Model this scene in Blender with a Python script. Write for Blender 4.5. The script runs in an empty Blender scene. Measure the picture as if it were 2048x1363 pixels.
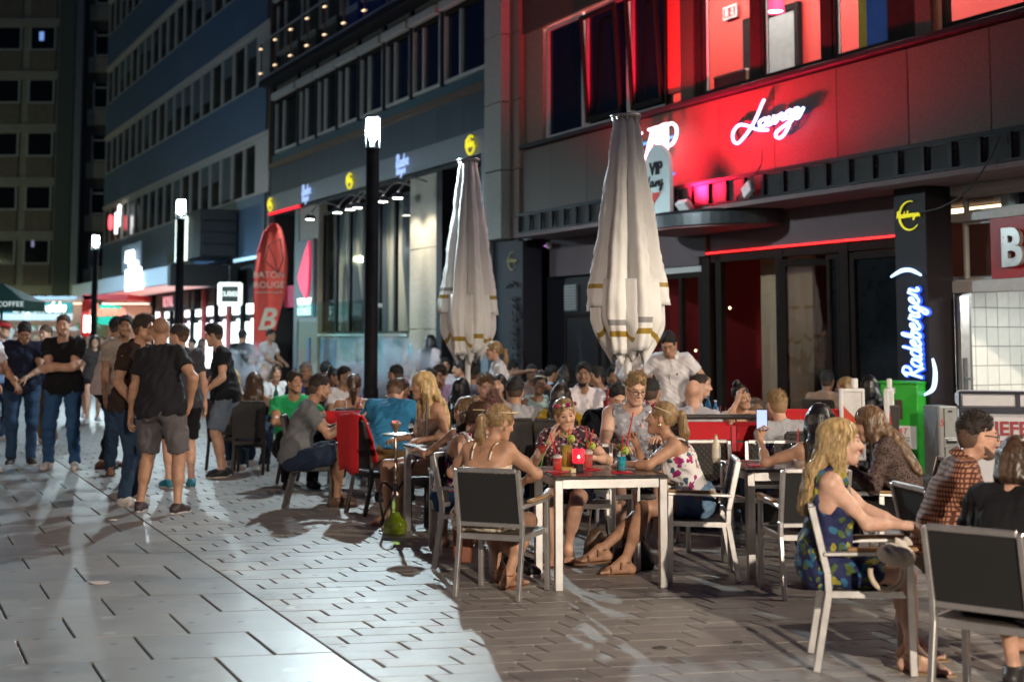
import bpy, bmesh, math, random, time
import numpy as np
from mathutils import Vector, Matrix
T0 = time.time()
SC = bpy.context.scene
COL = SC.collection
PI = math.pi
rad = math.radians
# ------------------------------------------------------------------ camera
FPX, PPX, PPY, PITCH, CAMH = 2844.0, 1024.0, 413.0, rad(5.2), 1.60
cam_d = bpy.data.cameras.new('camera')
cam = bpy.data.objects.new('camera', cam_d)
COL.objects.link(cam)
cam.location = (0, 0, CAMH)
cam.rotation_euler = (PI / 2 + PITCH, 0, 0)
cam_d.sensor_width = 36.0
cam_d.lens = FPX / 2048 * 36.0
cam_d.shift_y = -(681.5 - PPY) / 2048
cam_d.clip_end = 500
cam_d.dof.use_dof = True
cam_d.dof.focus_distance = 10.0
cam_d.dof.aperture_fstop = 2.0
SC.camera = cam
# ------------------------------------------------------------------ world: a night sky
W = bpy.data.worlds.new("World")
SC.world = W
W.use_nodes = True
wn = W.node_tree.nodes
sky = wn.new('ShaderNodeTexSky')
sky.sky_type = 'NISHITA'
sky.sun_disc = False
sky.sun_elevation = rad(-6.0)
sky.sun_rotation = rad(200)
bg = wn['Background']
W.node_tree.links.new(sky.outputs[0], bg.inputs[0])
bg.inputs[1].default_value = 0.15
SC.view_settings.view_transform = 'Standard'
SC.view_settings.look = 'None'
SC.view_settings.gamma = 1.0
SC.view_settings.use_curve_mapping = False
SC.view_settings.exposure = 0.0
SC.cycles.max_bounces = 6
SC.cycles.diffuse_bounces = 3
SC.cycles.glossy_bounces = 3
SC.cycles.transparent_max_bounces = 8
SC.cycles.transmission_bounces = 4
SC.cycles.volume_bounces = 1
SC.cycles.caustics_reflective = False
SC.cycles.caustics_refractive = False
SC.cycles.sample_clamp_indirect = 4.0
SC.cycles.use_denoising = True
# where a point of the street is: line of sight through the survey photograph -> world
def ray(px, py):
 x = (px - PPX) / FPX
 y = -(py - PPY) / FPX
 c, s = math.cos(PITCH), math.sin(PITCH)
 return (x, c - s * y, s + c * y)
def ground(px, py, z=0.0):
 r = ray(px, py)
 t = (z - CAMH) / r[2]
 return Vector((r[0] * t, r[1] * t, z))
def at(px, py, Y):
 r = ray(px, py)
 t = Y / r[1]
 return Vector((r[0] * t, Y, CAMH + r[2] * t))
# the street runs along SD; the fronts on the right stand in the plane SN.p = FD
_v = ray(-340, 672)
_l = math.hypot(_v[0], _v[1])
SD = Vector((_v[0] / _l, _v[1] / _l, 0))
SN = Vector((SD.y, -SD.x, 0))       # points into the buildings
FD = 11.9
def fpt(s, o, z):
 """s metres along the fronts, o metres out from them towards the street, z up"""
 p = SD * s + SN * (FD - o)
 return Vector((p.x, p.y, z))
def fac(px, py, o=0.0):
 r = ray(px, py)
 t = (FD - o) / (SN.x * r[0] + SN.y * r[1])
 return ((SD.x * r[0] + SD.y * r[1]) * t, CAMH + r[2] * t)
SROT = math.atan2(SD.y, SD.x)
# ------------------------------------------------------------------ materials
MATS = {}
def _nt(name):
 m = bpy.data.materials.new(name)
 m.use_nodes = True
 nt = m.node_tree
 return m, nt, nt.nodes, nt.links, nt.nodes['Principled BSDF']
def rgb(c):
 if isinstance(c, (int, float)):
  return (c, c, c, 1)
 return (c[0], c[1], c[2], 1)
def mat(name, col, rough=0.6, metal=0.0, var=0.12, scale=8.0, bump=0.0, bscale=60.0, spec=None, coat=0.0, sheen=0.0, sss=0.0, coords='Object', rnd=0.0, aniso=None, alpha=1.0, trans=0.0):
 """plain surface: base colour broken up by two octaves of noise, roughness variation, fine bump"""
 if name in MATS:
  return MATS[name]
 m, nt, N, L, b = _nt(name)
 tc = N.new('ShaderNodeTexCoord')
 src = tc.outputs[coords]
 if aniso:
  mp = N.new('ShaderNodeMapping')
  mp.inputs['Scale'].default_value = aniso
  L.new(src, mp.inputs[0]); src = mp.outputs[0]
 nz = N.new('ShaderNodeTexNoise')
 nz.inputs['Scale'].default_value = scale
 nz.inputs['Detail'].default_value = 5
 nz.inputs['Roughness'].default_value = 0.65
 L.new(src, nz.inputs['Vector'])
 rmp = N.new('ShaderNodeValToRGB')
 c = rgb(col)
 rmp.color_ramp.elements[0].position = 0.3
 rmp.color_ramp.elements[1].position = 0.7
 rmp.color_ramp.elements[0].color = tuple(max(0, x * (1 - var)) for x in c[:3]) + (1,)
 rmp.color_ramp.elements[1].color = tuple(min(1, x * (1 + var)) for x in c[:3]) + (1,)
 L.new(nz.outputs['Fac'], rmp.inputs[0])
 colout = rmp.outputs[0]
 if rnd > 0:
  oi = N.new('ShaderNodeObjectInfo')
  mr = N.new('ShaderNodeMapRange')
  mr.inputs['To Min'].default_value = 1 - rnd
  mr.inputs['To Max'].default_value = 1 + rnd
  L.new(oi.outputs['Random'], mr.inputs[0])
  mx = N.new('ShaderNodeVectorMath'); mx.operation = 'SCALE'
  L.new(colout, mx.inputs[0]); L.new(mr.outputs[0], mx.inputs['Scale'])
  colout = mx.outputs[0]
 L.new(colout, b.inputs['Base Color'])
 rr = N.new('ShaderNodeMapRange')
 rr.inputs['To Min'].default_value = max(0.02, rough - 0.1)
 rr.inputs['To Max'].default_value = min(1, rough + 0.1)
 L.new(nz.outputs['Fac'], rr.inputs[0])
 L.new(rr.outputs[0], b.inputs['Roughness'])
 b.inputs['Metallic'].default_value = metal
 if spec is not None: b.inputs['Specular IOR Level'].default_value = spec
 b.inputs['Coat Weight'].default_value = coat
 if sheen: b.inputs['Sheen Weight'].default_value = sheen
 if sss:
  b.inputs['Subsurface Weight'].default_value = sss
  b.inputs['Subsurface Radius'].default_value = (0.012, 0.004, 0.002)
  b.inputs['Subsurface Scale'].default_value = 1.0
 if trans:
  b.inputs['Transmission Weight'].default_value = trans
 b.inputs['Alpha'].default_value = alpha
 if bump > 0:
  n2 = N.new('ShaderNodeTexNoise')
  n2.inputs['Scale'].default_value = bscale
  n2.inputs['Detail'].default_value = 3
  L.new(src, n2.inputs['Vector'])
  bp = N.new('ShaderNodeBump')
  bp.inputs['Strength'].default_value = bump
  bp.inputs['Distance'].default_value = 0.01
  L.new(n2.outputs['Fac'], bp.inputs['Height'])
  L.new(bp.outputs[0], b.inputs['Normal'])
 MATS[name] = m
 return m
def emat(name, col, strength):
 if name in MATS: return MATS[name]
 m, nt, N, L, b = _nt(name)
 b.inputs['Base Color'].default_value = rgb(tuple(min(1, x) for x in col))
 b.inputs['Emission Color'].default_value = rgb(col)
 b.inputs['Emission Strength'].default_value = strength
 MATS[name] = m
 return m
def glassmat(name, tint=(0.9, 0.95, 0.95), refl=0.12, rough=0.03):
 """window glass: mostly see-through, a mirror at grazing angles"""
 if name in MATS: return MATS[name]
 m, nt, N, L, b = _nt(name)
 N.remove(b)
 tr = N.new('ShaderNodeBsdfTransparent'); tr.inputs[0].default_value = rgb(tint)
 gl = N.new('ShaderNodeBsdfGlossy'); gl.inputs['Roughness'].default_value = rough
 gl.inputs[0].default_value = (0.9, 0.9, 0.9, 1)
 fr = N.new('ShaderNodeFresnel'); fr.inputs[0].default_value = 1.5
 ad = N.new('ShaderNodeMath'); ad.operation = 'ADD'; ad.inputs[1].default_value = refl; ad.use_clamp = True
 L.new(fr.outputs[0], ad.inputs[0])
 ge = N.new('ShaderNodeNewGeometry')
 sb = N.new('ShaderNodeMath'); sb.operation = 'SUBTRACT'; sb.inputs[0].default_value = 1.0
 L.new(ge.outputs['Backfacing'], sb.inputs[1])
 ml = N.new('ShaderNodeMath'); ml.operation = 'MULTIPLY'
 L.new(ad.outputs[0], ml.inputs[0]); L.new(sb.outputs[0], ml.inputs[1])
 ad = ml
 mx = N.new('ShaderNodeMixShader')
 L.new(ad.outputs[0], mx.inputs[0]); L.new(tr.outputs[0], mx.inputs[1]); L.new(gl.outputs[0], mx.inputs[2])
 L.new(mx.outputs[0], N['Material Output'].inputs[0])
 MATS[name] = m
 return m
def pattern(name, kind, base, cols, scale=10.0, rough=0.8, thr=0.3, bump=0.15):
 """printed cloth: blobs (floral), checks, stripes, dots"""
 if name in MATS: return MATS[name]
 m, nt, N, L, b = _nt(name)
 tc = N.new('ShaderNodeTexCoord')
 src = tc.outputs['Object']
 cur = None
 def mixc(fac, a, c):
  mx = N.new('ShaderNodeMix'); mx.data_type = 'RGBA'
  L.new(fac, mx.inputs[0])
  if isinstance(a, tuple): mx.inputs[6].default_value = rgb(a)
  else: L.new(a, mx.inputs[6])
  mx.inputs[7].default_value = rgb(c)
  return mx.outputs[2]
 cur = tuple(rgb(base)[:3])
 if kind in ('floral', 'dots'):
  for i, c in enumerate(cols):
   nz = N.new('ShaderNodeTexNoise'); nz.inputs['Scale'].default_value = scale * 1.5
   mp = N.new('ShaderNodeMapping'); mp.inputs['Location'].default_value = (i * 3.7, i * 1.3, i * 2.1)
   L.new(src, mp.inputs[0])
   vo = N.new('ShaderNodeTexVoronoi'); vo.inputs['Scale'].default_value = scale * (1 + 0.25 * i)
   if kind == 'floral':
    ad = N.new('ShaderNodeVectorMath'); ad.operation = 'MULTIPLY_ADD'
    L.new(mp.outputs[0], nz.inputs['Vector'])
    L.new(nz.outputs['Color'], ad.inputs[0])
    ad.inputs[1].default_value = (0.9 / scale,) * 3
    L.new(mp.outputs[0], ad.inputs[2])
    L.new(ad.outputs[0], vo.inputs['Vector'])
   else:
    L.new(mp.outputs[0], vo.inputs['Vector'])
   lt = N.new('ShaderNodeMath'); lt.operation = 'LESS_THAN'; lt.inputs[1].default_value = thr
   L.new(vo.outputs['Distance'], lt.inputs[0])
   cur = mixc(lt.outputs[0], cur, c)
 else:
  axes = ('Z',) if kind == 'stripes' else (('X', 'Z') if kind == 'checks' else ('X',))
  for i, ax in enumerate(axes):
   sp = N.new('ShaderNodeSeparateXYZ'); L.new(src, sp.inputs[0])
   out = sp.outputs[ax]
   if ax == 'X':
    a2 = N.new('ShaderNodeMath'); a2.operation = 'ADD'
    L.new(sp.outputs['X'], a2.inputs[0]); L.new(sp.outputs['Y'], a2.inputs[1]); out = a2.outputs[0]
   ml = N.new('ShaderNodeMath'); ml.operation = 'MULTIPLY'; ml.inputs[1].default_value = scale
   L.new(out, ml.inputs[0])
   fr = N.new('ShaderNodeMath'); fr.operation = 'FRACT'; L.new(ml.outputs[0], fr.inputs[0])
   lt = N.new('ShaderNodeMath'); lt.operation = 'LESS_THAN'; lt.inputs[1].default_value = thr
   L.new(fr.outputs[0], lt.inputs[0])
   cur = mixc(lt.outputs[0], cur, cols[i % len(cols)])
 L.new(cur, b.inputs['Base Color'])
 b.inputs['Roughness'].default_value = rough
 n2 = N.new('ShaderNodeTexNoise'); n2.inputs['Scale'].default_value = 35; L.new(src, n2.inputs['Vector'])
 bp = N.new('ShaderNodeBump'); bp.inputs['Strength'].default_value = bump; bp.inputs['Distance'].default_value = 0.01
 L.new(n2.outputs['Fac'], bp.inputs['Height']); L.new(bp.outputs[0], b.inputs['Normal'])
 MATS[name] = m
 return m
# ------------------------------------------------------------------ object helpers
def tag(o, label=None, cat=None, group=None, kind=None):
 if label: o['label'] = label
 if cat: o['category'] = cat
 if group: o['group'] = group
 if kind: o['kind'] = kind
 return o
def empty(name, loc=(0, 0, 0), rz=0.0):
 o = bpy.data.objects.new(name, None)
 o.empty_display_size = 0.2
 COL.objects.link(o)
 o.location = loc
 o.rotation_euler = (0, 0, rz)
 return o
def children(o):
 return KIDS.get(o.name, [])
KIDS = {}
def setparent(c, p):
 c.parent = p
 KIDS.setdefault(p.name, []).append(c)
def copy_tree(o, parent=None):
 c = o.copy()
 COL.objects.link(c)
 if parent: setparent(c, parent)
 for ch in list(KIDS.get(o.name, [])):
  copy_tree(ch, c)
 return c
class MB:
 """collects boxes, bars, tubes, lathes; build() links them as one mesh object"""
 def __init__(s):
  s.v = []; s.f = []; s.m = []; s.sm = []
 def add(s, vs, fs, mi=0, smooth=False):
  n = len(s.v)
  s.v.extend([tuple(v) for v in vs])
  for f in fs:
   s.f.append(tuple(i + n for i in f)); s.m.append(mi); s.sm.append(smooth)
  return s
 def box(s, c, size, mi=0, R=None, bev=0.0, taper=None):
  hx, hy, hz = size[0] / 2, size[1] / 2, size[2] / 2
  tx, ty = taper or (1, 1)
  if bev > 0:
   b = min(bev, hx * .9, hy * .9, hz * .9)
   vs = []
   for sx in (-1, 1):
    for sy in (-1, 1):
     for sz in (-1, 1):
      vs += [(sx * (hx - b), sy * (hy - b), sz * hz), (sx * (hx - b), sy * hy, sz * (hz - b)), (sx * hx, sy * (hy - b), sz * (hz - b))]
   def I(sx, sy, sz, k): return (((sx > 0) * 2 + (sy > 0)) * 2 + (sz > 0)) * 3 + k
   fs = []
   for z in (-1, 1):
    q = [I(-1, -1, z, 0), I(1, -1, z, 0), I(1, 1, z, 0), I(-1, 1, z, 0)]
    fs.append(q if z > 0 else q[::-1])
   for y in (-1, 1):
    q = [I(-1, y, -1, 1), I(1, y, -1, 1), I(1, y, 1, 1), I(-1, y, 1, 1)]
    fs.append(q if y < 0 else q[::-1])
   for x in (-1, 1):
    q = [I(x, -1, -1, 2), I(x, 1, -1, 2), I(x, 1, 1, 2), I(x, -1, 1, 2)]
    fs.append(q if x > 0 else q[::-1])
   for y in (-1, 1):
    for z in (-1, 1):
     q = [I(-1, y, z, 0), I(1, y, z, 0), I(1, y, z, 1), I(-1, y, z, 1)]
     fs.append(q[::-1] if y * z > 0 else q)
   for x in (-1, 1):
    for z in (-1, 1):
     q = [I(x, -1, z, 0), I(x, 1, z, 0), I(x, 1, z, 2), I(x, -1, z, 2)]
     fs.append(q if x * z > 0 else q[::-1])
    for y in (-1, 1):
     q = [I(x, y, -1, 1), I(x, y, 1, 1), I(x, y, 1, 2), I(x, y, -1, 2)]
     fs.append(q[::-1] if x * y > 0 else q)
   for x in (-1, 1):
    for y in (-1, 1):
     for z in (-1, 1):
      q = [I(x, y, z, 0), I(x, y, z, 1), I(x, y, z, 2)]
      fs.append(q if x * y * z < 0 else q[::-1])
  else:
   vs = [(sx * hx * (tx if sz > 0 else 1), sy * hy * (ty if sz > 0 else 1), sz * hz) for sx in (-1, 1) for sy in (-1, 1) for sz in (-1, 1)]
   fs = [(0, 2, 6, 4), (1, 5, 7, 3), (0, 4, 5, 1), (2, 3, 7, 6), (0, 1, 3, 2), (4, 6, 7, 5)]
  c = Vector(c)
  if R is not None: vs = [R @ Vector(v) + c for v in vs]
  else: vs = [Vector(v) + c for v in vs]
  return s.add(vs, fs, mi)
 def bar(s, a, b, w, h, mi=0, up=(0, 0, 1), bev=0.0):
  """box from a to b, w across, h along up"""
  a, b = Vector(a), Vector(b)
  d = b - a; l = d.length
  if l < 1e-6: return s
  y = d / l
  u = Vector(up)
  x = y.cross(u)
  if x.length < 1e-4: x = y.cross(Vector((1, 0, 0)))
  x.normalize(); z = x.cross(y)
  R = Matrix((x, y, z)).transposed()
  return s.box((a + b) / 2, (w, l, h), mi, R, bev)
 def tube(s, pts, r, n=8, mi=0, caps=True, smooth=True, closed=False):
  pts = [Vector(p) for p in pts]
  k = len(pts)
  rs = r if isinstance(r, (list, tuple)) else [r] * k
  vs = []; prev = None
  for i, p in enumerate(pts):
   if closed: t = pts[(i + 1) % k] - pts[i - 1]
   else: t = pts[min(i + 1, k - 1)] - pts[max(i - 1, 0)]
   if t.length < 1e-9: t = Vector((0, 0, 1))
   t.normalize()
   if prev is None:
    x = t.cross(Vector((0, 0, 1)))
    if x.length < 1e-3: x = t.cross(Vector((0, 1, 0)))
   else:
    x = prev - t * prev.dot(t)
    if x.length < 1e-4: x = t.cross(Vector((0, 1, 0.3)))
   x.normalize(); prev = x
   y = t.cross(x)
   for j in range(n):
    a = 2 * PI * j / n
    vs.append(p + (x * math.cos(a) + y * math.sin(a)) * rs[i])
  fs = []
  for i in range(k if closed else k - 1):
   i2 = (i + 1) % k
   for j in range(n):
    j2 = (j + 1) % n
    fs.append((i * n + j, i * n + j2, i2 * n + j2, i2 * n + j))
  s.add(vs, fs, mi, smooth)
  if caps and not closed:
   s.add(vs[:n], [tuple(range(n))[::-1]], mi)
   s.add(vs[-n:], [tuple(range(n))], mi)
  return s
 def lathe(s, prof, c=(0, 0, 0), n=16, mi=0, smooth=True, caps=True, R=None):
  c = Vector(c); vs = []
  for r, z in prof:
   for j in range(n):
    a = 2 * PI * j / n
    v = Vector((r * math.cos(a), r * math.sin(a), z))
    if R is not None: v = R @ v
    vs.append(v + c)
  fs = []
  for i in range(len(prof) - 1):
   for j in range(n):
    j2 = (j + 1) % n
    fs.append((i * n + j, i * n + j2, (i + 1) * n + j2, (i + 1) * n + j))
  s.add(vs, fs, mi, smooth)
  if caps:
   if prof[0][0] > 1e-4: s.add(vs[:n], [tuple(range(n))[::-1]], mi)
   if prof[-1][0] > 1e-4: s.add(vs[-n:], [tuple(range(n))], mi)
  return s
 def prism(s, poly, a, b, mi=0, fr=None):
  """polygon (2D) extruded from a to b; fr maps (u, v, w) to space"""
  n = len(poly)
  fr = fr or (lambda u, v, w: (u, v, w))
  vs = [fr(u, v, a) for u, v in poly] + [fr(u, v, b) for u, v in poly]
  fs = [tuple(range(n))[::-1], tuple(range(n, 2 * n))] + [(i, (i + 1) % n, n + (i + 1) % n, n + i) for i in range(n)]
  return s.add(vs, fs, mi)
 def mesh(s, name, mats):
  me = bpy.data.meshes.new(name)
  me.from_pydata([tuple(v) for v in s.v], [], s.f)
  for m in (mats if isinstance(mats, (list, tuple)) else [mats]): me.materials.append(m)
  me.polygons.foreach_set('material_index', s.m)
  me.polygons.foreach_set('use_smooth', s.sm)
  me.update()
  return me
 def build(s, name, mats, parent=None, loc=None, rz=None, fixn=False):
  me = s.mesh(name, mats)
  if fixn:
   bm = bmesh.new(); bm.from_mesh(me); bmesh.ops.recalc_face_normals(bm, faces=bm.faces); bm.to_mesh(me); bm.free()
  return link(name, me, parent, loc, rz)
def link(name, me, parent=None, loc=None, rz=None):
 o = bpy.data.objects.new(name, me)
 COL.objects.link(o)
 if parent is not None: setparent(o, parent)
 if loc is not None: o.location = loc
 if rz is not None: o.rotation_euler = (0, 0, rz)
 return o
def cr(pts, n=6, closed=False):
 """Catmull-Rom through points (tuples of any length)"""
 out = []
 P = [np.array(p, float) for p in pts]
 k = len(P)
 for i in range(k if closed else k - 1):
  p0 = P[i - 1] if (i > 0 or closed) else P[0]
  p1 = P[i]; p2 = P[(i + 1) % k]
  p3 = P[(i + 2) % k] if (closed or i + 2 < k) else P[-1]
  for j in range(n):
   t = j / n
   out.append(tuple(0.5 * ((2 * p1) + (-p0 + p2) * t + (2 * p0 - 5 * p1 + 4 * p2 - p3) * t * t + (-p0 + 3 * p1 - 3 * p2 + p3) * t ** 3)))
 if not closed: out.append(tuple(P[-1]))
 return out
def text_mesh(body, size=1.0, depth=0.01, bold=0.0, shear=0.0, align='CENTER', spacing=1.0):
 """lettering from the built-in font, as a mesh lying in XY, centred"""
 cu = bpy.data.curves.new('lettering', 'FONT')
 cu.body = body; cu.size = size; cu.extrude = depth; cu.offset = bold; cu.shear = shear
 cu.align_x = align; cu.align_y = 'CENTER'; cu.space_character = spacing
 cu.resolution_u = 3
 o = bpy.data.objects.new('lettering', cu)
 COL.objects.link(o)
 dg = bpy.context.evaluated_depsgraph_get()
 me = bpy.data.meshes.new_from_object(o.evaluated_get(dg))
 bpy.data.objects.remove(o); bpy.data.curves.remove(cu)
 return me
def put_text(body, m, parent, origin, xdir, updir=(0, 0, 1), size=1.0, name='lettering', **kw):
 me = text_mesh(body, size, **kw)
 me.materials.clear(); me.materials.append(m)
 x = Vector(xdir).normalized(); y = Vector(updir).normalized(); z = x.cross(y)
 M = Matrix((x, y, z)).transposed().to_4x4()
 M.translation = Vector(origin)
 me.transform(M)
 return link(name, me, parent)
LAMP_W = 340.0       # lanterns of the three street lamps in view
TUBE_L = 420.0       # glow of their tubes
LAMP_B = 1300.0       # warm street lamp behind the photographer
LAMP_R = 260.0       # warm lantern by the snack shop, right of the frame
LAMP_F = 1000.0       # cool lamp added out of view to light the office block
LAMP_E = 800.0      # greenish lamp added out of view to light the apartment block
LAMP_L = 90.0       # lamp across the street, left of the frame
RED_W = 4200.0       # red floodlights on the entrance canopy
bg.inputs[1].default_value = 0.15
sky.sun_elevation = rad(-0.3); sky.sun_rotation = rad(110); sky.ozone_density = 8.0
# ================================================================== materials of the place
def stained(m):
 """gum spots, drips and worn patches on paving"""
 nt = m.node_tree; N = nt.nodes; L = nt.links; b = N['Principled BSDF']; src = b.inputs['Base Color'].links[0].from_socket
 tc = N.new('ShaderNodeTexCoord'); prev = src
 for sc, thr, f, dist in ((2.3, .055, .55, .0), (1.1, .05, 1.35, 0), (.8, .30, .86, 1.4), (.33, .34, 1.12, 1.6)):
  vo = N.new('ShaderNodeTexVoronoi'); vo.voronoi_dimensions = '2D'; vo.inputs['Scale'].default_value = sc; v = tc.outputs['Object']
  if dist:
   nz = N.new('ShaderNodeTexNoise'); nz.inputs['Scale'].default_value = sc * 3; nz.inputs['Detail'].default_value = 5; L.new(v, nz.inputs['Vector'])
   ma = N.new('ShaderNodeVectorMath'); ma.operation = 'MULTIPLY_ADD'; L.new(nz.outputs['Color'], ma.inputs[0]); ma.inputs[1].default_value = (dist,) * 3; L.new(v, ma.inputs[2]); v = ma.outputs[0]
  L.new(v, vo.inputs['Vector'])
  mr = N.new('ShaderNodeMapRange'); mr.inputs['From Min'].default_value = thr * .75; mr.inputs['From Max'].default_value = thr; mr.inputs['To Min'].default_value = f; mr.inputs['To Max'].default_value = 1; L.new(vo.outputs['Distance'], mr.inputs[0])
  ml = N.new('ShaderNodeVectorMath'); ml.operation = 'SCALE'; L.new(prev, ml.inputs[0]); L.new(mr.outputs[0], ml.inputs['Scale']); prev = ml.outputs[0]
 L.new(prev, b.inputs['Base Color'])
 return m
M_slab = mat('slab_concrete', (0.235, 0.225, 0.215), 0.48, var=0.13, scale=3.5, bump=0.10, bscale=180, rnd=0.10)
M_paver = mat('paver_concrete', (0.285, 0.262, 0.243), 0.56, var=0.13, scale=4, bump=0.12, bscale=180, rnd=0.10)
stained(M_slab); stained(M_paver)
M_joint = mat('joint_sand', (0.035, 0.032, 0.03), 0.95)
M_granite = mat('granite', (0.080, 0.045, 0.030), 0.5, spec=.2, var=0.5, scale=55, bump=0.12, bscale=120, rnd=0.08)
M_stone = mat('pier_stone', (0.30, 0.28, 0.24), 0.6, var=0.35, scale=45, bump=0.2, bscale=90, rnd=0.06)
M_brownpl = mat('brown_render', (0.22, 0.125, 0.085), 0.85, var=0.2, scale=18, bump=0.15)
M_darkmet = mat('dark_metal', (0.015, 0.014, 0.017), 0.5, 0.0, var=0.25, scale=9, spec=.08)
M_greymet = mat('grey_metal', (0.16, 0.16, 0.17), 0.38, 0.6, var=0.15, scale=9)
M_alu = mat('aluminium', (0.62, 0.60, 0.58), 0.38, 0.85, var=0.08, scale=12)
M_blackmat = mat('black_matt', (0.012, 0.012, 0.013), 0.7)
M_wframe = mat('window_frame_grey', (0.40, 0.37, 0.34), 0.5, var=0.12)
M_wframed = mat('window_frame_dark', (0.020, 0.015, 0.013), 0.7, var=0.2, spec=.03)
M_cladblue = mat('slate_cladding', (0.060, 0.075, 0.095), 0.38, var=0.25, scale=4, aniso=(1, 1, 0.15))
M_concrete = mat('pale_concrete', (0.34, 0.33, 0.31), 0.75, var=0.18, scale=5)
M_soffit = mat('soffit_board', (0.20, 0.15, 0.15), 0.8, spec=.1, var=0.08)
M_fascia = mat('fascia_board', (0.115, 0.083, 0.088), 0.7, spec=.15, var=0.08, scale=3)
M_pane = glassmat('window_glass', (0.90, 0.92, 0.92), 0.03)
M_dpane = mat('dark_window_glass', (0.010, 0.012, 0.014), 0.10, var=0.3, spec=0.2)
M_red = mat('red_wall', (0.62, 0.055, 0.04), 0.6, var=0.06)
M_white = mat('white_paint', (0.72, 0.70, 0.68), 0.5, var=0.06)
M_blind = mat('blind_slats', (0.12, 0.15, 0.17), 0.5)
M_wood = mat('oak_slat', (0.36, 0.21, 0.09), 0.5, var=0.25, scale=14, aniso=(1, 6, 6))
M_room = mat('dark_room', (0.02, 0.02, 0.022), 0.9)
def fbox(mb, s0, s1, o0, o1, z0, z1, mi=0, bev=0.0):
 R = Matrix.Rotation(SROT, 3, 'Z')
 c = fpt((s0 + s1) / 2, (o0 + o1) / 2, (z0 + z1) / 2)
 mb.box(c, (abs(s1 - s0), abs(o1 - o0), abs(z1 - z0)), mi, R, bev)
 return mb
def fpart(name, m, parent, *boxes, bev=0.0):
 mb = MB()
 for b in boxes: fbox(mb, *b, bev=bev)
 return mb.build(name, m, parent)
def sx(px, py, o=0.0): return fac(px, py, o)[0]
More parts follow.
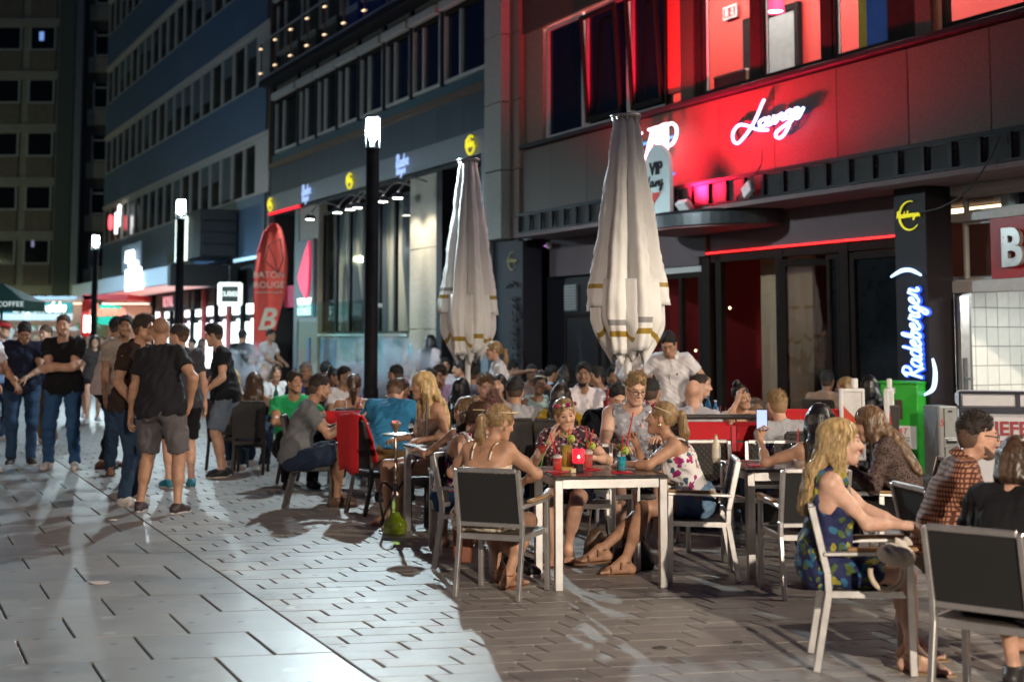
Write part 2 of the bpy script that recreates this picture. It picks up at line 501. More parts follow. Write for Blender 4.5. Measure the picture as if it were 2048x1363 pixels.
# ================================================================== ground
def ground_setting():
 base = MB()
 c = SD * 35
 R = Matrix.Rotation(SROT, 3, 'Z')
 base.box((c.x, c.y, -0.16), (240, 120, 0.28), 0, R)
 pv = base.build('pavement', M_joint)
 tag(pv, 'pale grey paved pedestrian street', None, None, 'structure')
 a = Vector((0.984, 0.178, 0)).normalized(); b = Vector((-0.407, 0.913, 0)).normalized()
 p0 = ground(670, 1303); p0.z = 0
 M2 = Matrix(((a.x, b.x), (a.y, b.y))); Mi = M2.inverted()
 rs = random.Random(3)
 def slab(mb, u0, u1, v0, v1, top, gap, mi=0):
  gu = gap * 1.9; gap = gap * .45
  q = [(u0 + gu, v0 + gap), (u1 - gu, v0 + gap), (u1 - gu, v1 - gap), (u0 + gu, v1 - gap)]
  tp = [p0 + a * u + b * v for u, v in q]
  e = 0.004
  q2 = [(u0 + gu + e, v0 + gap + e * .6), (u1 - gu - e, v0 + gap + e * .6), (u1 - gu - e, v1 - gap - e * .6), (u0 + gu + e, v1 - gap - e * .6)]
  t2 = [p0 + a * u + b * v for u, v in q2]
  vs = [(p.x, p.y, -0.05) for p in tp] + [(p.x, p.y, top - e) for p in tp] + [(p.x, p.y, top) for p in t2]
  fs = [(8, 9, 10, 11)] + [(i, (i + 1) % 4, 4 + (i + 1) % 4, 4 + i) for i in range(4)] + [(4 + i, 4 + (i + 1) % 4, 8 + (i + 1) % 4, 8 + i) for i in range(4)]
  mb.add(vs, fs, mi)
 def proj(p):
  # rough picture size and visibility
  if p.y < 3.5: return None
  x = 1024 + 2844 * p.x / p.y; y = 672 + 2844 * CAMH / p.y
  if x < -60 or x > 2110 or y > 1400: return None
  return p.y
 big = []; small = []
 LA, LB = 0.60, 0.615
 for j in range(-8, 60):
  for i in range(1, 60):
   off = LA * 0.5 if j % 2 else 0.0
   u1 = -LA * (i - 1) + off - LA * 0.5; u0 = u1 - LA
   if u1 > 0: u1 = 0
   if i == 1 and off == 0: u1 = min(0.0, u1 + LA * .5) if False else u1
   big.append((u0, u1, LB * j, LB * (j + 1)))
  off = LA * 0.5 if j % 2 else 0.0
  ue = off - LA * 0.5
  if ue < 0: big.append((ue, 0.0, LB * j, LB * (j + 1)))
 SA, SB = 0.385, 0.196
 for j in range(-26, 150):
  off = (j % 3) * SA / 3
  if off > 0: small.append((0, off, SB * j, SB * (j + 1)))
  for i in range(0, 46):
   small.append((off + SA * i, off + SA * (i + 1), SB * j, SB * (j + 1)))
 def run(lst, name, m, limit, maxd):
  near = []
  for t in lst:
   c = p0 + a * ((t[0] + t[1]) / 2) + b * ((t[2] + t[3]) / 2)
   if c.dot(SN) > FD + 0.3 or c.dot(SN) < -9: continue
   if c.y > 26 or c.y < 2.0 or abs(c.x) > 3.5 + c.y * 0.6: continue
   d = proj(c)
   near.append((d if d else 99 + c.length, t))
  near.sort(key=lambda x: x[0])
  rest = MB(); n = 0
  for d, t in near:
   top = rs.uniform(-0.0012, 0.0012)
   g = 0.0035
   if d < maxd and n < limit:
    mb = MB(); slab(mb, *t, top, g); mb.build(name, m, pv); n += 1
   else: slab(rest, *t, top, g)
  r = rest.build(name + '_field', m, pv); r['kind'] = 'stuff'
 run(big, 'paving_slab', M_slab, 290, 17)
 run(small, 'paver', M_paver, 299, 12.5)
 # paving beyond, too far to tell apart
 far = MB()
 def gp(s, o):
  p = fpt(s, o, -0.006); return (p.x, p.y, p.z)
 far.add([gp(22, -0.2), gp(120, -0.2), gp(120, 40), gp(22, 40)], [(0, 1, 2, 3)])
 m, nt, N, L, bs = _nt('far_paving')
 tc = N.new('ShaderNodeTexCoord'); br = N.new('ShaderNodeTexBrick')
 mp = N.new('ShaderNodeMapping'); mp.inputs['Rotation'].default_value = (0, 0, -SROT)
 L.new(tc.outputs['Object'], mp.inputs[0]); L.new(mp.outputs[0], br.inputs['Vector'])
 br.inputs['Scale'].default_value = 1.0; br.inputs['Brick Width'].default_value = 0.6; br.inputs['Row Height'].default_value = 0.3
 br.inputs['Mortar Size'].default_value = 0.008
 br.inputs['Color1'].default_value = (0.34, 0.33, 0.32, 1); br.inputs['Color2'].default_value = (0.29, 0.28, 0.27, 1); br.inputs['Mortar'].default_value = (0.06, 0.06, 0.06, 1)
 L.new(br.outputs[0], bs.inputs['Base Color']); bs.inputs['Roughness'].default_value = 0.5
 o = far.build('far_paving', m, pv); o['kind'] = 'stuff'
 # litter and stains with a shape of their own
 for px, py, r, c in ((200, 1166, 0.075, (0.5, 0.42, 0.40)), (225, 1040, 0.04, (0.55, 0.5, 0.46)), (820, 1146, 0.06, (0.25, 0.23, 0.21)), (1320, 1296, 0.035, (0.07, 0.06, 0.06)), (1475, 1285, 0.03, (0.08, 0.07, 0.06))):
  g = ground(px, py); mb = MB()
  n = 11; pts = [(math.cos(2 * PI * k / n) * r * rs.uniform(.7, 1.2), math.sin(2 * PI * k / n) * r * 0.7 * rs.uniform(.7, 1.2)) for k in range(n)]
  mb.prism(pts, 0.001, 0.007)
  o = mb.build('litter_scrap', mat('litter_%d' % px, c, 0.8), None, (g.x, g.y, 0.002))
  tag(o, {200: 'flattened pinkish paper scrap on the large grey slabs', 225: 'crumpled pale tissue behind the white sneakers of the man in brown', 820: 'grey flattened scrap at the edge of the lit pavers', 1320: 'small dark leaf on the warm pavers below the front table', 1475: 'dark cigarette butt on the pavers left of the blonde woman'}[px], 'litter')
 dm = MB(); g = ground(240, 1303)
ground_setting()
# ================================================================== windows
def window(parent, s0, s1, z0, z1, o=0.0, fw=0.06, frame=None, pane=None, mull=(), depth=0.08, name='window', sill=None, room=None, transom=None):
 frame = frame or M_wframe; pane = pane or M_dpane
 mb = MB()
 fbox(mb, s0, s0 + fw, o - depth, o, z0, z1); fbox(mb, s1 - fw, s1, o - depth, o, z0, z1)
 fbox(mb, s0 + fw, s1 - fw, o - depth, o - .002, z0, z0 + fw); fbox(mb, s0 + fw, s1 - fw, o - depth, o - .002, z1 - fw, z1)
 for m_ in mull: fbox(mb, m_ - fw * .5, m_ + fw * .5, o - depth, o - .003, z0 + fw, z1 - fw)
 if transom: fbox(mb, s0 + fw, s1 - fw, o - depth, o - .004, transom - fw * .5, transom + fw * .5)
 f = mb.build(name, frame, parent)
 mb = MB(); fbox(mb, s0 + fw * .5, s1 - fw * .5, o - depth * .7, o - depth * .5, z0 + fw * .5, z1 - fw * .5)
 mb.build('pane', pane, f)
 if sill:
  mb = MB(); fbox(mb, s0 - .03, s1 + .03, o - .02, o + sill, z0 - .05, z0 - .002); mb.build('sill', frame, f)
 return f
# ================================================================== the lounge building on the right
def lounge_building():
 B = empty('lounge_building', fpt(17, 0, 0)); B['label'] = 'granite fronted building with a red lit first floor lounge'; B['category'] = 'building'
 kid = lambda n, m, *bx, **k: _abs(fpart(n, m, None, *bx, **k), B)
 s0, s1 = 6.5, 24.55
 # body behind the front
 kid('wall', M_room, (s0, s1, -6.0, -3.6, 0, 12.0))
 kid('floor_slab', M_concrete, (s0, s1, -3.55, -0.10, 3.55, 3.9))
 # granite band of panels
 pitch = 1.385
 st = 24.62 - pitch
 edges = [24.40]
 for k in range(0, 14):
  e = 23.26 - k * pitch
  if e > s0: edges.append(e)
 edges.append(s0)
 for k in range(len(edges) - 1):
  kid('granite_panel', M_granite, (edges[k + 1] + .004, edges[k] - .004, -0.10, 0.0 + 0.002 * (k % 2), 3.92, 5.14), bev=0.004)
 kid('sill_band', M_darkmet, (s0, 24.42, -0.10, 0.10, 5.16, 5.24), bev=0.01)
 # upper floor: dark windows, tilted casements, red blind, piers, lit panes
 kid('lintel', M_granite, (19.5, 24.5, -0.12, -0.02, 7.42, 12.0))
 kid('lintel', M_granite, (s0, 19.49, -0.12, -0.02, 8.3, 12.0))
 kid('pier', M_brownpl, (23.68, 24.5, -0.3, -0.06, 5.25, 7.42))
 for a, b_ in ((22.16, 23.62), (20.56, 22.08), (19.30, 20.48)):
  f = window(None, a, b_, 5.26, 7.40, -0.10, 0.07, M_wframe, M_dpane, depth=0.10); _abs(f, B)
 # opened tilting sashes hung inside the second and third windows
 for a, b_ in ((20.72, 21.98), (19.40, 20.40)):
  mb = MB()
  for e0, e1 in ((a, a + .08), (b_ - .08, b_)):
   mb.bar(fpt((e0 + e1) / 2, -0.06, 5.36), fpt((e0 + e1) / 2, 0.06, 7.25), 0.07, 0.05, up=SN)
  mb.bar(fpt(a, -0.06, 5.40), fpt(b_, -0.06, 5.40), 0.05, 0.08); mb.bar(fpt(a, 0.06, 7.22), fpt(b_, 0.06, 7.22), 0.05, 0.08)
  _abs(mb.build('tilted_sash', M_wframed), B)
 kid('red_blind', M_red, (18.84, 19.24, -0.14, -0.06, 5.45, 8.3))
 kid('window_mullion', M_wframed, (19.24, 19.30, -0.16, -0.03, 5.25, 8.3))
 kid('pier', M_granite, (18.44, 18.83, -0.2, -0.03, 5.25, 8.3), bev=0.01)
 kid('window_mullion', M_wframed, (18.26, 18.43, -0.14, -0.05, 5.25, 8.3))
 for a, b_ in ((16.92, 18.24), (15.28, 16.70), (13.92, 15.08)):
  f = window(None, a, b_, 5.28, 8.3, -0.06, 0.055, M_white if False else M_wframed, M_pane, depth=0.10); _abs(f, B)
 for a in (18.20, 16.66, 15.04): kid('sash_edge', M_white, (a - .035, a, -0.13, -0.105, 5.34, 8.25))
 kid('window_mullion', M_wframed, (16.70, 16.92, -0.16, -0.05, 5.25, 8.3)); kid('window_mullion', M_wframed, (15.08, 15.28, -0.16, -0.05, 5.25, 8.3))
 kid('pier', M_granite, (13.14, 13.44, -0.2, -0.02, 5.25, 8.3), bev=0.01); kid('window_mullion', M_wframed, (13.44, 13.92, -0.22, -0.05, 5.25, 8.3))
 f = window(None, 11.0, 13.0, 5.28, 8.3, -0.06, 0.06, M_wframed, M_pane, depth=0.10); _abs(f, B)
 f = window(None, 8.6, 10.9, 5.28, 8.3, -0.06, 0.06, M_wframed, M_dpane, depth=0.10); _abs(f, B)
 kid('pier', M_granite, (s0, 8.6, -0.2, -0.02, 5.25, 8.3))
 # red room behind the lit panes
 kid('room_wall', M_red, (8.0, 24.2, -2.6, -2.5, 3.9, 8.6), (24.2, 24.25, -2.5, -0.32, 5.3, 8.6), (8.0, 8.05, -2.5, -0.25, 5.3, 8.6))
 kid('room_ceiling', M_white, (8.0, 24.2, -2.5, -0.32, 8.32, 8.45)); kid('room_floor', M_wframed, (8.0, 24.2, -2.49, -0.32, 4.95, 5.1))
 d0 = fac(1528, 60, -2.45)[0]
 kid('room_door', mat('room_door_grey', (0.30, 0.33, 0.33), 0.4), (sx(1588, 60, -2.4), sx(1530, 60, -2.4), -2.49, -2.44, 5.1, 7.05))
 kid('door_frame', M_wframed, (sx(1596, 60, -2.4), sx(1588, 60, -2.4), -2.49, -2.40, 5.1, 7.15), (sx(1530, 60, -2.4), sx(1485, 60, -2.4), -2.49, -2.40, 5.1, 7.15), (sx(1588, 60, -2.4) + .01, sx(1530, 60, -2.4) - .01, -2.49, -2.405, 7.05, 7.15))
 kid('parapet_board', mat('brown_board', (0.16, 0.10, 0.06), 0.5), (sx(1492, 150, -0.8), sx(1428, 150, -0.8), -0.85, -0.80, 5.1, 5.72))
 kid('board_edge', M_white, (sx(1492, 150, -0.8), sx(1428, 150, -0.8), -0.86, -0.79, 5.72, 5.75))
 kid('yellow_strip', mat('yellow_panel', (0.75, 0.55, 0.02), 0.5), (sx(1733, 40, -0.9), sx(1717, 40, -0.9), -0.95, -0.9, 5.1, 8.3))
 kid('blue_panel', mat('blue_panel', (0.03, 0.16, 0.62), 0.5), (sx(1792, 40, -0.9), sx(1733, 40, -0.9), -0.95, -0.9, 5.1, 8.3))
 # projecting bracket frame, soffit
 zt, zb, oo = 3.79, 3.43, 0.80
 kid('soffit', M_soffit, (s0, 23.1, -0.05, oo, 3.36, 3.42))
 kid('canopy_back_board', mat('canopy_grey', (0.10, 0.10, 0.10), 0.5, var=0.15), (s0, 24.4, -0.06, 0.0, 3.43, 3.905))
 kid('canopy_rail', M_darkmet, (s0, 23.1, oo - .04, oo + .01, 3.74, 3.79))
 kid('canopy_edge', M_darkmet, (s0, 23.1, oo - .05, oo + .012, 3.425, 3.455))
 s = 23.0
 k = 0
 while s > s0:
  kid('canopy_post', M_darkmet, (s - .025, s + .025, oo - .045, oo, 3.456, 3.739))
  kid('canopy_panel', mat('canopy_bay', (0.032, 0.030, 0.029), .6, var=.2, spec=.1), (s - .413, s - .027, oo - .07, oo - .05, 3.458, 3.737))
  kid('canopy_strut', M_darkmet, (s - .02, s + .02, 0.001, oo - .046, 3.70, 3.735))
  s -= 0.44; k += 1
 # ground floor
 kid('fascia', M_fascia, (13.42, 18.30, -0.12, -0.02, 2.86, 3.355)); kid('fascia', M_fascia, (18.31, 23.3, -0.10, 0.0, 2.68, 3.355)); kid('fascia_end', M_fascia, (18.1, 18.45, -0.02, 0.02, 2.80, 3.354))
 # left part: dark wall with vent grille, dark door
 kid('dark_wall', M_darkmet, (20.2, 23.6, -0.16, -0.10, 0.0, 2.70))
 gr = kid('vent_grille', M_greymet, (sx(1147, 560), sx(1123, 560), -0.10, -0.06, 2.05, 2.52))
 for q in range(9): kid('grille_slat', M_concrete, (sx(1146, 560), sx(1124, 560), -0.06, -0.04, 2.08 + q * .05, 2.105 + q * .05))
 f = window(None, 20.4, 21.4, 0.1, 2.0, -0.08, 0.08, M_wframed, M_dpane, name='door'); _abs(f, B)
 f = window(None, 21.6, 22.9, 0.5, 2.0, -0.08, 0.06, M_wframed, M_dpane); _abs(f, B)
 # glazed part with red interior
 kid('fascia_low', M_wframe, (18.30, 20.2, -0.14, -0.04, 2.58, 2.675))
 f = window(None, 18.35, 20.15, 0.05, 2.57, -0.06, 0.07, M_wframed, M_pane, mull=(18.95,), transom=None); _abs(f, B)
 # interior of the bar
 kid('bar_wall', mat('bar_wall_dark', (0.10, 0.03, 0.035), 0.7), (13.4, 20.2, -3.5, -3.4, 0, 3.4)); kid('bar_floor', M_room, (13.4, 20.2, -3.4, -0.15, 0.0, 0.02)); kid('bar_ceiling', M_room, (13.4, 20.2, -3.4, -0.16, 3.36, 3.42))
 kid('bar_side_wall', mat('bar_side', (0.30, 0.02, 0.03), 0.6), (20.2, 20.3, -3.4, -0.17, 0, 3.35))
 kid('bar_curtain', mat('tan_panel', (0.34, 0.22, 0.13), 0.6, var=0.15, scale=3), (16.45, 17.70, -0.75, -0.70, 0.03, 2.80))
 kid('bar_counter', M_blackmat, (14.0, 19.6, -2.9, -2.3, 0.021, 1.1))
 # LED-lit door header and door leaves
 led = kid('light_strip', emat('red_led', (1.0, 0.01, 0.01), 1.8), (13.42, 18.28, -0.018, 0.012, 2.825, 2.855))
 kid('door_post', M_wframed, (18.08, 18.30, -0.16, -0.03, 0.0, 2.82), bev=.005); kid('door_post', M_wframed, (17.80, 17.94, -0.14, -0.05, 0.0, 2.80))
 kid('door_post', M_wframed, (16.26, 16.42, -0.14, -0.04, 0.0, 2.80)); kid('door_post', M_wframed, (14.84, 15.02, -0.14, -0.04, 0.0, 2.80)); kid('door_post', M_wframed, (13.42, 13.60, -0.14, -0.04, 0.0, 2.80))
 kid('door_head', M_wframed, (13.62, 18.06, -0.14, -0.05, 2.70, 2.815))
 # one leaf stands open, folded towards the street
 hp = fpt(16.26, 0.0, 0); ang = SROT + rad(22)
 mb = MB(); Rl = Matrix.Rotation(ang, 3, 'Z')
 w, hgt = 1.08, 2.66
 for cx, sz in (((-w + .05, 0, hgt / 2), (.10, .05, hgt)), ((-.05, 0, hgt / 2), (.10, .05, hgt)), ((-w / 2, 0, .08), (w - .2, .05, .14)), ((-w / 2, 0, hgt - .05), (w - .2, .05, .10))):
  mb.box(Rl @ Vector(cx) + hp, sz, 0, Rl)
 lf = _abs(mb.build('door_leaf', M_wframed), B)
 mb = MB(); mb.box(Rl @ Vector((-w / 2, 0, hgt / 2)) + hp, (w - .2, .012, hgt - .24), 0, Rl); _abs2(mb.build('pane', glassmat('door_glass', (0.75, 0.72, 0.68), 0.10)), lf)
 mb = MB()
 for zz in (0.5, 1.3, 2.3): mb.tube([Rl @ Vector((0.01, -.03, zz - .05)) + hp, Rl @ Vector((0.01, -.03, zz + .05)) + hp], 0.014, 6)
 _abs2(mb.build('hinge', M_alu), lf)
 f = window(None, 13.62, 14.82, 0.05, 2.68, -0.05, 0.09, M_wframed, M_dpane, name='door_leaf'); _abs(f, B)
 f = window(None, 15.04, 15.30, 0.05, 2.68, -0.05, 0.06, M_wframed, M_dpane, name='door_leaf'); _abs(f, B)
 # pilasters with the brewery's lettering
 kid('pilaster', M_cladblue if False else mat('pilaster_grey', (0.022, 0.018, 0.022), 0.6, var=0.1, spec=.12), (12.86, 13.41, 0.0, 0.40, 0, 3.355), bev=.006)
 kid('pilaster', mat('pilaster_grey', (0.022, 0.018, 0.022), 0.6), (23.62, 24.46, 0.0, 0.40, 0, 3.355), bev=.006)
 # shop at the right end: glazing over a white tiled doorway
 kid('shop_transom', M_wframe, (s0, 12.84, -0.12, 0.04, 3.24, 3.355), (s0, 12.84, -0.12, 0.04, 2.93, 3.03), (s0, 12.84, -0.12, 0.05, 2.10, 2.24), bev=.005)
 for a, b_, z0, z1 in ((11.0, 12.70, 3.03, 3.24), (12.20, 12.72, 2.24, 2.93), (9.0, 10.9, 3.03, 3.24)):
  f = window(None, a, b_, z0, z1, -0.03, 0.035, M_wframe, M_pane, depth=.06); _abs(f, B)
 kid('curtain', mat('net_curtain', (0.42, 0.50, 0.50), 0.8, aniso=(8, 8, 0.2)), (12.24, 12.46, -0.30, -0.24, 2.24, 2.93), (12.10, 12.32, -0.30, -0.24, 3.03, 3.24))
 kid('shop_back', M_room, (s0, 12.8, -0.9, -0.85, 2.24, 3.24))
 kid('shop_post', M_greymet, (12.72, 12.84, -0.12, 0.02, 0, 2.10)); kid('shop_post', M_greymet, (s0, 9.2, -0.12, 0.02, 0, 2.10))
 dl = kid('shop_door_edge', M_alu, (12.66, 12.715, -0.03, 0.10, 0.05, 2.06)); kid('door_lock', M_greymet, (12.64, 12.659, 0.03, 0.08, 0.80, 1.35)); kid('door_handle', M_alu, (12.52, 12.64, 0.05, 0.07, 1.10, 1.125))
 grout = mat('tile_grout', (0.10, 0.10, 0.10), 0.8); tile = mat('white_tile', (0.74, 0.74, 0.71), 0.22, var=0.03, rnd=0.04)
 tw = kid('tiled_wall', grout, (8.6, 13.3, -2.45, -2.4, 0, 2.28)); kid('tiled_end_wall', grout, (13.3, 13.36, -2.4, -0.14, 0, 2.28)); kid('shop_ceiling', M_white, (8.6, 13.29, -2.39, -0.14, 2.26, 2.3)); kid('shop_floor', M_concrete, (8.6, 13.29, -2.39, -0.13, 0, 0.02))
 proto = None
 pw, ph = 0.185, 0.236
 for i in range(12):
  for j in range(9):
   o_ = -0.16 - pw * (i + .5); z_ = 0.06 + ph * (j + .5)
   if proto is None:
    mb = MB(); mb.box((0, 0, 0), (.014, pw - .008, ph - .008), 0, None, .003); proto = mb.mesh('tile', tile)
   o = link('tile', proto, tw); p = fpt(13.296, o_, z_)
   o.location = p - Vector((0, 0, 0)); o.rotation_euler = (0, 0, SROT)
 kid('tube_light', emat('shop_tube', (0.95, 1.0, 0.95), 70.0), (9.4, 12.6, -0.85, -0.77, 2.20, 2.245))
 kid('tube_light', emat('room_tube', (1.0, 0.92, 0.85), 120.0), (9.0, 23.6, -0.95, -0.85, 8.20, 8.25))
 kid('tube_light', emat('bar_tube', (1.0, 0.62, 0.35), 8.0), (14.0, 19.0, -2.0, -1.94, 3.28, 3.33))
 # small lights in the window by the entrance
 for q in range(14):
  rs = random.Random(q * 3 + 1)
  mb = MB(); p = fpt(18.5 + rs.random() * .8, -0.5 - rs.random() * .3, 1.35 + rs.random() * .9); r = 0.018
  mb.lathe([(0.001, -r), (r * .8, -r * .6), (r, 0), (r * .8, r * .6), (0.001, r)], p, 6)
  _abs(mb.build('fairy_light', emat('fairy', (1.0, 0.75, 0.4), 9)), B)
 return B
def _abs(o, B):
 """make o (built in world space) a part of B, keeping it where it is"""
 setparent(o, B); o.matrix_parent_inverse = Matrix.Translation(-B.location)
 return o
def _abs2(o, part):
 setparent(o, part)
 return o
# fix: sub-parts (pane, sill) of windows are parented at build time in world space with parts at the origin
lounge = lounge_building()
# ---------------------------------------------------------------- stone pier between the buildings
def stone_pier():
 B = empty('stone_pier', fpt(25.2, 0, 3.4)); B['label'] = 'pale speckled stone pier between the lounge and the dark building'; B['category'] = 'pier'
 z = 3.48
 for k in range(7):
  _abs(fpart('stone_block', M_stone, None, (24.95, 25.75, -0.4, 0.22, z + .006, z + 1.34), bev=.01), B);
  _abs(fpart('stone_block', mat('brown_stone', (0.20, 0.125, 0.09), 0.7, var=0.2, scale=30), None, (24.50, 24.94, -0.4, 0.04, z + .006, z + 1.34), bev=.008), B); z += 1.35
 _abs(fpart('pier_base', M_darkmet, None, (24.62, 25.78, -0.4, 0.0, 0, 3.47)), B)
stone_pier()
# ================================================================== dark building in the middle
def middle_building():
 B = empty('dark_building', fpt(33, 0, 0)); B['label'] = 'dark slate fronted building with brown window boxes and a glass balustrade'; B['category'] = 'building'
 kid = lambda n, m, *bx, **k: _abs(fpart(n, m, None, *bx, **k), B)
 a, b_ = 25.80, 41.9
 M_slate = mat('blue_slate', (0.035, 0.048, 0.065), 0.40, var=0.2, scale=3, aniso=(1, 1, 0.2))
 kid('wall', M_room, (a, b_, -3.2, -1.2, 0, 16))
 # slate cladding panels above the shop fascia
 n = 11; w = (b_ - a) / n
 for k in range(n): kid('slate_panel', M_slate, (a + k * w + .005, a + (k + 1) * w - .005, -0.12, 0.0, 5.82, 6.62))
 kid('trim_band', mat('bronze_trim', (0.20, 0.125, 0.08), 0.35, 0.5), (a, b_, -0.1, 0.10, 6.63, 6.78), (a, a + .14, -.1, .10, 6.79, 14), (b_ - .12, b_, -.1, .10, 6.79, 14))
 kid('slate_band', mat('teal_slate', (0.04, 0.085, 0.10), 0.4), (a + .15, b_ - .13, -0.1, 0.02, 6.79, 7.02))
 kid('upper_wall', mat('dark_brown_wall', (0.055, 0.045, 0.04), 0.7), (a + .15, b_ - .13, -0.3, -0.12, 7.02, 16))
 px = [(555, 599), (603, 636), (639, 676), (680, 720), (723, 768), (774, 822), (828, 882), (890, 978)]
 for x1, x0 in px:
  sa, sb = fac(x0, 0)[0], fac(x1, 0)[0]
  for fl in (0, 1):
   z0 = 7.06 + fl * 3.0; z1 = z0 + 1.62
   f = window(None, sa, sb, z0, z1, 0.02, 0.085, M_wframe, M_dpane, mull=(sa + (sb - sa) * .62,), depth=0.14); _abs(f, B)
   mb = MB(); fbox(mb, sa - .02, sb + .02, -.1, .16, z1 + .002, z1 + .20, bev=.01); mb.build('shutter_box', M_wframe, f)
   mb = MB(); fbox(mb, sa + .06, sb - .06, -.02, .03, z1 - .12, z1 - .003); mb.build('blind_edge', M_wframed, f)
  kid('spandrel', mat('brown_spandrel', (0.10, 0.075, 0.06), 0.6), (sa + .04, sb - .04, -.1, 0.0, 8.92, 9.25))
  kid('pilaster_strip', M_darkmet, (sb + .0, sb + .14, -.1, 0.06, 7.03, 12.5))
 # glass balustrade with small lights
 kid('balustrade_rail', M_alu, (a + .3, b_ - .2, 0.42, 0.46, 9.30, 9.34)); kid('balustrade_rail', M_alu, (a + .3, b_ - .2, 0.42, 0.46, 10.42, 10.46))
 kid('balcony_slab', M_darkmet, (a + .2, b_ - .15, -.1, 0.48, 9.10, 9.26))
 s = a + .4
 while s < b_ - 1.6:
  kid('balustrade_glass', M_pane, (s, s + 1.48, 0.43, 0.445, 9.35, 10.41))
  kid('balustrade_post', mat('copper_post', (0.3, 0.12, 0.08), 0.4, 0.5), (s + 1.49, s + 1.53, 0.41, 0.45, 9.27, 10.41))
  for zz in (9.5, 10.25):
   mb = MB()
   for d_ in (-.07, .03):
    p = fpt(s + 1.5 + d_, 0.47, zz)
    mb.lathe([(0.001, -.02), (.028, -.01), (.028, .01), (0.001, .02)], p, 6)
   _abs(mb.build('balcony_light', emat('warm_dot', (1.0, 0.72, 0.45), 2.2)), B)
  s += 1.55
 # shop fascia and glazing
 kid('shop_fascia', mat('fascia_grey', (0.20, 0.21, 0.23), 0.42, 0.4), (a, b_, -0.1, 0.10, 5.30, 5.80), (a, a + .35, -.1, .10, 0, 5.295), (b_ - .15, b_, -.1, .1, 0, 5.295))
 kid('shop_soffit', M_blackmat, (a + .36, b_ - .16, -1.0, -.02, 5.2, 5.28))
 kid('dark_recess', M_blackmat, (a + .36, 28.45, -.6, -.5, 0, 5.19)); kid('recess_post', M_darkmet, (28.30, 28.62, -.3, 0.06, 0, 5.19))
 M_beige = mat('beige_stone', (0.36, 0.32, 0.25), 0.6, var=0.15, scale=12)
 for k, (z0, z1) in enumerate(((0, 1.75), (1.76, 3.55), (3.56, 5.19))): kid('stone_cladding', M_beige, (28.64, 30.34, -.2, 0.0, z0, z1 - .006), bev=.006)
 # glazed front with swooping printed curtain behind
 art = swirl_mat()
 kid('printed_curtain', art, (30.4, 36.95, -0.40, -0.36, 1.72, 4.95))
 for k in range(6):
  q0 = 30.40 + k * 1.09
  f = window(None, q0, q0 + 1.08, 1.66, 4.92, -0.06, 0.06, M_darkmet, M_pane, depth=.08); _abs(f, B)
 kid('glazing_base', mat('poster_white', (0.42, 0.43, 0.46), 0.5), (30.4, 36.95, -.12, -.03, 0, 1.6)); kid('window_ledge', M_alu, (30.4, 36.95, -.06, .05, 1.60, 1.655))
 for k, (q0, q1, c) in enumerate(((35.6, 36.9, (0.03, 0.18, 0.34)), (33.9, 34.1, (0.25, 0.27, 0.3)), (30.9, 32.6, (0.16, 0.36, 0.48)))):
  kid('poster', mat('poster_blue_%d' % k, c, 0.5, var=0.3, scale=2.5), (q0, q1, -.028, -.012, 0.15, 1.52))
 kid('balustrade_screen', glassmat('screen_glass', (0.84, 0.95, 0.93), 0.06), (30.4, 36.95, 0.62, 0.64, 0.9, 2.45))
 kid('column_clad', mat('column_tan', (0.30, 0.23, 0.17), 0.6, var=0.15), (37.0, 38.75, -.2, 0.04, 0, 5.19), bev=.01)
 kid('entrance_frame', mat('entrance_teal', (0.06, 0.11, 0.14), 0.4), (38.76, 39.15, -.2, 0.06, 0, 5.19))
 kid('entrance_dark', M_blackmat, (39.16, 41.7, -1.0, -.9, 0, 5.1)); kid('entrance_header', mat('entrance_red', (0.55, 0.01, 0.05), 0.5), (39.16, 41.7, -.5, -.42, 2.45, 3.1))
 kid('entrance_panel', mat('entrance_grey', (0.16, 0.17, 0.18), 0.5), (39.16, 40.5, -.41, -.36, 0, 2.44))
 kid('light_strip', emat('red_led_far', (1.0, 0.01, 0.03), 1.6), (38.6, 41.7, .08, .12, 5.22, 5.28))
 return B
def swirl_mat():
 m, nt, N, L, b = _nt('swirl_curtain')
 tc = N.new('ShaderNodeTexCoord'); mp = N.new('ShaderNodeMapping'); mp.inputs['Scale'].default_value = (0.55, 0.55, 0.30)
 L.new(tc.outputs['Object'], mp.inputs[0])
 w = N.new('ShaderNodeTexWave'); w.inputs['Scale'].default_value = 0.9; w.inputs['Distortion'].default_value = 9; w.inputs['Detail'].default_value = 0.5; w.inputs['Detail Scale'].default_value = 0.7
 L.new(mp.outputs[0], w.inputs[0])
 r = N.new('ShaderNodeValToRGB'); r.color_ramp.interpolation = 'CONSTANT'
 r.color_ramp.elements[0].color = (0.10, 0.105, 0.12, 1); r.color_ramp.elements[1].position = 0.55; r.color_ramp.elements[1].color = (0.52, 0.46, 0.36, 1)
 L.new(w.outputs['Fac'], r.inputs[0]); L.new(r.outputs[0], b.inputs['Base Color']); b.inputs['Roughness'].default_value = 0.7
 MATS['swirl'] = m
 return m
middle_building()
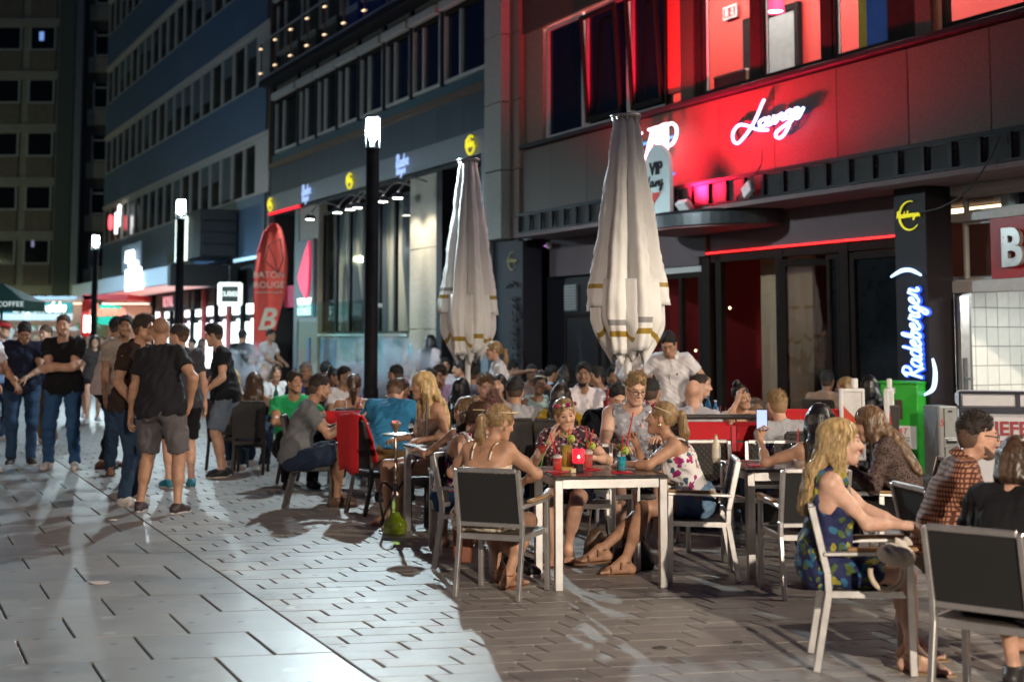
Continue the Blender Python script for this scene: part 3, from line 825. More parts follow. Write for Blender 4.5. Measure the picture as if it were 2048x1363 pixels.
# ================================================================== long office building further down
def office_building():
 B = empty('office_building', fpt(57, 0, 0)); B['label'] = 'long office block with ribbon windows above a lit shop canopy'; B['category'] = 'building'
 kid = lambda n, m, *bx, **k: _abs(fpart(n, m, None, *bx, **k), B)
 a, b_ = 42.1, 71.5
 M_sp = mat('blue_grey_spandrel', (0.085, 0.135, 0.20), 0.42, var=0.15, scale=1.2, aniso=(1, 1, 0.2))
 M_st = mat('cream_strip', (0.42, 0.37, 0.33), 0.6)
 kid('wall', M_room, (a, b_, -4, -0.35, 0, 22))
 kid('end_wall', mat('end_wall_dark', (0.05, 0.045, 0.045), 0.8), (a - .1, a, -3.9, -.02, 0, 22))
 blinds = mat('venetian', (0.15, 0.18, 0.2), 0.5)
 proto = None
 for fl in range(4):
  z0 = 6.0 + 3.45 * fl; z1 = z0 + 1.75
  kid('spandrel', M_sp, (a + .5, b_, -.3, 0.0, z1 + .16, z1 + 1.70)); kid('cornice_strip', M_st, (a, b_, -.3, 0.05, z1 + .0, z1 + .155))
  kid('end_panel', M_st, (a, a + 1.55, -.3, 0.03, z0, z1 - .003), bev=.01); kid('end_band', M_blackmat, (a, a + .49, -.3, -.02, z1 + .16, z1 + 1.70))
  n = 18; w = (b_ - a - 1.6) / n
  for k in range(n):
   q0 = a + 1.58 + k * w
   f = window(None, q0, q0 + w - .02, z0 + .003, z1 - .003, -.02, 0.09, M_wframe, M_dpane, depth=.12); _abs(f, B)
   if random.Random(k * 7 + fl * 31).random() < (0.5 if fl in (1,) else 0.25):
    hh = random.Random(k + fl).uniform(.5, 1.6)
    mb = MB()
    q = z1 - .12
    while q > z1 - hh: fbox(mb, q0 + .1, q0 + w - .12, -.062, -.05, q - .035, q); q -= .07
    ob = mb.build('venetian_blind', blinds, f)
 kid('spandrel', M_sp, (a + .5, b_, -.3, 0.0, 4.15, 5.995)); kid('end_band', M_blackmat, (a, a + .49, -.3, -.02, 0, 5.995))
 # canopy over the shops
 kid('canopy', mat('canopy_fascia', (0.34, 0.37, 0.42), 0.45, var=0.08), (46.0, 66, 0.01, 2.2, 3.28, 3.85))
 kid('canopy_end', M_blackmat, (45.6, 45.99, 0.01, 2.19, 3.2, 3.9))
 kid('canopy_lightbox', M_blackmat, (45.6, 48.6, 0.01, 1.25, 4.16, 5.7))
 for q in range(4): kid('box_board', mat('box_dark', (0.03, 0.035, 0.04), 0.4), (45.5, 45.59, 0.1, 1.2, 4.2 + q * .38, 4.54 + q * .38))
 kid('shop_soffit_light', emat('soffit_pink', (1.0, 0.55, 0.5), 0.55), (46.5, 60, 0.4, 2.0, 3.262, 3.275))
 # lit shop fronts
 kid('shop_back_wall', mat('shop_back_white', (0.55, 0.56, 0.58), 0.6), (43, 66, -1.8, -1.7, 0, 3.25))
 kid('shop_front_dark', M_darkmet, (43, 66, -.10, -.02, 0, 3.25))
 for k in range(12):
  q0 = 43.3 + k * 1.75
  c = [(1.0, .97, .98), (0.85, 1.0, 0.97), (1.0, 0.9, 0.95)][k % 3]
  em = emat('shop_panel_%d' % (k % 3), c, 2.2)
  kid('light_panel', em, (q0, q0 + .62, -.019, 0.0, 0.5, 2.15)); kid('light_panel', em, (q0 + .75, q0 + 1.3, -.019, 0.0, 0.5, 2.05))
  kid('light_panel', em, (q0 + .1, q0 + 1.2, -.019, 0.001, 2.3, 2.62))
  kid('shop_post', mat('shop_post_red', (0.35, 0.05, 0.05), 0.4) if k % 2 else M_darkmet, (q0 + 1.4, q0 + 1.55, -.019, .12, 0, 3.25))
 kid('shop_sign_board', M_blackmat, (50.5, 57, 0.012, 0.3, 2.55, 3.2))
 kid('light_strip', emat('blue_edge', (0.45, 0.75, 1.0), 1.2), (42.3, 46.0, 0.02, 0.06, 4.0, 4.1))
 return B
office_building()
# ================================================================== block across the end of the street
def end_block():
 B = empty('apartment_block', (-27, 80, 0)); B['label'] = 'dark apartment block with white framed windows closing the street end'; B['category'] = 'building'
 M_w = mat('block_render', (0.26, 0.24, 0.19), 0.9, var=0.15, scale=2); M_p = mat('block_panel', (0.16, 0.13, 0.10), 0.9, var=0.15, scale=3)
 M_f = mat('block_frame', (0.36, 0.35, 0.33), 0.6)
 def bx(n, m, x0, x1, y0, y1, z0, z1):
  mb = MB(); mb.box(((x0 + x1) / 2, (y0 + y1) / 2, (z0 + z1) / 2), (x1 - x0, y1 - y0, z1 - z0)); return _abs(mb.build(n, m), B)
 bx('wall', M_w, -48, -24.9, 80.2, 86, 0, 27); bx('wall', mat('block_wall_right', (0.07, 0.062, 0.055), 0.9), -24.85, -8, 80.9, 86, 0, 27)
 bx('downpipe', mat('pipe_grey', (0.20, 0.21, 0.22), 0.5, 0.4), -24.85, -24.45, 79.9, 80.4, 0, 24)
 bx('green_strip', mat('strip_green', (0.075, 0.085, 0.075), 0.8), -25.85, -24.95, 80.0, 80.19, 0, 27)
 for fl in range(7):
  zt = 16.2 + 3.05 * 2 - fl * 3.05
  z0 = zt - 1.42
  if z0 < 2.5: continue
  bx('floor_band', M_w, -48, -25.86, 80.0, 80.19, z0 - 1.70, z0 - 1.18)
  for k in range(8):
   x0 = -27.55 - 1.96 * k
   mb = MB(); fw = .09
   for q in ((x0, x0 + fw, z0, zt), (x0 + 1.5 - fw, x0 + 1.5, z0, zt), (x0 + fw, x0 + 1.5 - fw, z0, z0 + fw), (x0 + fw, x0 + 1.5 - fw, zt - fw, zt)):
    mb.box(((q[0] + q[1]) / 2, 80.10, (q[2] + q[3]) / 2), (q[1] - q[0], .18, q[3] - q[2]))
   f = _abs(mb.build('window', M_f), B)
   mb = MB(); mb.box((x0 + .75, 80.13, (z0 + zt) / 2), (1.42, .04, 1.36)); mb.build('pane', M_dpane, f)
   bx('window_panel', M_p, x0, x0 + 1.5, 80.06, 80.19, z0 - 1.16, z0 - .02)
  for k in range(3):
   x0 = -24.05 + k * 2.6
   mb = MB(); fw = .09
   for q in ((x0, x0 + fw), (x0 + .8, x0 + .8 + fw), (x0 + 1.8 - fw, x0 + 1.8)): mb.box(((q[0] + q[1]) / 2, 80.78, (z0 + zt) / 2 - .2), (fw, .18, 1.6))
   mb.box((x0 + .9, 80.78, zt - .2 - .2), (1.8, .17, .09)); mb.box((x0 + .9, 80.78, z0 - .15), (1.8, .17, .09))
   f = _abs(mb.build('window', M_f), B)
   mb = MB(); mb.box((x0 + .9, 80.84, (z0 + zt) / 2 - .2), (1.75, .04, 1.5)); mb.build('pane', M_dpane, f)
   bx('loggia_band', M_w, x0 - .3, x0 + 2.2, 80.70, 80.89, z0 - 1.15, z0 - .25)
 # reflections of a lit window, put in as small glowing patches
 bx('reflection_patch', emat('blue_reflection', (0.25, 0.45, 1.0), 0.7), -27.0, -26.75, 80.02, 80.05, 18.4, 18.9)
 bx('reflection_patch', emat('violet_reflection', (0.6, 0.5, 0.9), 0.25), -27.1, -26.95, 80.02, 80.05, 6.6, 7.0)
end_block()
# ================================================================== people: bodies, hair and clothes are grown as smooth surfaces round a posed skeleton
f32 = np.float32
class Field:
 def __init__(s, lo, hi, h, fine=None):
  """fine: (lo, hi, h2) a box inside which the lattice is tighter"""
  s.ax = []
  for i in range(3):
   a, b = lo[i], hi[i]
   if fine is None:
    xs = np.arange(a, b + h, h)
   else:
    f0, f1, h2 = max(fine[0][i], a), min(fine[1][i], b), fine[2]
    p = [np.arange(a, f0, h)] if f0 > a else []
    p.append(np.arange(f0, f1, h2))
    p.append(np.arange(f1, b + h, h))
    xs = np.concatenate(p)
   s.ax.append(xs.astype(f32))
  s.d = np.full([len(x) for x in s.ax], 1.0, f32)
  s.h = h
 def win(s, lo, hi):
  sl = []
  for i in range(3):
   a = int(np.searchsorted(s.ax[i], lo[i])) - 1
   b = int(np.searchsorted(s.ax[i], hi[i])) + 1
   a = max(a, 0); b = min(b, len(s.ax[i]))
   if b <= a: return None
   sl.append(slice(a, b))
  return tuple(sl)
 def grid(s, sl):
  return s.ax[0][sl[0]][:, None, None], s.ax[1][sl[1]][None, :, None], s.ax[2][sl[2]][None, None, :]
 def prim(s, p, inf=0.0, k=None, sub=False):
  k = p[-1] if k is None else k
  k = max(k, 1e-4)
  pad = k + 2.2 * s.h
  lo, hi = pbounds(p)
  sl = s.win(lo - inf - pad, hi + inf + pad)
  if sl is None: return
  X, Y, Z = s.grid(sl)
  b = pdist(p, X, Y, Z) - f32(inf)
  a = s.d[sl]
  if sub:
   hh = np.clip(0.5 - 0.5 * (a + b) / k, 0, 1)
   s.d[sl] = a * (1 - hh) - b * hh + k * hh * (1 - hh)
  else:
   hh = np.clip(0.5 + 0.5 * (b - a) / k, 0, 1)
   s.d[sl] = b * (1 - hh) + a * hh - k * hh * (1 - hh)
 def cut(s, c, n, lo=None, hi=None):
  """remove what lies beyond the plane through c with outward normal n"""
  sl = s.win(lo, hi) if lo is not None else tuple(slice(0, len(x)) for x in s.ax)
  if sl is None: return
  X, Y, Z = s.grid(sl)
  b = (X - f32(c[0])) * f32(n[0]) + (Y - f32(c[1])) * f32(n[1]) + (Z - f32(c[2])) * f32(n[2])
  s.d[sl] = np.maximum(s.d[sl], b)
 def noise(s, amp, freq, seed, aniso=(1, 1, 1)):
  rs = np.random.RandomState(seed)
  X, Y, Z = s.grid(tuple(slice(0, len(x)) for x in s.ax))
  m = np.abs(s.d) < (s.h * 3 + amp * 3)
  idx = np.nonzero(m)
  px = s.ax[0][idx[0]] * aniso[0]; py = s.ax[1][idx[1]] * aniso[1]; pz = s.ax[2][idx[2]] * aniso[2]
  acc = np.zeros(len(px), f32)
  for i in range(5):
   v = rs.normal(size=3); v /= np.linalg.norm(v)
   fq = freq * (0.6 + 0.35 * i)
   ph = rs.uniform(0, 6.28, 2)
   w = np.sin((px * v[0] + py * v[1] + pz * v[2]) * fq + ph[0] + 1.3 * np.sin((px * v[1] - py * v[2] + pz * v[0]) * fq * 0.5 + ph[1]))
   acc += (w if i % 2 else 1 - 2 * np.abs(w)).astype(f32) / (1 + 0.4 * i)
  s.d[idx] += f32(amp * 0.5) * acc
 def surface(s):
  return surfnets(s.d, s.ax)
def pbounds(p):
 if p[0] == 'rc':
  r = max(p[3], p[4])
  return np.minimum(p[1], p[2]) - r, np.maximum(p[1], p[2]) + r
 c, r, R = p[1], p[2], p[3]
 e = np.sqrt(((R * np.asarray(r)[None, :]) ** 2).sum(1)) if R is not None else np.asarray(r)
 return c - e, c + e
def pdist(p, X, Y, Z):
 if p[0] == 'rc':
  a, b, r1, r2 = p[1], p[2], p[3], p[4]
  ba = (b - a).astype(f32); bb = float(ba @ ba) + 1e-9
  x = X - f32(a[0]); y = Y - f32(a[1]); z = Z - f32(a[2])
  t = np.clip((x * ba[0] + y * ba[1] + z * ba[2]) / f32(bb), 0, 1)
  x = x - t * ba[0]; y = y - t * ba[1]; z = z - t * ba[2]
  return np.sqrt(x * x + y * y + z * z) - (f32(r1) + t * f32(r2 - r1))
 c, r, R = p[1], p[2], p[3]
 x = X - f32(c[0]); y = Y - f32(c[1]); z = Z - f32(c[2])
 if R is not None:
  R = R.astype(f32)
  x, y, z = (x * R[0, 0] + y * R[1, 0] + z * R[2, 0], x * R[0, 1] + y * R[1, 1] + z * R[2, 1], x * R[0, 2] + y * R[1, 2] + z * R[2, 2])
 rx, ry, rz = [f32(v) for v in r]
 k0 = np.sqrt((x / rx) ** 2 + (y / ry) ** 2 + (z / rz) ** 2)
 k1 = np.sqrt((x / rx ** 2) ** 2 + (y / ry ** 2) ** 2 + (z / rz ** 2) ** 2) + f32(1e-6)
 return k0 * (k0 - 1) / k1
def surfnets(d, ax):
 s = d < 0
 i8 = s.astype(np.int8)
 c = i8[:-1] + i8[1:]
 c = c[:, :-1] + c[:, 1:]
 c = c[:, :, :-1] + c[:, :, 1:]
 mask = (c > 0) & (c < 8)
 I, J, K = np.nonzero(mask)
 n = len(I)
 if n == 0: return np.zeros((0, 3)), np.zeros((0, 4), int)
 idx = np.full(mask.shape, -1, np.int32)
 idx[I, J, K] = np.arange(n)
 P = np.zeros((n, 3), f32); cnt = np.zeros(n, f32)
 V = {}
 for a in (0, 1):
  for b in (0, 1):
   for e in (0, 1):
    V[a, b, e] = d[I + a, J + b, K + e]
 X = [ax[0][I], ax[0][I + 1]]; Yc = [ax[1][J], ax[1][J + 1]]; Zc = [ax[2][K], ax[2][K + 1]]
 for axis in range(3):
  for u in (0, 1):
   for w in (0, 1):
    if axis == 0: A, B = (0, u, w), (1, u, w)
    elif axis == 1: A, B = (u, 0, w), (u, 1, w)
    else: A, B = (u, w, 0), (u, w, 1)
    d0, d1 = V[A], V[B]
    cr_ = (d0 < 0) != (d1 < 0)
    t = np.where(cr_, d0 / np.where(cr_, d0 - d1, 1), 0)
    x = X[A[0]] + t * (X[B[0]] - X[A[0]])
    y = Yc[A[1]] + t * (Yc[B[1]] - Yc[A[1]])
    z = Zc[A[2]] + t * (Zc[B[2]] - Zc[A[2]])
    P[:, 0] += x * cr_; P[:, 1] += y * cr_; P[:, 2] += z * cr_
    cnt += cr_
 P /= np.maximum(cnt, 1)[:, None]
 Q = []
 for axis in range(3):
  if axis == 0:
   a, b = s[:-1, 1:-1, 1:-1], s[1:, 1:-1, 1:-1]
   i, j, k = np.nonzero(a != b); j = j + 1; k = k + 1
   q = np.stack([idx[i, j - 1, k - 1], idx[i, j, k - 1], idx[i, j, k], idx[i, j - 1, k]], 1)
   flip = ~s[i, j, k]
  elif axis == 1:
   a, b = s[1:-1, :-1, 1:-1], s[1:-1, 1:, 1:-1]
   i, j, k = np.nonzero(a != b); i = i + 1; k = k + 1
   q = np.stack([idx[i - 1, j, k - 1], idx[i - 1, j, k], idx[i, j, k], idx[i, j, k - 1]], 1)
   flip = ~s[i, j, k]
  else:
   a, b = s[1:-1, 1:-1, :-1], s[1:-1, 1:-1, 1:]
   i, j, k = np.nonzero(a != b); i = i + 1; j = j + 1
   q = np.stack([idx[i - 1, j - 1, k], idx[i, j - 1, k], idx[i, j, k], idx[i - 1, j, k]], 1)
   flip = ~s[i, j, k]
  q[flip] = q[flip][:, ::-1]
  Q.append(q)
 return P, np.concatenate(Q)
def np_mesh(name, P, Q, mats, smooth=True, mi=None):
 me = bpy.data.meshes.new(name)
 k = Q.shape[1]
 me.vertices.add(len(P)); me.vertices.foreach_set('co', np.ascontiguousarray(P, f32).ravel())
 me.loops.add(len(Q) * k); me.loops.foreach_set('vertex_index', Q.astype(np.int32).ravel())
 me.polygons.add(len(Q)); me.polygons.foreach_set('loop_start', np.arange(0, len(Q) * k, k, dtype=np.int32))
 for m in (mats if isinstance(mats, (list, tuple)) else [mats]): me.materials.append(m)
 if mi is not None: me.polygons.foreach_set('material_index', mi)
 me.polygons.foreach_set('use_smooth', np.full(len(Q), smooth))
 me.update(calc_edges=True)
 return me
def A3(*v): return np.array(v, float)
def nrm(v):
 v = np.asarray(v, float); return v / (np.linalg.norm(v) + 1e-9)
def rotm(rx=0, ry=0, rz=0):
 cx, sx, cy, sy, cz, sz = math.cos(rx), math.sin(rx), math.cos(ry), math.sin(ry), math.cos(rz), math.sin(rz)
 Rx = np.array([[1, 0, 0], [0, cx, -sx], [0, sx, cx]])
 Ry = np.array([[cy, 0, sy], [0, 1, 0], [-sy, 0, cy]])
 Rz = np.array([[cz, -sz, 0], [sz, cz, 0], [0, 0, 1]])
 return Rz @ Ry @ Rx
def ik(a, t, l1, l2, hint):
 """middle joint between a and target t; t is pulled in when out of reach"""
 v = t - a; L = np.linalg.norm(v)
 if L > (l1 + l2) * 0.995:
  t = a + v / L * (l1 + l2) * 0.995; v = t - a; L = np.linalg.norm(v)
 L = max(L, abs(l1 - l2) + 0.02)
 u = v / (np.linalg.norm(v) + 1e-9)
 x = (l1 * l1 - l2 * l2 + L * L) / (2 * L)
 y = math.sqrt(max(l1 * l1 - x * x, 0))
 hn = np.asarray(hint, float); hn = hn - u * (hn @ u)
 hn = nrm(hn)
 return a + u * x + hn * y, a + u * L
SKINS = {'pale': (0.60, 0.36, 0.26), 'fair': (0.56, 0.32, 0.22), 'tan': (0.44, 0.24, 0.15), 'olive': (0.36, 0.20, 0.125), 'brown': (0.22, 0.115, 0.07)}
HAIRC = {'black': (0.010, 0.009, 0.009), 'dark': (0.022, 0.014, 0.010), 'brown': (0.065, 0.034, 0.018), 'lightbrown': (0.15, 0.085, 0.042), 'darkblond': (0.26, 0.165, 0.075), 'blond': (0.48, 0.33, 0.15), 'grey': (0.22, 0.21, 0.2), 'ginger': (0.2, 0.09, 0.035)}
def skin_mat(k): return mat('skin_' + k, SKINS[k], 0.50, var=0.22, scale=11, bump=0.14, bscale=120, sss=0.06)
def hair_mat(k, short=False): return mat('hair_' + ('short_' if short else '') + k, [c * 1.0 for c in HAIRC[k]], 0.8 if short else 0.38, var=0.45, scale=40, bump=0.2, bscale=120, aniso=(1, 1, 0.15), spec=0.6)
def mix_mat(sk, hr, f):
 return mat('stubble_%s_%s' % (sk, hr), [a * (1 - f) + b * f for a, b in zip(SKINS[sk], HAIRC[hr])], .6, var=.3, scale=120, bump=.1, bscale=200)
def cloth_mat(c, name=None, rough=0.85):
 if isinstance(c, str): return MATS[c]
 nm = name or 'cloth_%d_%d_%d' % tuple(int(x * 255) for x in c)
 return mat(nm, c, rough, var=0.14, scale=6, bump=0.5, bscale=38, sheen=0.02, spec=.2)
NPEOPLE = [0]
def person(label, head, Y, face=0, H=1.74, kind='sit', sex='m', build=1.0, skin='fair', hair='short', hairc='dark',
     top='tee', topc=(0.02, 0.02, 0.025), bottom='jeans', bottomc=(0.03, 0.05, 0.10), shoe='sneaker', shoec=(0.6, 0.6, 0.6),
     lean=4, slump=6, side=0, twist=0, hyaw=0, hpitch=0, hroll=0, hands=None, hint=None, feet=None, knee=None,
     h=0.016, seat=None, beard=None, extras=(), group=None, curl=(25, 25), sleeve=0.55, strands=None, footpx=None, neck_r=None, hem=0.10, face_on=True, palm=None, fdir=None, toprough=0.85, mouth='closed', name='person'):
 """head = (px, py) of the crown in the survey photograph, Y = metres away; face 0 = towards the camera, counter-clockwise from above"""
 NPEOPLE[0] += 1
 seed = NPEOPLE[0] * 7 + 3
 rs = np.random.RandomState(seed)
 S = H / 1.75
 female = sex == 'f'
 bw = build
 up0 = A3(0, 0, 1)
 crown = at(head[0], head[1], Y)
 # ---------------- skeleton in local space (faces -Y, left hand at +X)
 pz = (0.535 * H) if kind == 'stand' else 0.54
 Pv = A3(0, 0, pz)
 R1 = rotm(rad(lean), rad(side), 0)
 R2 = rotm(rad(lean + slump), rad(side), rad(twist))
 mid = Pv + R1 @ A3(0, 0, 0.22 * S)
 nb = mid + R2 @ A3(0, 0.0, 0.285 * S)
 sw = (0.150 if female else 0.172) * S * (0.92 + 0.08 * bw)
 Rh = rotm(rad(lean * 0.35 + slump * 0.5 + hpitch), rad(side * 0.5 + hroll), rad(twist * 0.5 + hyaw))
 hc = nb + R2 @ A3(0, -0.012, 0.055) * S + Rh @ A3(0, -0.022, 0.125) * (0.97 * S)
 hs = S ** 0.25 * (0.96 if female else 1.0)
 top_of_head = hc + A3(0, 0, 0.122) * hs
 # lift or lower the pelvis so that the crown is where it should be
 if kind == 'sit' and seat is None:
  dz = float(np.clip(crown.z - top_of_head[2], -0.14, 0.22))
 elif kind == 'sit':
  dz = seat + 0.10 - pz
 else:
  dz = 0
 for v in (Pv, mid, nb, hc): v[2] += dz
 sh = {s_: nb + R2 @ A3(s_ * sw, 0.01, -0.055 * S) for s_ in (-1, 1)}
 hip = {s_: Pv + rotm(0, 0, rad(twist * 0.2)) @ A3(s_ * 0.095 * S, 0, -0.02) for s_ in (-1, 1)}
 la, lf = 0.285 * S, 0.245 * S
 lt, ls = 0.43 * S, 0.425 * S
 seat_z = Pv[2] - 0.10
 if hands is None:
  hands = ((-0.20, -0.28, seat_z + 0.20), (0.20, -0.28, seat_z + 0.20)) if kind == 'sit' else ((-0.27, -0.05, pz - 0.13), (0.27, -0.05, pz - 0.13))
 hd, el = {}, {}
 for s_, t in zip((-1, 1), hands):
  hn = (hint[0 if s_ < 0 else 1] if hint else (s_ * 0.6, 0.7, -0.5))
  el[s_], hd[s_] = ik(sh[s_], A3(*t), la, lf, hn)
 if feet is None:
  if kind == 'sit': feet = ((-0.13, -0.40, 0.085), (0.13, -0.42, 0.085))
  else: feet = ((-0.11, 0.02, 0.085), (0.12, -0.03, 0.085))
 kn, ft = {}, {}
 for s_, t in zip((-1, 1), feet):
  kh = (knee[0 if s_ < 0 else 1] if knee else ((s_ * 0.25, -0.8, 1.0) if kind == 'sit' else (s_ * 0.15, -1, 0)))
  kn[s_], ft[s_] = ik(hip[s_], A3(*t), lt, ls, kh)
 # ---------------- body primitives
 B = []; torso = []; legs = {}; arms = {}
 def rc(a, b, r1, r2, k=0.03): return ('rc', np.asarray(a, float), np.asarray(b, float), r1, r2, k)
 def elp(c, r, R=None, k=0.04): return ('el', np.asarray(c, float), tuple(r), R, k)
 hw = (0.168 if female else 0.158) * S * bw
 torso.append(elp(Pv + A3(0, 0.01, 0.0), (hw, 0.118 * S * bw, 0.115 * S), R1, 0.05))
 torso.append(elp(Pv + R1 @ A3(0, -0.01 * bw, 0.13 * S), ((0.128 if female else 0.142) * S * bw, 0.102 * S * bw * bw, 0.14 * S), R1, 0.07))
 torso.append(elp(mid + R2 @ A3(0, 0, 0.10 * S), ((0.138 if female else 0.160) * S * (0.6 + 0.4 * bw), 0.106 * S * (0.6 + 0.4 * bw), 0.175 * S), R2, 0.07))
 if female:
  for s_ in (-1, 1):
   torso.append(elp(mid + R2 @ A3(s_ * 0.068 * S, -0.088 * S, 0.085 * S), (0.058, 0.056, 0.062), R2, 0.035))
 for s_ in (-1, 1):
  torso.append(rc(nb + R2 @ A3(s_ * 0.03, 0.012, -0.01), sh[s_] + R2 @ A3(-s_ * 0.01, 0, 0.012), 0.047 * S, 0.050 * S, 0.04))
  torso.append(rc(mid + R2 @ A3(s_ * 0.09 * S, 0.0, 0.13 * S), sh[s_], 0.085 * S, 0.055 * S, 0.05))
  if kind == 'stand': torso.append(elp(Pv + A3(s_ * 0.075 * S, 0.075 * S, -0.05), (0.085 * S, 0.075 * S, 0.09 * S), None, 0.04))
 am = (0.86 if female else 1.0) * (0.5 + 0.5 * bw)
 for s_ in (-1, 1):
  a = [rc(sh[s_], sh[s_] * .4 + el[s_] * .6, 0.054 * S * am, 0.047 * S * am, 0.03), rc(sh[s_], el[s_], 0.050 * S * am, 0.037 * S * am, 0.03),
    rc(el[s_], el[s_] * .65 + hd[s_] * .35, 0.040 * S * am, 0.041 * S * am, 0.025), rc(el[s_], hd[s_], 0.040 * S * am, 0.025 * S * am, 0.025)]
  arms[s_] = a
 tm = (1.03 if female else 1.0) * (0.4 + 0.6 * bw)
 for s_ in (-1, 1):
  g = [rc(hip[s_] + A3(s_ * 0.01, 0, -0.01), kn[s_], 0.092 * S * tm, 0.056 * S * tm, 0.05),
    rc(kn[s_], ft[s_], 0.053 * S * tm, 0.034 * S, 0.03),
    rc(kn[s_] * .8 + ft[s_] * .2 + A3(0, 0.012, 0), kn[s_] * .5 + ft[s_] * .5 + A3(0, 0.012, 0), 0.055 * S * tm, 0.047 * S * tm, 0.035)]
  legs[s_] = g
 # feet
 toes = {}
 footp = {}
 for s_ in (-1, 1):
  sd = kn[s_] - ft[s_]
  fd = fdir[0 if s_ < 0 else 1] if fdir else None
  if fd is None:
   dirv = A3(s_ * 0.22, -1, 0)
  else: dirv = A3(*fd)
  dirv = nrm(dirv); toes[s_] = dirv
  sidev = nrm(np.cross(dirv, A3(0, 0, 1)))
  a = ft[s_]
  dn = -nrm(np.cross(sidev, dirv)) if abs(dirv[2]) < 0.95 else A3(0, 0, -1)
  if dn[2] > 0: dn = -dn
  heel = a - dirv * 0.045 + dn * 0.048
  ball = a + dirv * 0.115 + dn * 0.058
  fp = [rc(a, heel, 0.034, 0.028, 0.02), rc(a + dirv * 0.02, ball, 0.036, 0.024, 0.03), rc(heel, ball, 0.026, 0.024, 0.02),
     rc(ball - sidev * 0.026, ball + sidev * 0.022, 0.020, 0.018, 0.02)]
  if shoe in ('sneaker', 'shoe'):
   fp = [rc(a, heel, 0.028, 0.022, 0.02), rc(a + dirv * 0.02, ball, 0.026, 0.018, 0.03)]
  for q in range(5 if shoe not in ('sneaker', 'shoe') else 0):
   o = (-0.034 + 0.017 * q)
   b0 = ball + sidev * o * s_ * 1.0
   ln = (0.055, 0.055, 0.049, 0.042, 0.034)[q if s_ > 0 else q]
   fp.append(rc(b0, b0 + dirv * ln + dn * 0.006, 0.0105, max(0.0095 if q else 0.012, h * 0.5), 0.006))
  footp[s_] = (fp, heel, ball, dirv, sidev, dn)
 # hands
 handp = {}
 hframes = {}
 for s_ in (-1, 1):
  fw = nrm(hd[s_] - el[s_])
  ov = palm[0 if s_ < 0 else 1] if palm else None
  if ov is not None and len(ov) == 6:
   fw = nrm(A3(*ov[:3])); pn = A3(*ov[3:])
  elif ov is not None: pn = A3(*ov)
  else: pn = A3(-s_, 0.15, -0.3) if fw[2] < -0.6 else A3(0, 0.1, -1)
  pn = nrm(pn - fw * (pn @ fw))
  if np.linalg.norm(pn) < 0.5: pn = nrm(np.cross(fw, A3(1, 0, 0)))
  sv = np.cross(fw, pn) * s_          # towards the thumb
  # thumb side: for a palm facing down with fingers forward the thumb points inward
  w0 = hd[s_]
  hh_ = 0.93 * S * (0.9 if female else 1.0)
  mr = max(0.0085 * hh_, 0.52 * h)
  c = rad(curl[0 if s_ < 0 else 1])
  pr = []
  kn_ = []
  for q in range(4):
   o = 0.028 - 0.0185 * q
   base = w0 + sv * o * 0.5 * hh_ + fw * 0.012
   k0 = w0 + (fw * (0.092 - 0.004 * abs(q - 1)) + sv * o) * hh_
   pr.append(rc(base, k0, 0.0165 * hh_, 0.0125 * hh_, 0.014))
   ln = (0.040, 0.046, 0.042, 0.033)[q] * hh_
   cc = c * (1 + 0.12 * q)
   d1 = fw * math.cos(cc) + pn * math.sin(cc)
   d2 = fw * math.cos(2.1 * cc) + pn * math.sin(2.1 * cc)
   d3 = fw * math.cos(2.9 * cc) + pn * math.sin(2.9 * cc)
   k1 = k0 + d1 * ln; k2 = k1 + d2 * ln * 0.66; k3 = k2 + d3 * ln * 0.5
   sp = sv * (0.004 * (1.5 - q))
   pr += [rc(k0, k1 + sp, mr * 1.12, mr * 1.02, 0.006), rc(k1 + sp, k2 + sp * 1.5, mr * 1.02, mr * 0.95, 0.005), rc(k2 + sp * 1.5, k3 + sp * 1.8, mr * 0.95, mr * 0.8, 0.005)]
   kn_.append(k2)
  tb = w0 + (fw * 0.022 + sv * 0.022 + pn * 0.006) * hh_
  t1 = tb + (fw * 0.032 + sv * 0.030 + pn * 0.012) * hh_
  t2 = t1 + (fw * 0.030 + sv * 0.010 + pn * (0.010 + 0.02 * math.sin(c))) * hh_
  t3 = t2 + (fw * 0.022 - sv * 0.002 + pn * (0.008 + 0.015 * math.sin(c))) * hh_
  pr += [rc(tb, t1, 0.017 * hh_, 0.0125 * hh_, 0.012), rc(t1, t2, mr * 1.25, mr * 1.15, 0.006), rc(t2, t3, mr * 1.15, mr * 0.9, 0.005)]
  pr.append(rc(hd[s_] - fw * 0.02, hd[s_] + fw * 0.03, 0.025 * S * am, 0.022 * hh_, 0.02))
  handp[s_] = pr
  hframes[s_] = (w0, fw, pn, sv, hh_)
 # head
 def HP(x, y, z): return hc + Rh @ (A3(x, y, z) * hs)
 hd_p = []
 q_ = hs
 jw = 0.92 if female else 1.0
 hd_p.append(elp(HP(0, 0.016, 0.030), (0.0745 * q_, 0.094 * q_, 0.088 * q_), Rh, 0.03))
 hd_p.append(elp(HP(0, -0.028, -0.028), (0.058 * q_ * jw, 0.064 * q_, 0.080 * q_), Rh, 0.035))
 hd_p.append(rc(HP(-0.014 * jw, -0.068, -0.093), HP(0.014 * jw, -0.068, -0.093), 0.019 * q_, 0.019 * q_, 0.03))
 for s_ in (-1, 1):
  hd_p.append(rc(HP(s_ * 0.055 * jw, 0.0, -0.045), HP(s_ * 0.02, -0.062, -0.09), 0.020 * q_, 0.018 * q_, 0.03))
  hd_p.append(elp(HP(s_ * 0.036, -0.066, -0.020), (0.022, 0.020, 0.022), Rh, 0.025))
  hd_p.append(elp(HP(s_ * 0.074, 0.004, -0.002), (0.009, 0.019, 0.031), Rh @ rotm(0, 0, s_ * 0.5), 0.006))
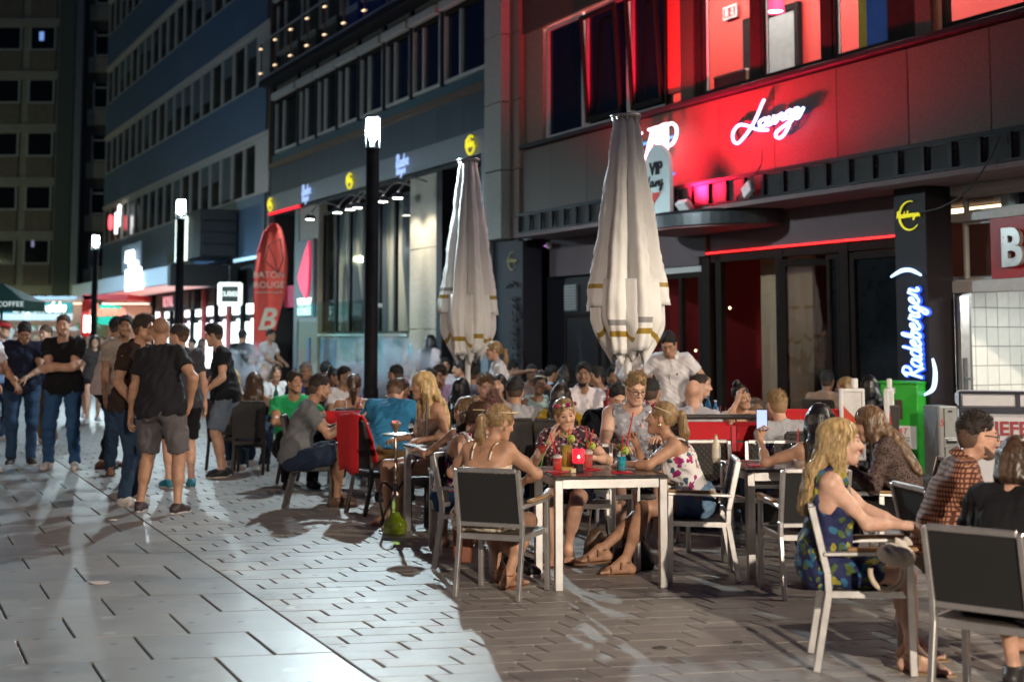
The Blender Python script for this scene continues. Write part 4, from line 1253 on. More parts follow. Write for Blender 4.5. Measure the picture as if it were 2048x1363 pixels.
 hd_p.append(rc(HP(-0.034, -0.080, 0.031), HP(0.034, -0.080, 0.031), 0.010 * q_, 0.010 * q_, 0.02))
 hd_c = [elp(HP(s_ * 0.031, -0.099, 0.009), (0.016, 0.015, 0.009), Rh, 0.010) for s_ in (-1, 1)]
 hd_n = [rc(HP(0, -0.088, 0.018), HP(0, -0.109, -0.020), 0.007, 0.0115, 0.010),
   rc(HP(-0.012, -0.097, -0.026), HP(0.012, -0.097, -0.026), 0.0075, 0.0075, 0.008),
   rc(HP(-0.017, -0.0875, -0.0505), HP(0.017, -0.0875, -0.0505), 0.006, 0.006, 0.008),
   rc(HP(-0.015, -0.0865, -0.060), HP(0.015, -0.0865, -0.060), 0.0075, 0.0075, 0.008)]
 hd_n += [rc(HP(s_ * 0.020, -0.0875, 0.0185), HP(s_ * 0.043, -0.080, 0.0165), 0.0055, 0.005, 0.006) for s_ in (-1, 1)]
 neck = [rc(nb + R2 @ A3(0, 0.008, -0.03), HP(0, 0.012, -0.05), (neck_r or (0.048 if female else 0.058)) * S, (0.046 if female else 0.054) * S, 0.03)]
 allp = torso + arms[-1] + arms[1] + legs[-1] + legs[1] + neck + hd_p
 for s_ in (-1, 1): allp = allp + handp[s_] + footp[s_][0]
 los = np.array([pbounds(p)[0] for p in allp]).min(0) - 0.04
 his = np.array([pbounds(p)[1] for p in allp]).max(0) + 0.04
 hfine = (hc - 0.15, hc + 0.15, min(h, max(0.0055, h * 0.6)))
 F_ = Field(los, his, h, hfine)
 for p in allp[:len(torso)]: F_.prim(p)
 for s_ in (-1, 1):
  for p in legs[s_] + footp[s_][0]: F_.prim(p)
  for p in arms[s_]: F_.prim(p, k=0.022)
 for p in neck + hd_p: F_.prim(p)
 for p in hd_c: F_.prim(p, sub=True)
 for p in hd_n: F_.prim(p)
 for s_ in (-1, 1):
  for p in handp[s_]: F_.prim(p)
 P, Q = F_.surface()
 me = np_mesh('person', P, Q, skin_mat(skin))
 ob = link(name, me)
 tag(ob, label, 'person', group)
 # placing: head above the wanted point
 fa = rad(face)
 Rz = rotm(0, 0, fa)
 topl = hc + A3(0, 0, 0.122) * hs
 off = Rz @ topl
 if footpx is not None:
  g = ground(*footpx)
  ob.location = (g.x, g.y, 0)
 else:
  ob.location = (crown.x - off[0], crown.y - off[1], 0)
 ob.rotation_euler = (0, 0, fa)
 J = dict(P=Pv, mid=mid, nb=nb, hc=hc, Rh=Rh, R1=R1, R2=R2, hd=hd, el=el, sh=sh, kn=kn, ft=ft, hip=hip, HP=HP, S=S, hs=hs, hframes=hframes, ob=ob, h=h, skin=skin)
 # ---------------- clothes
 def cloth(nm, prims, cuts, m, inf, amp=0.006, freq=26, an=(1, 1, 1), subs=(), hh=None, k=None, limbs=(), flat=None):
  ap_ = list(prims) + [p for l_ in limbs for p in l_[0]]
  lo = np.array([pbounds(p)[0] for p in ap_]).min(0) - inf - 0.03
  hi = np.array([pbounds(p)[1] for p in ap_]).max(0) + inf + 0.03
  G = Field(lo, hi, hh or h * 1.05)
  for p in prims: G.prim(p, inf=inf, k=k)
  for c, n in cuts: G.cut(c, n)
  for p in subs: G.prim(p, sub=True, k=0.006)
  for lp, lc, ln_ in limbs:
   l0 = np.array([pbounds(p)[0] for p in lp]).min(0) - inf - 0.03; l1 = np.array([pbounds(p)[1] for p in lp]).max(0) + inf + 0.03
   sl = G.win(l0, l1)
   full, G.d = G.d, np.full_like(G.d, 1.0)
   for p in lp: G.prim(p, inf=inf, k=k)
   part = G.d; G.d = full
   X, Y, Z = G.grid(sl)
   pb = (X - f32(lc[0])) * f32(ln_[0]) + (Y - f32(lc[1])) * f32(ln_[1]) + (Z - f32(lc[2])) * f32(ln_[2])
   b = np.maximum(part[sl], pb); a = G.d[sl]; k_ = f32(0.03)
   q_h = np.clip(0.5 + 0.5 * (b - a) / k_, 0, 1)
   G.d[sl] = b * (1 - q_h) + a * q_h - k_ * q_h * (1 - q_h)
  if flat is not None:
   G.cut((0, 0, flat), (0, 0, -1), A3(-1, -0.26, flat - 0.3), A3(1, 1, flat + 0.3))
  if amp: G.noise(amp, freq, seed + len(nm), an)
  P, Q = G.surface()
  if len(Q) == 0: return None
  return link(nm, np_mesh(nm, P, Q, m), ob)
 skirt = bottom in ('skirt', 'dress')
 if top:
  tm_ = cloth_mat(topc, rough=toprough)
  tp = list(torso)
  if top in ('tee', 'shirt', 'long', 'sleeveless'):
   if kind == 'stand': tp.append(elp(Pv + R1 @ A3(0, 0.006, 0.0), (hw * 1.28, 0.142 * S * bw, 0.21 * S), R1, 0.05))
   else: tp.append(elp(Pv + R1 @ A3(0, 0.004, 0.02), (hw * 1.04, 0.124 * S * bw, 0.15 * S), R1, 0.05))
   tp.append(elp(Pv + R1 @ A3(0, 0.0, 0.13 * S), (hw * 0.95, 0.112 * S * bw, 0.15 * S), R1, 0.06))
  cuts = []
  subs = []
  limbs = []
  lowc = Pv + R1 @ A3(0, 0, -hem * (1 if kind == 'stand' else 0.55))
  if top in ('tee', 'shirt', 'long'):
   for s_ in (-1, 1):
    fr = sleeve if top != 'long' else 1.0
    c_ = sh[s_] * (1 - fr) + el[s_] * fr
    if top == 'long':
     w_ = el[s_] * 0.12 + hd[s_] * 0.88
     limbs.append(([rc(sh[s_], c_, 0.054 * S * am, 0.046 * S * am, 0.03), rc(el[s_], w_, 0.045 * S * am, 0.032 * S * am, 0.03)], w_, nrm(hd[s_] - el[s_])))
    else:
     dn_ = nrm(el[s_] - sh[s_])
     limbs.append(([rc(sh[s_] + A3(0, 0, -0.006), c_ + dn_ * 0.04, 0.053 * S * am, 0.052 * S * am, 0.03)], c_, dn_))
   nh = 0.068 if top != 'shirt' else 0.058
   subs.append(('el', nb + R2 @ A3(0, -0.026, 0.045), (nh * S, nh * S * 1.05, 0.072), R2, 0.01))
   if top == 'shirt': subs.append(('rc', nb + R2 @ A3(0, -0.10, -0.02), nb + R2 @ A3(0, -0.135, -0.16), 0.034, 0.006, 0.01))
   inf = 0.014
  elif top == 'vneck':
   inf = 0.012
  elif top == 'sleeveless':
   subs.append(('el', nb + R2 @ A3(0, -0.03, 0.05), (0.085 * S, 0.10 * S, 0.10), R2, 0.01))
   for s_ in (-1, 1):
    cuts.append((sh[s_] + R2 @ A3(-s_ * 0.012, 0, 0), R2 @ A3(s_, 0, 0.12)))
   inf = 0.010
  elif top == 'strap':
   cuts.append((mid + R2 @ A3(0, 0, 0.165 * S), R2 @ A3(0, 0.12, 1)))
   inf = 0.009
  elif top == 'lowback':
   cuts.append((mid + R2 @ A3(0, 0, 0.13 * S), R2 @ A3(0, 0.75, 1)))
   inf = 0.009
  cuts.append((lowc, R1 @ A3(0, 0, -1)))
  ct = cloth('top' if female else ('shirt' if top == 'shirt' else 'tshirt'), tp, cuts, tm_, inf, amp=0.013, freq=33, subs=subs, limbs=limbs)
  if top in ('strap', 'lowback'):
   sb = MB()
   for s_ in (-1, 1):
    fpt_ = mid + R2 @ A3(s_ * 0.075 * S, -0.115 * S, 0.15 * S)
    tpp = nb + R2 @ A3(s_ * 0.088 * S, 0.0, 0.012 * S)
    bk = mid + R2 @ A3(s_ * 0.07 * S, 0.125 * S, 0.12 * S)
    pth = []
    for t_ in np.linspace(0, 1, 14):
     if t_ < .5: p_ = fpt_ * (1 - 2 * t_) + tpp * 2 * t_ + R2 @ A3(0, -0.03, 0.02) * math.sin(2 * t_ * PI)
     else: p_ = tpp * (2 - 2 * t_) + bk * (2 * t_ - 1) + R2 @ A3(0, 0.035, 0.025) * math.sin((2 * t_ - 1) * PI)
     pth.append(tuple(p_))
    sb.tube(pth, 0.0065, 5)
   o_ = sb.build('shoulder_strap', tm_, ob)
  if top == 'shirt':
   cb = MB()
   ring = []
   for t_ in np.linspace(-2.5, 2.5, 22):
    ring.append(nb + R2 @ A3(math.sin(t_) * 0.073 * S, 0.012 - math.cos(t_) * -0.075 * S * (1), 0.022 + 0.022 * math.cos(t_)))
   vs = []; fs = []
   for i, p_ in enumerate(ring):
    o_ = R2 @ A3(0, 0, 0.028)
    outw = nrm(p_ - nb - R2 @ A3(0, 0, ((p_ - nb) @ (R2 @ A3(0, 0, 1)))))
    vs += [tuple(p_ + o_), tuple(p_ - R2 @ A3(0, 0, 0.018) + outw * 0.028)]
   for i in range(len(ring) - 1): fs.append((2 * i, 2 * i + 1, 2 * i + 3, 2 * i + 2))
   cb.add(vs, fs, 0, True)
   cb.build('collar', tm_, ob)
   bt = MB()
   fr_ = [mid + R2 @ A3(0, -0.128 * S, 0.14 * S), mid + R2 @ A3(0, -0.135 * S * (.6 + .4 * bw), 0.04 * S), Pv + R1 @ A3(0, -0.135 * S * bw, 0.13 * S), Pv + R1 @ A3(0, -0.14 * S * bw, 0.03 * S)]
   if h < 0.0135: bt.tube(cr([tuple(x) for x in fr_], 5), 0.006, 4); bt.build('placket', tm_, ob)
 if bottom:
  bm_ = cloth_mat(bottomc)
  bp = [torso[0], elp(Pv + R1 @ A3(0, 0, 0.06 * S), (0.142 * S * bw, 0.112 * S * bw, 0.08), R1, 0.05)]
  if kind == 'stand': bp += [t for t in torso if t[0] == 'el' and abs(t[1][2] - (Pv[2] - 0.05)) < 1e-6]
  subs = []; cuts = [(Pv + R1 @ A3(0, 0, 0.10 * S), R1 @ A3(0, 0, 1))]
  limbs = []
  for s_ in (-1, 1):
   if bottom == 'jeans':
    limbs.append(([rc(hip[s_] + A3(s_ * 0.01, 0, -0.01), kn[s_], 0.096 * S * tm, 0.062 * S * tm, 0.05), rc(kn[s_], ft[s_] + A3(0, 0.01, 0.0), 0.062 * S * tm, 0.050 * S, 0.03)], ft[s_] + A3(0, 0, -0.015), A3(0, 0, -1)))
   elif bottom == 'slim':
    limbs.append(([legs[s_][0], legs[s_][1], legs[s_][2]], ft[s_] + nrm(kn[s_] - ft[s_]) * 0.03, nrm(ft[s_] - kn[s_])))
   else:
    fr = {'shorts': 0.93, 'hotpants': 0.42, 'skirt': 0.6, 'dress': 0.78}[bottom]
    c_ = hip[s_] * (1 - fr) + kn[s_] * fr
    r2 = (0.092 if bottom == 'shorts' else 0.09) * S * tm - 0.018 * fr
    dn_ = nrm(kn[s_] - hip[s_])
    if not skirt: limbs.append(([rc(hip[s_] + A3(s_ * 0.01, 0, -0.01), c_ + dn_ * 0.06, 0.097 * S * tm, r2 + 0.004, 0.04)], c_, dn_))
    else:
     bp.append(rc(hip[s_] + A3(s_ * 0.01, 0, -0.01), c_ - dn_ * 0.05, 0.094 * S * tm, r2, 0.06))
     if s_ > 0:
      c2 = 0.5 * (c_ + hip[-1] * (1 - fr) + kn[-1] * fr); h2 = 0.5 * (hip[1] + hip[-1])
      bp.append(rc(h2, c2, 0.082, 0.070, 0.05))
      cuts.append((c2, nrm(c2 - h2)))
  cloth({'jeans': 'trousers', 'slim': 'trousers', 'shorts': 'shorts', 'hotpants': 'shorts', 'skirt': 'skirt', 'dress': 'skirt'}[bottom], bp, cuts, bm_, 0.009, amp=0.011, freq=38, subs=subs, limbs=limbs, flat=(Pv[2] - 0.112) if kind == 'sit' else None)
 if shoe:
  sm_ = mat('shoe_%d_%d_%d' % tuple(int(x * 255) for x in shoec), shoec, 0.5, var=0.08, scale=20, bump=0.1, bscale=90)
  sole_m = mat('shoe_sole_white', (0.62, 0.6, 0.58), 0.7) if shoe == 'sneaker' else mat('shoe_sole_dark', (0.05, 0.035, 0.025), 0.7)
  for s_ in (-1, 1):
   fp, heel, ball, dv, sv_, dn = footp[s_]
   if shoe in ('sneaker', 'shoe'):
    toe = ball + dv * 0.035
    pr = [rc(heel, ball, 0.036, 0.034, 0.02), rc(ball, toe + dv * 0.012, 0.036, 0.026, 0.02), rc(ball - sv_ * 0.016, ball + sv_ * 0.014, 0.030, 0.029, 0.02), rc(ft[s_] + dn * 0.01, heel, 0.042, 0.036, 0.02), rc(ft[s_] + dn * 0.012, ball, 0.036, 0.028, 0.03)]
    o_ = cloth('shoe', pr, [(heel + dn * 0.034, dn), (ft[s_] - dn * 0.006, -dn)], sm_, 0.003, amp=0, hh=min(h, 0.011))
    if o_ is not None and h < 0.018:
     sb = MB()
     outl = []
     for t_ in range(18):
      a_ = 2 * PI * t_ / 18
      u, w_ = math.cos(a_), math.sin(a_)
      ctr = (heel + toe) / 2
      ln = np.linalg.norm(toe - heel) / 2 + 0.045
      outl.append(ctr + dv * u * ln + sv_ * w_ * (0.047 if u > 0 else 0.040) * (abs(w_) ** 0.0) + dn * 0.020)
     vs = [tuple(p_ ) for p_ in outl] + [tuple(p_ + dn * 0.022) for p_ in outl]
     n_ = 18
     fs = [tuple(range(n_)), tuple(range(n_, 2 * n_))[::-1]] + [(i, n_ + i, n_ + (i + 1) % n_, (i + 1) % n_) for i in range(n_)]
     sb.add(vs, fs); sb.build('sole', sole_m, o_, fixn=True)
   else:   # sandal: thin sole and straps
    sb = MB()
    toe = ball + dv * 0.062
    outl = []
    for t_ in range(18):
     a_ = 2 * PI * t_ / 18
     u, w_ = math.cos(a_), math.sin(a_)
     ctr = (heel + toe) / 2; ln = np.linalg.norm(toe - heel) / 2 + 0.022
     outl.append(ctr + dv * u * ln + sv_ * w_ * (0.044 if u > 0 else 0.036) + dn * 0.025)
    n_ = 18
    vs = [tuple(p_) for p_ in outl] + [tuple(p_ + dn * 0.014) for p_ in outl]
    fs = [tuple(range(n_)), tuple(range(n_, 2 * n_))[::-1]] + [(i, n_ + i, n_ + (i + 1) % n_, (i + 1) % n_) for i in range(n_)]
    sb.add(vs, fs)
    for c_, wd, hg in ((ball - dv * 0.01, 0.052, 0.040), (ft[s_] + dv * 0.035 + dn * 0.03, 0.047, 0.060)):
     pth = [c_ + sv_ * wd * math.cos(a_) - dn * hg * math.sin(a_) + dn * 0.012 for a_ in np.linspace(0, PI, 9)]
     sb.tube([tuple(p_) for p_ in pth], 0.007, 5)
    pth = [ft[s_] + dn * 0.0 + (dv * math.cos(a_) + sv_ * math.sin(a_)) * 0.039 for a_ in np.linspace(0, 2 * PI, 12)[:-1]]
    sb.tube([tuple(p_) for p_ in pth], 0.006, 5, closed=True)
    sb.build('sandal', sm_, ob, fixn=False)
 # ---------------- hair
 if hair and hair != 'bald':
  make_hair(J, hair, hairc, seed, h, strands, female, beard)
 if beard:
  G = Field(hc - 0.14, hc + 0.14, min(h, 0.008))
  for p in hd_p[1:5]: G.prim(p, inf=0.0055 if beard == 'full' else 0.0012)
  for s_ in (-1, 1): G.prim(rc(HP(s_ * 0.062, -0.005, -0.01), HP(s_ * 0.05, -0.03, -0.06), (0.012 if beard == 'full' else 0.006), (0.012 if beard == 'full' else 0.006), 0.02))
  G.prim(rc(HP(-0.02, -0.092 if beard == 'full' else -0.089, -0.040), HP(0.02, -0.092, -0.040), 0.006, 0.006, 0.008))
  G.cut(HP(0, 0, -0.030), Rh @ A3(0, -0.55, 1)); G.cut(HP(0, 0.012, 0), Rh @ A3(0, 1, 0.1))
  G.prim(elp(HP(0, -0.097, -0.052), (0.021, 0.020, 0.0095), Rh, 0.004), sub=True)
  G.noise(0.002, 160, seed)
  P, Q = G.surface()
  if len(Q): link('beard', np_mesh('beard', P, Q, hair_mat(hairc if hairc != 'blond' else 'darkblond', True) if beard == 'full' else mix_mat(skin, hairc, .24)), ob)
 # ---------------- face
 if face_on:
  ew, ed_ = mat('eye_white', (0.42, 0.40, 0.38), 0.25), mat('eye_iris', (0.02, 0.013, 0.01), 0.15)
  lipm = mat('lips_f', (0.40, 0.16, 0.13), 0.45) if female else mat('lips_m', (0.36, 0.15, 0.11), 0.5)
  browm = hair_mat({'blond': 'darkblond', 'grey': 'brown'}.get(hairc, hairc))
  lo_ = 6 if h > 0.011 else 10
  for s_ in (-1, 1):
   eb = MB()
   c_ = HP(s_ * 0.031, -0.0770, 0.0085)
   R_ = Matrix((Rh @ np.array([[1, 0, 0], [0, 0, -1], [0, 1, 0]], float)).tolist())   # local z -> forward (-Y)
   r_ = 0.0112
   eb.lathe([(r_ * math.sin(a_), r_ * math.cos(a_)) for a_ in (1.5, 1.0, 0.68)], c_, lo_, 0, True, False, R_)
   eb.lathe([(r_ * math.sin(a_), r_ * math.cos(a_)) for a_ in (0.68, 0.35, 0.001)], c_, lo_, 1, True, False, R_)
   eb.build('eye', [ew, ed_], ob)
   bb = MB()
   pts = [HP(s_ * x_, y_, z_) for x_, y_, z_ in ((0.013, -0.0925, 0.0305), (0.026, -0.0925, 0.036), (0.038, -0.086, 0.036), (0.049, -0.076, 0.031))]
   bb.tube(cr([tuple(p_) for p_ in pts], 3), 0.0042 if not female else 0.003, 5)
   bb.build('eyebrow', browm, ob)
  mb_ = MB()
  cz = 0.004 if mouth == 'smile' else 0.0
  for z_, r_, y_ in ((-0.0505, 0.0055, -0.0905), (-0.0595, 0.0062, -0.0905)):
   pts = [HP(x_, y_ + abs(x_) * 0.55 + (0.002 if abs(x_) < .005 else 0), z_ + (cz + (-0.0035 if z_ < -0.055 else 0.0035) * -1) * (abs(x_) / 0.022) + (0.0 if abs(x_) > .015 else 0)) for x_ in (-0.020, -0.010, 0, 0.010, 0.020)]
   mb_.tube(cr([tuple(p_) for p_ in pts], 3), [r_ * (0.35 + 0.65 * math.sin(PI * i / 12)) for i in range(13)], 6)
  mb_.build('mouth', lipm, ob)
  if mouth == 'smile':
   tb_ = MB(); pts = [HP(x_, -0.0945 + abs(x_) * 0.5, -0.055 + 0.004 * abs(x_) / 0.02) for x_ in (-0.018, -0.009, 0, 0.009, 0.018)]
   tb_.tube([tuple(p_) for p_ in pts], 0.0042, 5); tb_.build('teeth', mat('teeth', (0.75, 0.73, 0.68), 0.3), ob)
 for e_ in extras:
  EXTRA[e_[0]](J, *e_[1:])
 return J
def make_hair(J, style, hc_, seed, h, strands, female, beard=None):
 HP, Rh, hs, hc, nb, R2, S, ob = J['HP'], J['Rh'], J['hs'], J['hc'], J['nb'], J['R2'], J['S'], J['ob']
 rs = np.random.RandomState(seed + 5)
 hh = min(h * 0.75, 0.012)
 def rc(a, b, r1, r2, k=0.03): return ('rc', np.asarray(a, float), np.asarray(b, float), r1 * hs, r2 * hs, k)
 def elp(c, r, R=Rh, k=0.03): return ('el', np.asarray(c, float), tuple(x * hs for x in r), R, k)
 pr = []; ext = []
 tie = None
 dn = A3(0, 0, -1)
 back = Rh @ A3(0, 1, 0)
 if style == 'buzz': pr.append(elp(HP(0, 0.018, 0.031), (0.0757, 0.0952, 0.0892)))
 elif style == 'short':
  pr += [elp(HP(0, 0.018, 0.034), (0.081, 0.101, 0.094)), elp(HP(0, -0.002, 0.080), (0.060, 0.074, 0.048))]
 elif style == 'quiff':
  pr += [elp(HP(0, 0.018, 0.034), (0.079, 0.099, 0.093)), elp(HP(0, -0.004, 0.092), (0.056, 0.076, 0.050)), elp(HP(0, -0.046, 0.100), (0.042, 0.030, 0.030))]
 elif style == 'fade':
  pr += [elp(HP(0, 0.018, 0.032), (0.0765, 0.096, 0.0895)), elp(HP(0, 0.012, 0.080), (0.062, 0.078, 0.045))]
 elif style in ('curlymop',):
  pr += [elp(HP(0, 0.018, 0.038), (0.088, 0.106, 0.100))]
  for i in range(26):
   a = rs.uniform(0, 6.28); b = rs.uniform(0.2, 1.2)
   pr.append(elp(HP(0.08 * math.sin(b) * math.cos(a), 0.015 + 0.095 * math.sin(b) * math.sin(a), 0.05 + 0.085 * math.cos(b)), (0.022, 0.022, 0.022), Rh, 0.012))
 else:
  pr += [elp(HP(0, 0.018, 0.035), (0.082, 0.102, 0.0935))]
 if style in ('long', 'wavy', 'curly', 'halfup'):
  L = {'long': 0.40, 'wavy': 0.36, 'curly': 0.42, 'halfup': 0.36}[style]
  for i, a in enumerate(np.linspace(-1.75, 1.75, 11)):
   r0 = HP(0.070 * math.sin(a), 0.02 + 0.075 * math.cos(a), 0.03)
   r1 = HP(0.082 * math.sin(a), 0.02 + 0.085 * math.cos(a), -0.06)
   # fall over neck and back
   spread = 0.10 * S
   o = R2 @ A3(math.sin(a) * spread * 1.05, 0.075 + 0.045 * math.cos(a), 0)
   r2 = nb + R2 @ A3(0, 0, -0.01) + o * (0.95 if abs(a) < 1.2 else 1.02)
   if abs(a) > 1.2: r2 = nb + R2 @ A3(math.sin(a) * 0.095 * S, -0.035 * S, -0.02)
   ll = L * (0.55 if abs(a) > 1.5 else 1) * (0.92 + 0.16 * rs.rand())
   r3 = r2 + R2 @ A3(math.sin(a) * 0.02, 0.02 if abs(a) < 1.2 else -0.035, -(ll - 0.16))
   w = 0.026
   pr += [rc(r0, r1, w, w, 0.02), rc(r1, r2, w, w * 0.95, 0.02), rc(r2, r3, w * 0.95, w * 0.55, 0.018)]
  if style == 'halfup': pr.append(elp(HP(0, 0.098, 0.06), (0.034, 0.026, 0.028), Rh, 0.02))
  if style == 'curly':
   for i in range(60):
    a = rs.uniform(-1.7, 1.7); t = rs.rand()
    p = (HP(0.084 * math.sin(a), 0.02 + 0.09 * math.cos(a), 0.04)) * (1 - t) + (nb + R2 @ A3(math.sin(a) * 0.10, 0.12 * math.cos(a) if abs(a) < 1.2 else -0.05, -0.26)) * t
    pr.append(elp(p, (0.022, 0.022, 0.026), Rh, 0.012))
 if style in ('ponytail', 'lowpony', 'highpony'):
  z0 = {'ponytail': 0.045, 'lowpony': -0.02, 'highpony': 0.085}[style]
  t0 = HP(0, 0.105, z0); tie = t0
  t1 = HP(0, 0.150, z0 + 0.005)
  t2 = t1 + back * 0.02 + dn * 0.12; t3 = t2 + dn * 0.14 - back * 0.02
  pr += [rc(HP(0, 0.09, z0), t1, 0.022, 0.026, 0.012), rc(t1, t2, 0.028, 0.030, 0.015), rc(t2, t3, 0.029, 0.010, 0.015)]
 if style == 'bun':
  tie = HP(0, 0.055, 0.125)
  pr += [elp(HP(0, 0.055, 0.135), (0.038, 0.038, 0.034), Rh, 0.012)]
 if style == 'bob':
  for a in np.linspace(-1.75, 1.75, 9):
   r0 = HP(0.072 * math.sin(a), 0.02 + 0.078 * math.cos(a), 0.03); r1 = HP(0.086 * math.sin(a), 0.02 + 0.09 * math.cos(a), -0.085)
   pr += [rc(r0, r1, 0.024, 0.020, 0.02)]
 lo = np.array([pbounds(p)[0] for p in pr]).min(0) - 0.03
 hi = np.array([pbounds(p)[1] for p in pr]).max(0) + 0.03
 G = Field(lo, hi, hh)
 for p in pr: G.prim(p)
 # open the face
 if style in ('buzz', 'short', 'quiff', 'fade', 'curlymop'):
  G.prim(('el', HP(0, -0.092, -0.034), (0.074 * hs, 0.078 * hs, 0.116 * hs), Rh, 0.02), sub=True, k=0.010)
  for s_ in (-1, 1): G.prim(('el', HP(s_ * 0.078, -0.004, -0.030), (0.022, 0.030 * hs, 0.055), Rh, 0.01), sub=True, k=0.008)
  G.cut(HP(0, 0.09, -0.058), Rh @ A3(0, -0.25, -1))
 else:
  G.prim(('el', HP(0, -0.098, -0.035), (0.062 * hs, 0.068 * hs, 0.100 * hs), Rh, 0.02), sub=True, k=0.012)
  if tie is not None:
   for s_ in (-1, 1): G.prim(('el', HP(s_ * 0.082, -0.002, -0.022), (0.020, 0.030, 0.048), Rh, 0.01), sub=True, k=0.008)
   if style in ('bun', 'ponytail', 'highpony'): G.prim(('el', HP(0, 0.05, -0.105), (0.09, 0.075, 0.055), Rh, 0.01), sub=True, k=0.01)
 if style in ('short', 'quiff', 'fade', 'curlymop'):
  G.noise(0.006 if style != 'fade' else 0.003, 95, seed)
 elif style in ('curly', 'wavy'): G.noise(0.008, 70, seed, (1, 1, 0.6))
 elif style != 'buzz': G.noise(0.0045, 90, seed, (1, 1, 0.25))
 P, Q = G.surface()
 if not len(Q): return
 hm = mix_mat(J['skin'], hc_, .36) if style == 'buzz' else hair_mat(hc_, style in ('buzz', 'fade', 'short', 'quiff', 'curlymop'))
 if style in ('short', 'quiff', 'fade', 'curlymop') and h < 0.0155:
  G2 = Field(hc - 0.14, hc + 0.14, min(hh, .009))
  G2.prim(elp(HP(0, 0.017, 0.012), (0.0752, 0.0955, 0.104)))
  G2.prim(('el', HP(0, -0.094, -0.034), (0.074 * hs, 0.084 * hs, 0.112 * hs), Rh, 0.02), sub=True, k=0.008)
  for s_ in (-1, 1): G2.prim(('el', HP(s_ * 0.078, -0.004, -0.022), (0.020, 0.026 * hs, 0.045), Rh, 0.01), sub=True, k=0.006)
  G2.cut(HP(0, 0.09, -0.078), Rh @ A3(0, -0.25, -1)); G2.noise(.0016, 150, seed)
  P2, Q2 = G2.surface()
  if len(Q2): link('cropped_hair', np_mesh('cropped_hair', P2, Q2, mix_mat(J['skin'], hc_, .82)), ob)
 nS = strands if strands is not None else (260 if h <= 0.0105 else (110 if h <= 0.0135 else 0))
 if style in ('long', 'wavy', 'curly', 'halfup', 'ponytail', 'lowpony', 'highpony', 'bob'): nS = int(nS * 2.2)
 if style == 'buzz': nS = 0
 if nS:
  # strands that follow the hair's surface
  E1 = P[Q[:, 1]] - P[Q[:, 0]]; E2 = P[Q[:, 2]] - P[Q[:, 0]]
  nf = np.cross(E1, E2); nv = np.zeros_like(P)
  for c in range(4): np.add.at(nv, Q[:, c], nf)
  nv /= (np.linalg.norm(nv, axis=1)[:, None] + 1e-9)
  lz = (P - hc) @ Rh           # head space
  if style in ('short', 'quiff', 'fade', 'curlymop', 'buzz'):
   cand = np.nonzero((lz[:, 2] > -0.02))[0]
  else: cand = np.nonzero((lz[:, 2] > -0.25))[0]
  ids = rs.choice(cand, min(nS, len(cand)), replace=False)
  p0 = P[ids].astype(float); n0 = nv[ids].astype(float)
  segs = 7
  SV = [];
  short = style in ('short', 'quiff', 'fade', 'curlymop')
  step = (0.0028 if short else 0.022) * hs
  paths = [p0.copy()]
  cur = p0.copy(); cn = n0.copy()
  ax = G.ax
  for i in range(segs - 1):
   l = (cur - hc) @ Rh
   if short:
    fl = np.tile(Rh @ A3(0, 0.1, 0.5), (len(cur), 1)) * 1.6 + cn * 0.4 + rs.normal(scale=0.2, size=cur.shape)
   elif tie is not None:
    near = (l[:, 1] < 0.10)[:, None]
    fl = np.where(near, (tie - cur), np.tile(dn, (len(cur), 1)))
    fl = fl / (np.linalg.norm(fl, axis=1)[:, None] + 1e-6) + rs.normal(scale=0.08, size=cur.shape)
   else:
    out = np.stack([l[:, 0], np.maximum(l[:, 1], 0), np.zeros(len(l))], 1) @ Rh.T
    fl = np.tile(dn, (len(cur), 1)) * 1.0 + out * 4.0 + rs.normal(scale=0.10 if style in ('long', 'halfup') else 0.5, size=cur.shape)
   if not short: fl = fl - cn * (fl * cn).sum(1)[:, None]
   fl /= (np.linalg.norm(fl, axis=1)[:, None] + 1e-6)
   cur = cur + fl * step
   if not short:
    # pull back to the surface
    ii = [np.clip(np.searchsorted(ax[k], cur[:, k]), 1, len(ax[k]) - 2) for k in range(3)]
    dv = G.d[ii[0], ii[1], ii[2]]
    g = np.stack([G.d[ii[0] + 1, ii[1], ii[2]] - G.d[ii[0] - 1, ii[1], ii[2]], G.d[ii[0], ii[1] + 1, ii[2]] - G.d[ii[0], ii[1] - 1, ii[2]], G.d[ii[0], ii[1], ii[2] + 1] - G.d[ii[0], ii[1], ii[2] - 1]], 1).astype(float)
    g /= (np.linalg.norm(g, axis=1)[:, None] + 1e-6)
    ok = (np.abs(dv) < 0.05)[:, None]
    cur = np.where(ok, cur - g * (np.clip(dv, -0.03, 0.03)[:, None] - 0.002), cur)
    cn = np.where(ok, g, cn)
   paths.append(cur.copy())
  paths = np.stack(paths, 1)      # n, segs, 3
  r0 = (0.0022 if short else 0.0019) * hs
  rr = r0 * np.array([0.8] + [1.0] * (segs - 2) + [0.15])
  tn = np.gradient(paths, axis=1); tn /= (np.linalg.norm(tn, axis=2)[..., None] + 1e-9)
  xx = np.cross(tn, A3(0.3, 0.2, 1)); xx /= (np.linalg.norm(xx, axis=2)[..., None] + 1e-9)
  yy = np.cross(tn, xx)
  ring = []
  for j in range(3):
   a = 2 * PI * j / 3
   ring.append(paths + (xx * math.cos(a) + yy * math.sin(a)) * rr[None, :, None])
  V = np.stack(ring, 2).reshape(-1, 3)
  n = len(paths)
  base = (np.arange(n) * segs * 3)[:, None, None]
  si = (np.arange(segs - 1) * 3)[None, :, None]
  jj = np.arange(3)[None, None, :]
  a_ = base + si + jj; b_ = base + si + (jj + 1) % 3
  qq = np.stack([a_, b_, b_ + 3, a_ + 3], -1).reshape(-1, 4)
